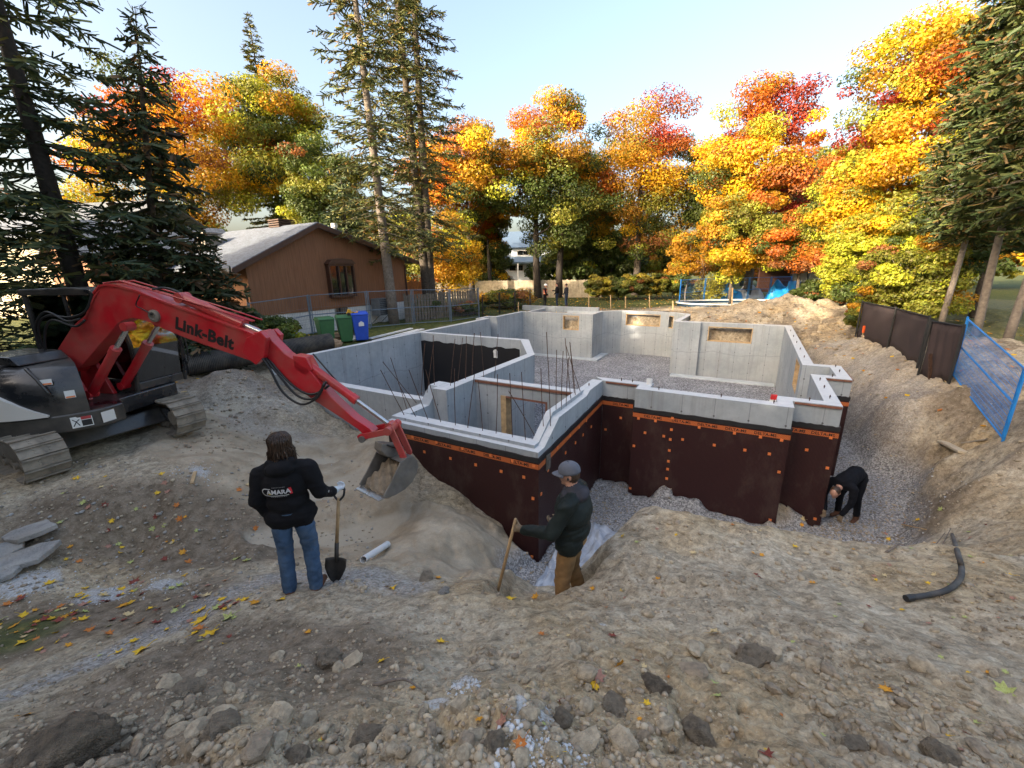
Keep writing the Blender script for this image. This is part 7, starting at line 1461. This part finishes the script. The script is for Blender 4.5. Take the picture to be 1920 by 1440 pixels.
for k, (px, py, w, hk, mat, lab) in enumerate([(1765, 1425, 70, .8, 'rock', 'tan stone near the bottom edge below the orange maple leaf'), (1308, 1385, 62, 1.1, 'rock', 'upright pale rounded stone at the bottom of the mound'), (692, 1390, 60, .7, 'rock', 'round tan stone beside the broken clods at the bottom'), (420, 1375, 80, .7, 'rock', 'wide flat clod stone right of the biggest boulder'), (620, 1245, 52, .9, 'rock', 'grey lumpy stone on the slope above the flat clods'), (832, 1112, 26, .8, 'slab', 'smooth pale grey pebble on the crest between the two workers'),
        (1055, 1352, 40, .8, 'rock', 'knobbly tan stone above the pale powder'), (350, 1300, 60, .6, 'rock', 'long pale stone half buried at the edge of the left slope'), (800, 1085, 34, .7, 'rock', 'half buried rock on the crest left of the pale pebble'), (1600, 1400, 46, .7, 'rock', 'angular stone near the bottom right'), (1150, 1330, 60, .6, 'rock', 'wide crumbly clod below the pinkish leaf'), (560, 1420, 50, .7, 'rock', 'stone at the very bottom right of the wide flat clod'), (930, 1395, 45, .7, 'rock', 'clod at the bottom beside the pale powder'), (1230, 1290, 55, .6, 'rock_dirty', 'dark crumbly clod between the two tall clods')]):
    big_stone('stone', lab, px, py, w, hk, mat, 20+k, .22)
for k, (px, py, w, lab) in enumerate([(62, 1012, 88, 'broken concrete slab, topmost of the pieces at the left edge'), (45, 1062, 110, 'widest broken concrete slab, lying below the topmost piece'), (8, 1045, 70, 'broken concrete slab at the far left of the pile'), (18, 1085, 50, 'small broken concrete piece at the bottom of the slab pile')]):
    p = cast(px, py); D = zdepth(p); r = w/FPX*D*.5; R = random.Random(k+2); n = 9; out = [(math.cos(2*math.pi*i/n)*r*R.uniform(.7, 1.05), math.sin(2*math.pi*i/n)*r*.75*R.uniform(.7, 1.1)) for i in range(n)]
    o = MB().prism(out, 0, .07, 'z').build('concrete_slab', MAT['slab'], bevel=.012); o.location = (p.x, p.y, p.z+.02+.035*(3-k)*.4); o.rotation_euler = (R.uniform(-.15, .15), R.uniform(-.2, .1), R.uniform(0, 6)); tag(o, lab, 'slab', 'broken concrete slabs')
# clods: the larger ones one by one, the crumbs as one mass
CL = [stone_mesh(100+k, 2, .85, .25) for k in range(6)]
MAT['clod'] = plain('dry_earth_clod', (.46, .38, .27), .95, var=.45, scale=1.2, bump=.6, bdist=.02); MAT['clod2'] = plain('damp_earth_clod', (.34, .275, .20), .95, var=.45, scale=1.5, bump=.6, bdist=.02)
for m in CL: m.materials.append(MAT['clod'])
CL2 = [m.copy() for m in CL]
for m in CL2: m.materials.clear(); m.materials.append(MAT['clod2'])
R = np.random.default_rng(77); cnt = 0
while cnt < 250:
    px = R.uniform(-40, 1960); py = 1440-360*R.random()**1.15
    if px > 1250 and py < 1180 and R.random() < .85: continue
    if px < 560 and py < 1290-.45*px*.3 and R.random() < .8: continue
    p = cast(px, py)
    if fbm(np.array([p.x*1.4]), np.array([p.y*1.4]), 3)[0] < R.uniform(-.5, .25): continue
    D = zdepth(p); r = R.uniform(.014, .040)*(1 if R.random() < .85 else 1.8)
    o = link('earth_clod', CL[cnt % 6] if R.random() < .75 else CL2[cnt % 6]); o.location = (p.x, p.y, p.z+r*.25); o.scale = (r*R.uniform(.8, 1.3), r, r*R.uniform(.8, 1.1)); o.rotation_euler = (R.uniform(-.5, .5), R.uniform(-.5, .5), R.uniform(0, 6.3)); cnt += 1
    tag(o, 'clod of dry crumbly earth on the foreground mound', 'clod', 'clods of earth on the mound')
def scatter(name, n, sampler, r0, r1, mats, seed, base_sub=1, kind='stuff'):
    R = np.random.default_rng(seed); bases = []
    for k in range(5):
        m = stone_mesh(300+k+seed, base_sub, .9, .25); P = np.zeros(len(m.vertices)*3); m.vertices.foreach_get('co', P); F = np.array([p.vertices[:] for p in m.polygons]); bases.append((P.reshape(-1, 3), F)); bpy.data.meshes.remove(m)
    for mi, mat in enumerate(mats):
        VV_, FF_ = [], []; off = 0
        for i in range(n//len(mats)):
            p = sampler(R)
            if p is None: continue
            P, F = bases[R.integers(5)]; r = r0*(r1/r0)**(R.random()**2.2); a = R.uniform(0, 6.28); c, s = math.cos(a), math.sin(a); t_ = R.uniform(-.6, .6)
            Q = P*np.array([R.uniform(.75, 1.3), 1, 1])*r; Q = np.c_[Q[:, 0]*c-Q[:, 1]*s, Q[:, 0]*s+Q[:, 1]*c, Q[:, 2]]; Q = np.c_[Q[:, 0], Q[:, 1]*math.cos(t_)-Q[:, 2]*math.sin(t_), Q[:, 1]*math.sin(t_)+Q[:, 2]*math.cos(t_)]
            VV_.append(Q+np.array([p.x, p.y, p.z+r*.25])); FF_.append(F+off); off += len(P)
        o = link(name, np_mesh(name, np.concatenate(VV_), np.concatenate(FF_)), MAT[mat]); tag(o, kind=kind)
def s_fore(R):
    px = R.uniform(-60, 1980); py = 1470-380*R.random()**1.2; p = cast(px, py)
    return p if fbm(np.array([p.x*1.2+5]), np.array([p.y*1.2]), 3)[0] > R.uniform(-.6, .25)-(.0 if px < 1250 else -.25) else None
scatter('earth_crumbs', 12500, s_fore, .004, .024, ['clod', 'clod2', 'rock', 'clod', 'rock'], 1, 1)
def s_left(R): return cast(R.uniform(-30, 700), R.uniform(860, 1120), 3)
scatter('loose_gravel', 1500, s_left, .010, .035, ['clod', 'rock', 'slab'], 2, 1)
def s_bank(R): return cast(R.uniform(1180, 1930), R.uniform(640, 1100), 3)
scatter('bank_stones', 2600, s_bank, .006, .035, ['clod', 'rock'], 3, 1)
def s_heap(R):
    p = cast(R.uniform(1290, 1640), R.uniform(555, 660), 14, 40); return p
scatter('heap_stones', 500, s_heap, .03, .11, ['rock', 'clod'], 4, 1)
def s_spoil(R): return cast(R.uniform(320, 560), R.uniform(680, 850), 5)
scatter('spoil_stones', 500, s_spoil, .015, .06, ['rock', 'clod2'], 5, 1)
MAT['chip'] = plain('grey_crushed_stone', (.40, .40, .41), .9, var=.4, scale=2)
GZF = [(.5, 5.6, 1.6, 7.0, .5), (1.2, 6.9, 2.2, 8.6, .6), (7.2, 7.1, 8.3, 8.8, .8), (5.5, 6.8, 7.2, 7.0, .4)]
def s_trench(R):
    x0, y0, x1, y1, w = GZF[R.integers(4)]; t = R.random(); x = x0+(x1-x0)*t+R.uniform(-w, w); y = y0+(y1-y0)*t+R.uniform(-w, w); return Vector((x, y, gz(x, y)))
scatter('trench_gravel', 3600, s_trench, .011, .032, ['chip', 'rock'], 6, 1)
def s_powder(R):
    p, r = [(W(370,890,-.6), .35), (W(200,1095,-.95), .5), (W(60,1080,-.85), .5), (cast(1000, 1400), .16), (cast(870, 1290), .1), (cast(1050, 1420), .12), (W(300,1085,-.95), .4)][R.integers(7)]; a = R.uniform(0, 6.28); q = r*R.random()**.6; x = p.x+q*math.cos(a); y = p.y+q*math.sin(a); return Vector((x, y, gz(x, y)))
MAT['pale'] = plain('pale_mortar_crumb', (.60, .61, .62), .9, var=.2, scale=3)
scatter('mortar_crumbs', 900, s_powder, .004, .016, ['pale'], 7, 1)
# fallen maple leaves
def leaf_outline():
    tips = [(-90, .55), (-52, .36), (-20, .78), (8, .50), (38, .95), (64, .60), (90, 1.08), (116, .60), (142, .95), (172, .50), (200, .78), (232, .36)]
    return [(r*math.cos(math.radians(a)), r*math.sin(math.radians(a))) for a, r in tips]
def leaf_me(name, mat, seed):
    R = random.Random(seed); ol = leaf_outline(); mb = MB(); vs = [(0, 0, 0)]; c1, c2 = R.uniform(.15, .85), R.uniform(-.5, .5)
    for ring_ in (.5, 1.0):
        for x, y in ol:
            x, y = x*ring_*R.uniform(.92, 1.05), y*ring_*R.uniform(.92, 1.05); vs.append((x, y, c1*(x*x)*.7+c2*y*y*.5+R.uniform(-.05, .08)*ring_))
    n = len(ol); fs = [(0, 1+i, 1+(i+1) % n) for i in range(n)]+[(1+i, 1+n+i, 1+n+(i+1) % n, 1+(i+1) % n) for i in range(n)]
    mb._add(vs, fs); mb.tube([(0, -.3, 0), (.05, -.9, .12), (.12, -1.3, .05)], .03, 4); me = mb.mesh(name); me.materials.append(mat); return me
def leaf_material(name, col):
    t = NT(name); O = t.coord(); n = t.noise(O, 2.2, 5, .7); c = t.mix(t.ramp(n, [(.45, 0.0), (.75, .8)]), col, (col[0]*.45, col[1]*.3, col[2]*.5)); c = t.mix(t.ramp(t.noise(O, 9, 3), [(.62, 0), (.72, .7)]), c, (.12, .06, .03)); t.bsdf(c, .6, 0, t.bump(n, .3, .02), .3); return t.m
LCOL = {'yellow': (.78, .50, .03), 'golden': (.72, .34, .03), 'orange': (.58, .20, .04), 'pinkish brown': (.42, .22, .15), 'dull red': (.25, .06, .04), 'pale green': (.45, .50, .16), 'cream': (.66, .52, .26)}
LM = {k: [leaf_me('fallen_leaf', leaf_material(k.replace(' ', '_')+'_leaf', c), 40+i*3+j) for j in range(3)] for i, (k, c) in enumerate(LCOL.items())}
R = np.random.default_rng(5)
def put_leaf(px, py, w, col, label=None):
    p = cast(px, py); D = zdepth(p); r = w/FPX*D*.45
    e = .05; nx = Vector((gz(p.x-e, p.y)-gz(p.x+e, p.y), gz(p.x, p.y-e)-gz(p.x, p.y+e), 2*e)).normalized()
    o = link('fallen_leaf', LM[col][R.integers(3)]); q = nx.to_track_quat('Z', 'Y') @ Matrix.Rotation(R.uniform(0, 6.28), 4, 'Z').to_quaternion() @ Matrix.Rotation(R.uniform(-.45, .45), 4, 'X').to_quaternion()
    o.rotation_mode = 'QUATERNION'; o.rotation_quaternion = q; o.location = p+nx*(.006+.08*r); o.scale = (r, r, r*R.uniform(.8, 1.4)); return tag(o, label or col+' fallen maple leaf lying on the bare ground', 'leaf', 'fallen maple leaves')
BIG = [(1120, 1275, 42, 'pinkish brown', 'pinkish brown leaf with a yellow one under it, on the mound'), (1112, 1292, 34, 'yellow', 'yellow leaf tucked under the pinkish brown leaf'), (1163, 1250, 34, 'golden', 'golden leaf standing on edge right of the pinkish brown leaf'), (1240, 1292, 28, 'pinkish brown', 'pinkish brown leaf between the two tall clods'), (1660, 1295, 32, 'golden', 'large golden leaf alone on the right side of the mound'), (945, 1362, 48, 'pinkish brown', 'large pinkish brown leaf above the pale powder'), (978, 1405, 42, 'orange', 'rusty orange leaf on the pale powder at the bottom'), (1040, 1418, 38, 'yellow', 'bright yellow leaf at the bottom beside the rusty orange leaf'), (898, 1352, 26, 'golden', 'small golden leaf left of the large pinkish brown leaf'), (1440, 1420, 40, 'dull red', 'dull red leaf at the bottom right of centre'), (1150, 1195, 26, 'dull red', 'dull red leaf on the slope above the mound'), (828, 1207, 26, 'yellow', 'yellow leaf alone in the middle of the brown slope'), (540, 1355, 26, 'orange', 'orange leaf between the stones on the left of the mound'), (42, 1345, 40, 'golden', 'golden leaf at the left edge above the biggest boulder'), (1335, 1190, 34, 'cream', 'pair-like cream leaf near the top of the mound'), (960, 1125, 30, 'yellow', 'yellow leaf on the crest left of the tan trousers'), (1003, 1122, 22, 'golden', 'golden leaf on the crest nearest the tan trousers'), (1300, 1040, 20, 'cream', 'cream leaf on the plateau right of the green jacket'), (1882, 1302, 44, 'pale green', 'pale green leaf at the right edge'), (1110, 1110, 18, 'golden', 'golden leaf at the foot of the tan trousers'),
       (380, 1165, 42, 'yellow', 'yellow leaf on the gravel edge left of the boots'), (375, 1182, 30, 'orange', 'orange leaf under the yellow leaf on the gravel edge'), (430, 1160, 36, 'pale green', 'pale green leaf on the gravel edge'), (270, 1220, 44, 'yellow', 'clump of yellow leaf on the edge of the hollow'), (395, 1190, 44, 'yellow', 'bright yellow leaf farther along the gravel edge'), (480, 1135, 28, 'golden', 'golden leaf just left of the brown boots'), (540, 1112, 26, 'orange', 'orange leaf against the brown boots'), (525, 1128, 28, 'yellow', 'yellow leaf under the brown boots'), (735, 1105, 30, 'yellow', 'pale yellow leaf right of the shovel blade'), (820, 1085, 22, 'golden', 'golden leaf above the pale grey pebble')]
for px, py, w, col, lab in BIG: put_leaf(px, py, w, col, lab)
keys = ['yellow', 'yellow', 'golden', 'orange', 'cream', 'pale green', 'pinkish brown', 'dull red']
for i in range(266):
    u = R.random()
    if u < .44: px, py, w = R.uniform(-20, 470), 1155+R.normal(0, 34), R.uniform(12, 27); py -= (px-150)*.10
    elif u < .57: px, py, w = R.uniform(100, 480), R.uniform(890, 1060), R.uniform(10, 18)
    elif u < .80: px, py, w = R.uniform(560, 1900), R.uniform(1080, 1420), R.uniform(10, 24)
    else: px, py, w = R.uniform(1150, 1900), R.uniform(960, 1180), R.uniform(8, 16)
    put_leaf(px, py, w, keys[R.integers(8)])
# leaves strewn on the lawn and by the trees
n = 2600; X = R.uniform(-14, 24, n); Y = R.uniform(26, 44, n); X[:500] = R.uniform(9.5, 20, 500); Y[:500] = R.uniform(6, 24, 500); X[500:800] = R.uniform(-14, -8, 300); Y[500:800] = R.uniform(10, 24, 300)
keep = np.array([not inside(np.array([x]), np.array([y]), OUTW)[0] and (x > 7 or y > 25 or x < -7) for x, y in zip(X, Y)]); X, Y = X[keep], Y[keep]; Z = np.array([gz(x, y) for x, y in zip(X, Y)])+.02
a = rand_unit(len(X), R)*np.array([1, 1, .25]); bb_ = np.cross(a, np.array([0, 0, 1.])+R.normal(0, .3, (len(X), 3))); bb_ /= np.linalg.norm(bb_, axis=1, keepdims=True)
v, f = quads(np.c_[X, Y, Z], a*.06, bb_*.05); cc = np.array([LCOL[k] for k in ('yellow', 'golden', 'orange', 'cream')])[R.integers(0, 4, len(X))]; tag(link('leaf_litter', np_mesh('leaf_litter', v, f, False, np.repeat(cc, 4, 0)), MAT['leaf']), kind='stuff')
# pipes, hose, planks, sticks
def rod(name, label, cat, a, b, r, mat, n=16, hollow=True):
    t = thing(name, label, cat, a); d = b-a; M = d.to_track_quat('Z', 'Y').to_matrix().to_4x4(); L = d.length
    MB(M).lathe([(r*.88, .0), (r, 0), (r, L), (r*.88, L), (r*.88, 0)], n, cap=False).build('pipe_wall', MAT[mat], t, auto=50, fix=False); MB(M).lathe([(r*1.08, L-.07), (r*1.08, L-.001)], n, cap=False).build('collar', MAT[mat], t, auto=50); return t
a, b = cast(682, 1056), cast(727, 1028); a.z += .045; b.z += .05; rod('white_pipe', 'short white plastic pipe lying on the sand between the workers', 'pipe', a, b, .045, 'white')
q = B(-1.78, 9.35, -.30); rod('white_pipe', 'upright white pipe end standing inside the corner of the foundation', 'pipe', q, q+Vector((0, 0, .42)), .06, 'white')
hp = [cast(1782, 1012), cast(1792, 1040), cast(1800, 1075), cast(1795, 1098), cast(1775, 1113), cast(1740, 1122), cast(1708, 1130)]; hp = [p+Vector((0, 0, .03)) for p in hp]; hp[0].z += .03
HO = thing('black_hose', 'bent black hose lying on the right bank', 'hose', hp[3]); MB().tube(spline(hp, 6), .021, 10).build('hose_body', MAT['dustyblack'], HO, smooth=True, world=True); MB().tube([hp[-1]+Vector((-.06, -.01, 0)), hp[-1]], .025, 10).build('hose_end', MAT['blackplastic'], HO, world=True)
def plank(label, p, q, w, th, mat, name='plank', cat='plank', group=None):
    a, b = cast(*p), cast(*q); a.z += th*.6; b.z += th*.6; o = MB(basis(a, b-a, (0, 0, 1))).box((0, -w/2, -th/2), ((b-a).length, w/2, th/2)).build(name, MAT[mat], bevel=.004); return tag(o, label, cat, group)
plank('short pale plank lying on the right bank below the blue fence', (1765, 832), (1805, 852), .16, .045, 'paleboard'); plank('thin grey splintered plank beside the short pale plank', (1800, 842), (1850, 826), .07, .03, 'grey_wood')
plank('short raw wooden stick on the pale powder near the excavator', (362, 918), (368, 892), .05, .02, 'raw_wood', 'stick', 'stick'); plank('thin stick on the gravel at the near end of the trench', (1690, 985), (1735, 1000), .02, .02, 'raw_wood', 'stick', 'stick')
for k, (p, q, lab) in enumerate([((1640, 1010), (1720, 985), 'crooked root at the crest of the right bank'), ((1690, 1040), (1770, 1005), 'long thin root above the black hose'), ((1735, 1035), (1780, 1000), 'short root tangled above the black hose'), ((1660, 1040), (1700, 1028), 'thin twig at the crest left of the roots'), ((700, 1285), (790, 1300), 'thin pale twig on the brown slope')]):
    a, b = cast(*p), cast(*q); m = a.lerp(b, .5); m.z = gz(m.x, m.y)+.03; o = MB().tube(spline([a, m+Vector((.03, .02, .01)), b+Vector((0, 0, .02))], 5), [.012-.0008*i for i in range(11)], 5).build('root', MAT['bark_pale'], smooth=True); tag(o, lab, 'root')
for k, (u, v, L, a, lab) in enumerate([(-1.35, 11.2, 1.8, 80, 'white board on the gravel inside the foundation, nearest the pier'), (-.95, 10.9, 1.5, 84, 'second white board on the gravel inside the foundation'), (-.2, 13.5, 1.0, 20, 'dark offcut on the gravel inside the foundation below the window'), (.4, 11.6, .7, 40, 'short dark offcut on the gravel inside the foundation')]):
    q = B(u, v, -2.50); o = MB(Matrix.Translation(q) @ Matrix.Rotation(AL+math.radians(a), 4, 'Z')).box((0, -.12, 0), (L, .12, .06)).build('board', MAT['white'] if k < 2 else MAT['grey_wood']); tag(o, lab, 'board')
q = B(.42, 9.75, -2.58); e = B(.60, 9.15, .12); LV = thing('red_level', 'red and white builder level leaning inside the front wall', 'level', q); d = e-q
MB(basis((0, 0, 0), d, (0, 0, 1))).box((0, -.05, -.02), (d.length, .05, .02)).build('body', plain('red_enamel', (.6, .02, .02), .4, bump=0), LV)
for f in (.25, .5, .72, .84, .95): MB(basis(d*f, d, (0, 0, 1))).box((-.04, -.051, -.0215), (.04, .051, .0215)).build('white_band', MAT['white'], LV)
# plastic sheet at the foot of the wall
MAT['plastic'] = plain('milky_plastic_sheet', (.50, .53, .58), .18, var=.2, scale=4, bump=.2, spec=.8)
n, m = 46, 30; vs = []; P0, P1, P2, P3 = W(985, 1112, -2.15), W(1060, 1120, -2.15), W(1165, 985, -2.4), W(1085, 975, -2.5)
for i in range(n+1):
    for j in range(m+1):
        s, t = i/n, j/m; p = P0.lerp(P3, s).lerp(P1.lerp(P2, s), t); p.x += .08*math.sin(s*9+t*3); p.y += .06*math.sin(t*7+s*4)
        p.z = gz(p.x, p.y)+.03+.05*abs(math.sin(s*17+t*9))*abs(math.sin(t*13-s*5))+.03*fbm(np.array([s*14]), np.array([t*9]), 3)[0]; vs.append(p)
o = MB()._add(vs, [(i*(m+1)+j, (i+1)*(m+1)+j, (i+1)*(m+1)+j+1, i*(m+1)+j+1) for i in range(n) for j in range(m)]).build('plastic_sheet', MAT['plastic'], smooth=False, fix=False); o.modifiers.new('s', 'SOLIDIFY').thickness = .004; tag(o, 'crumpled silvery plastic sheet at the bottom of the dark wall corner', 'sheet')
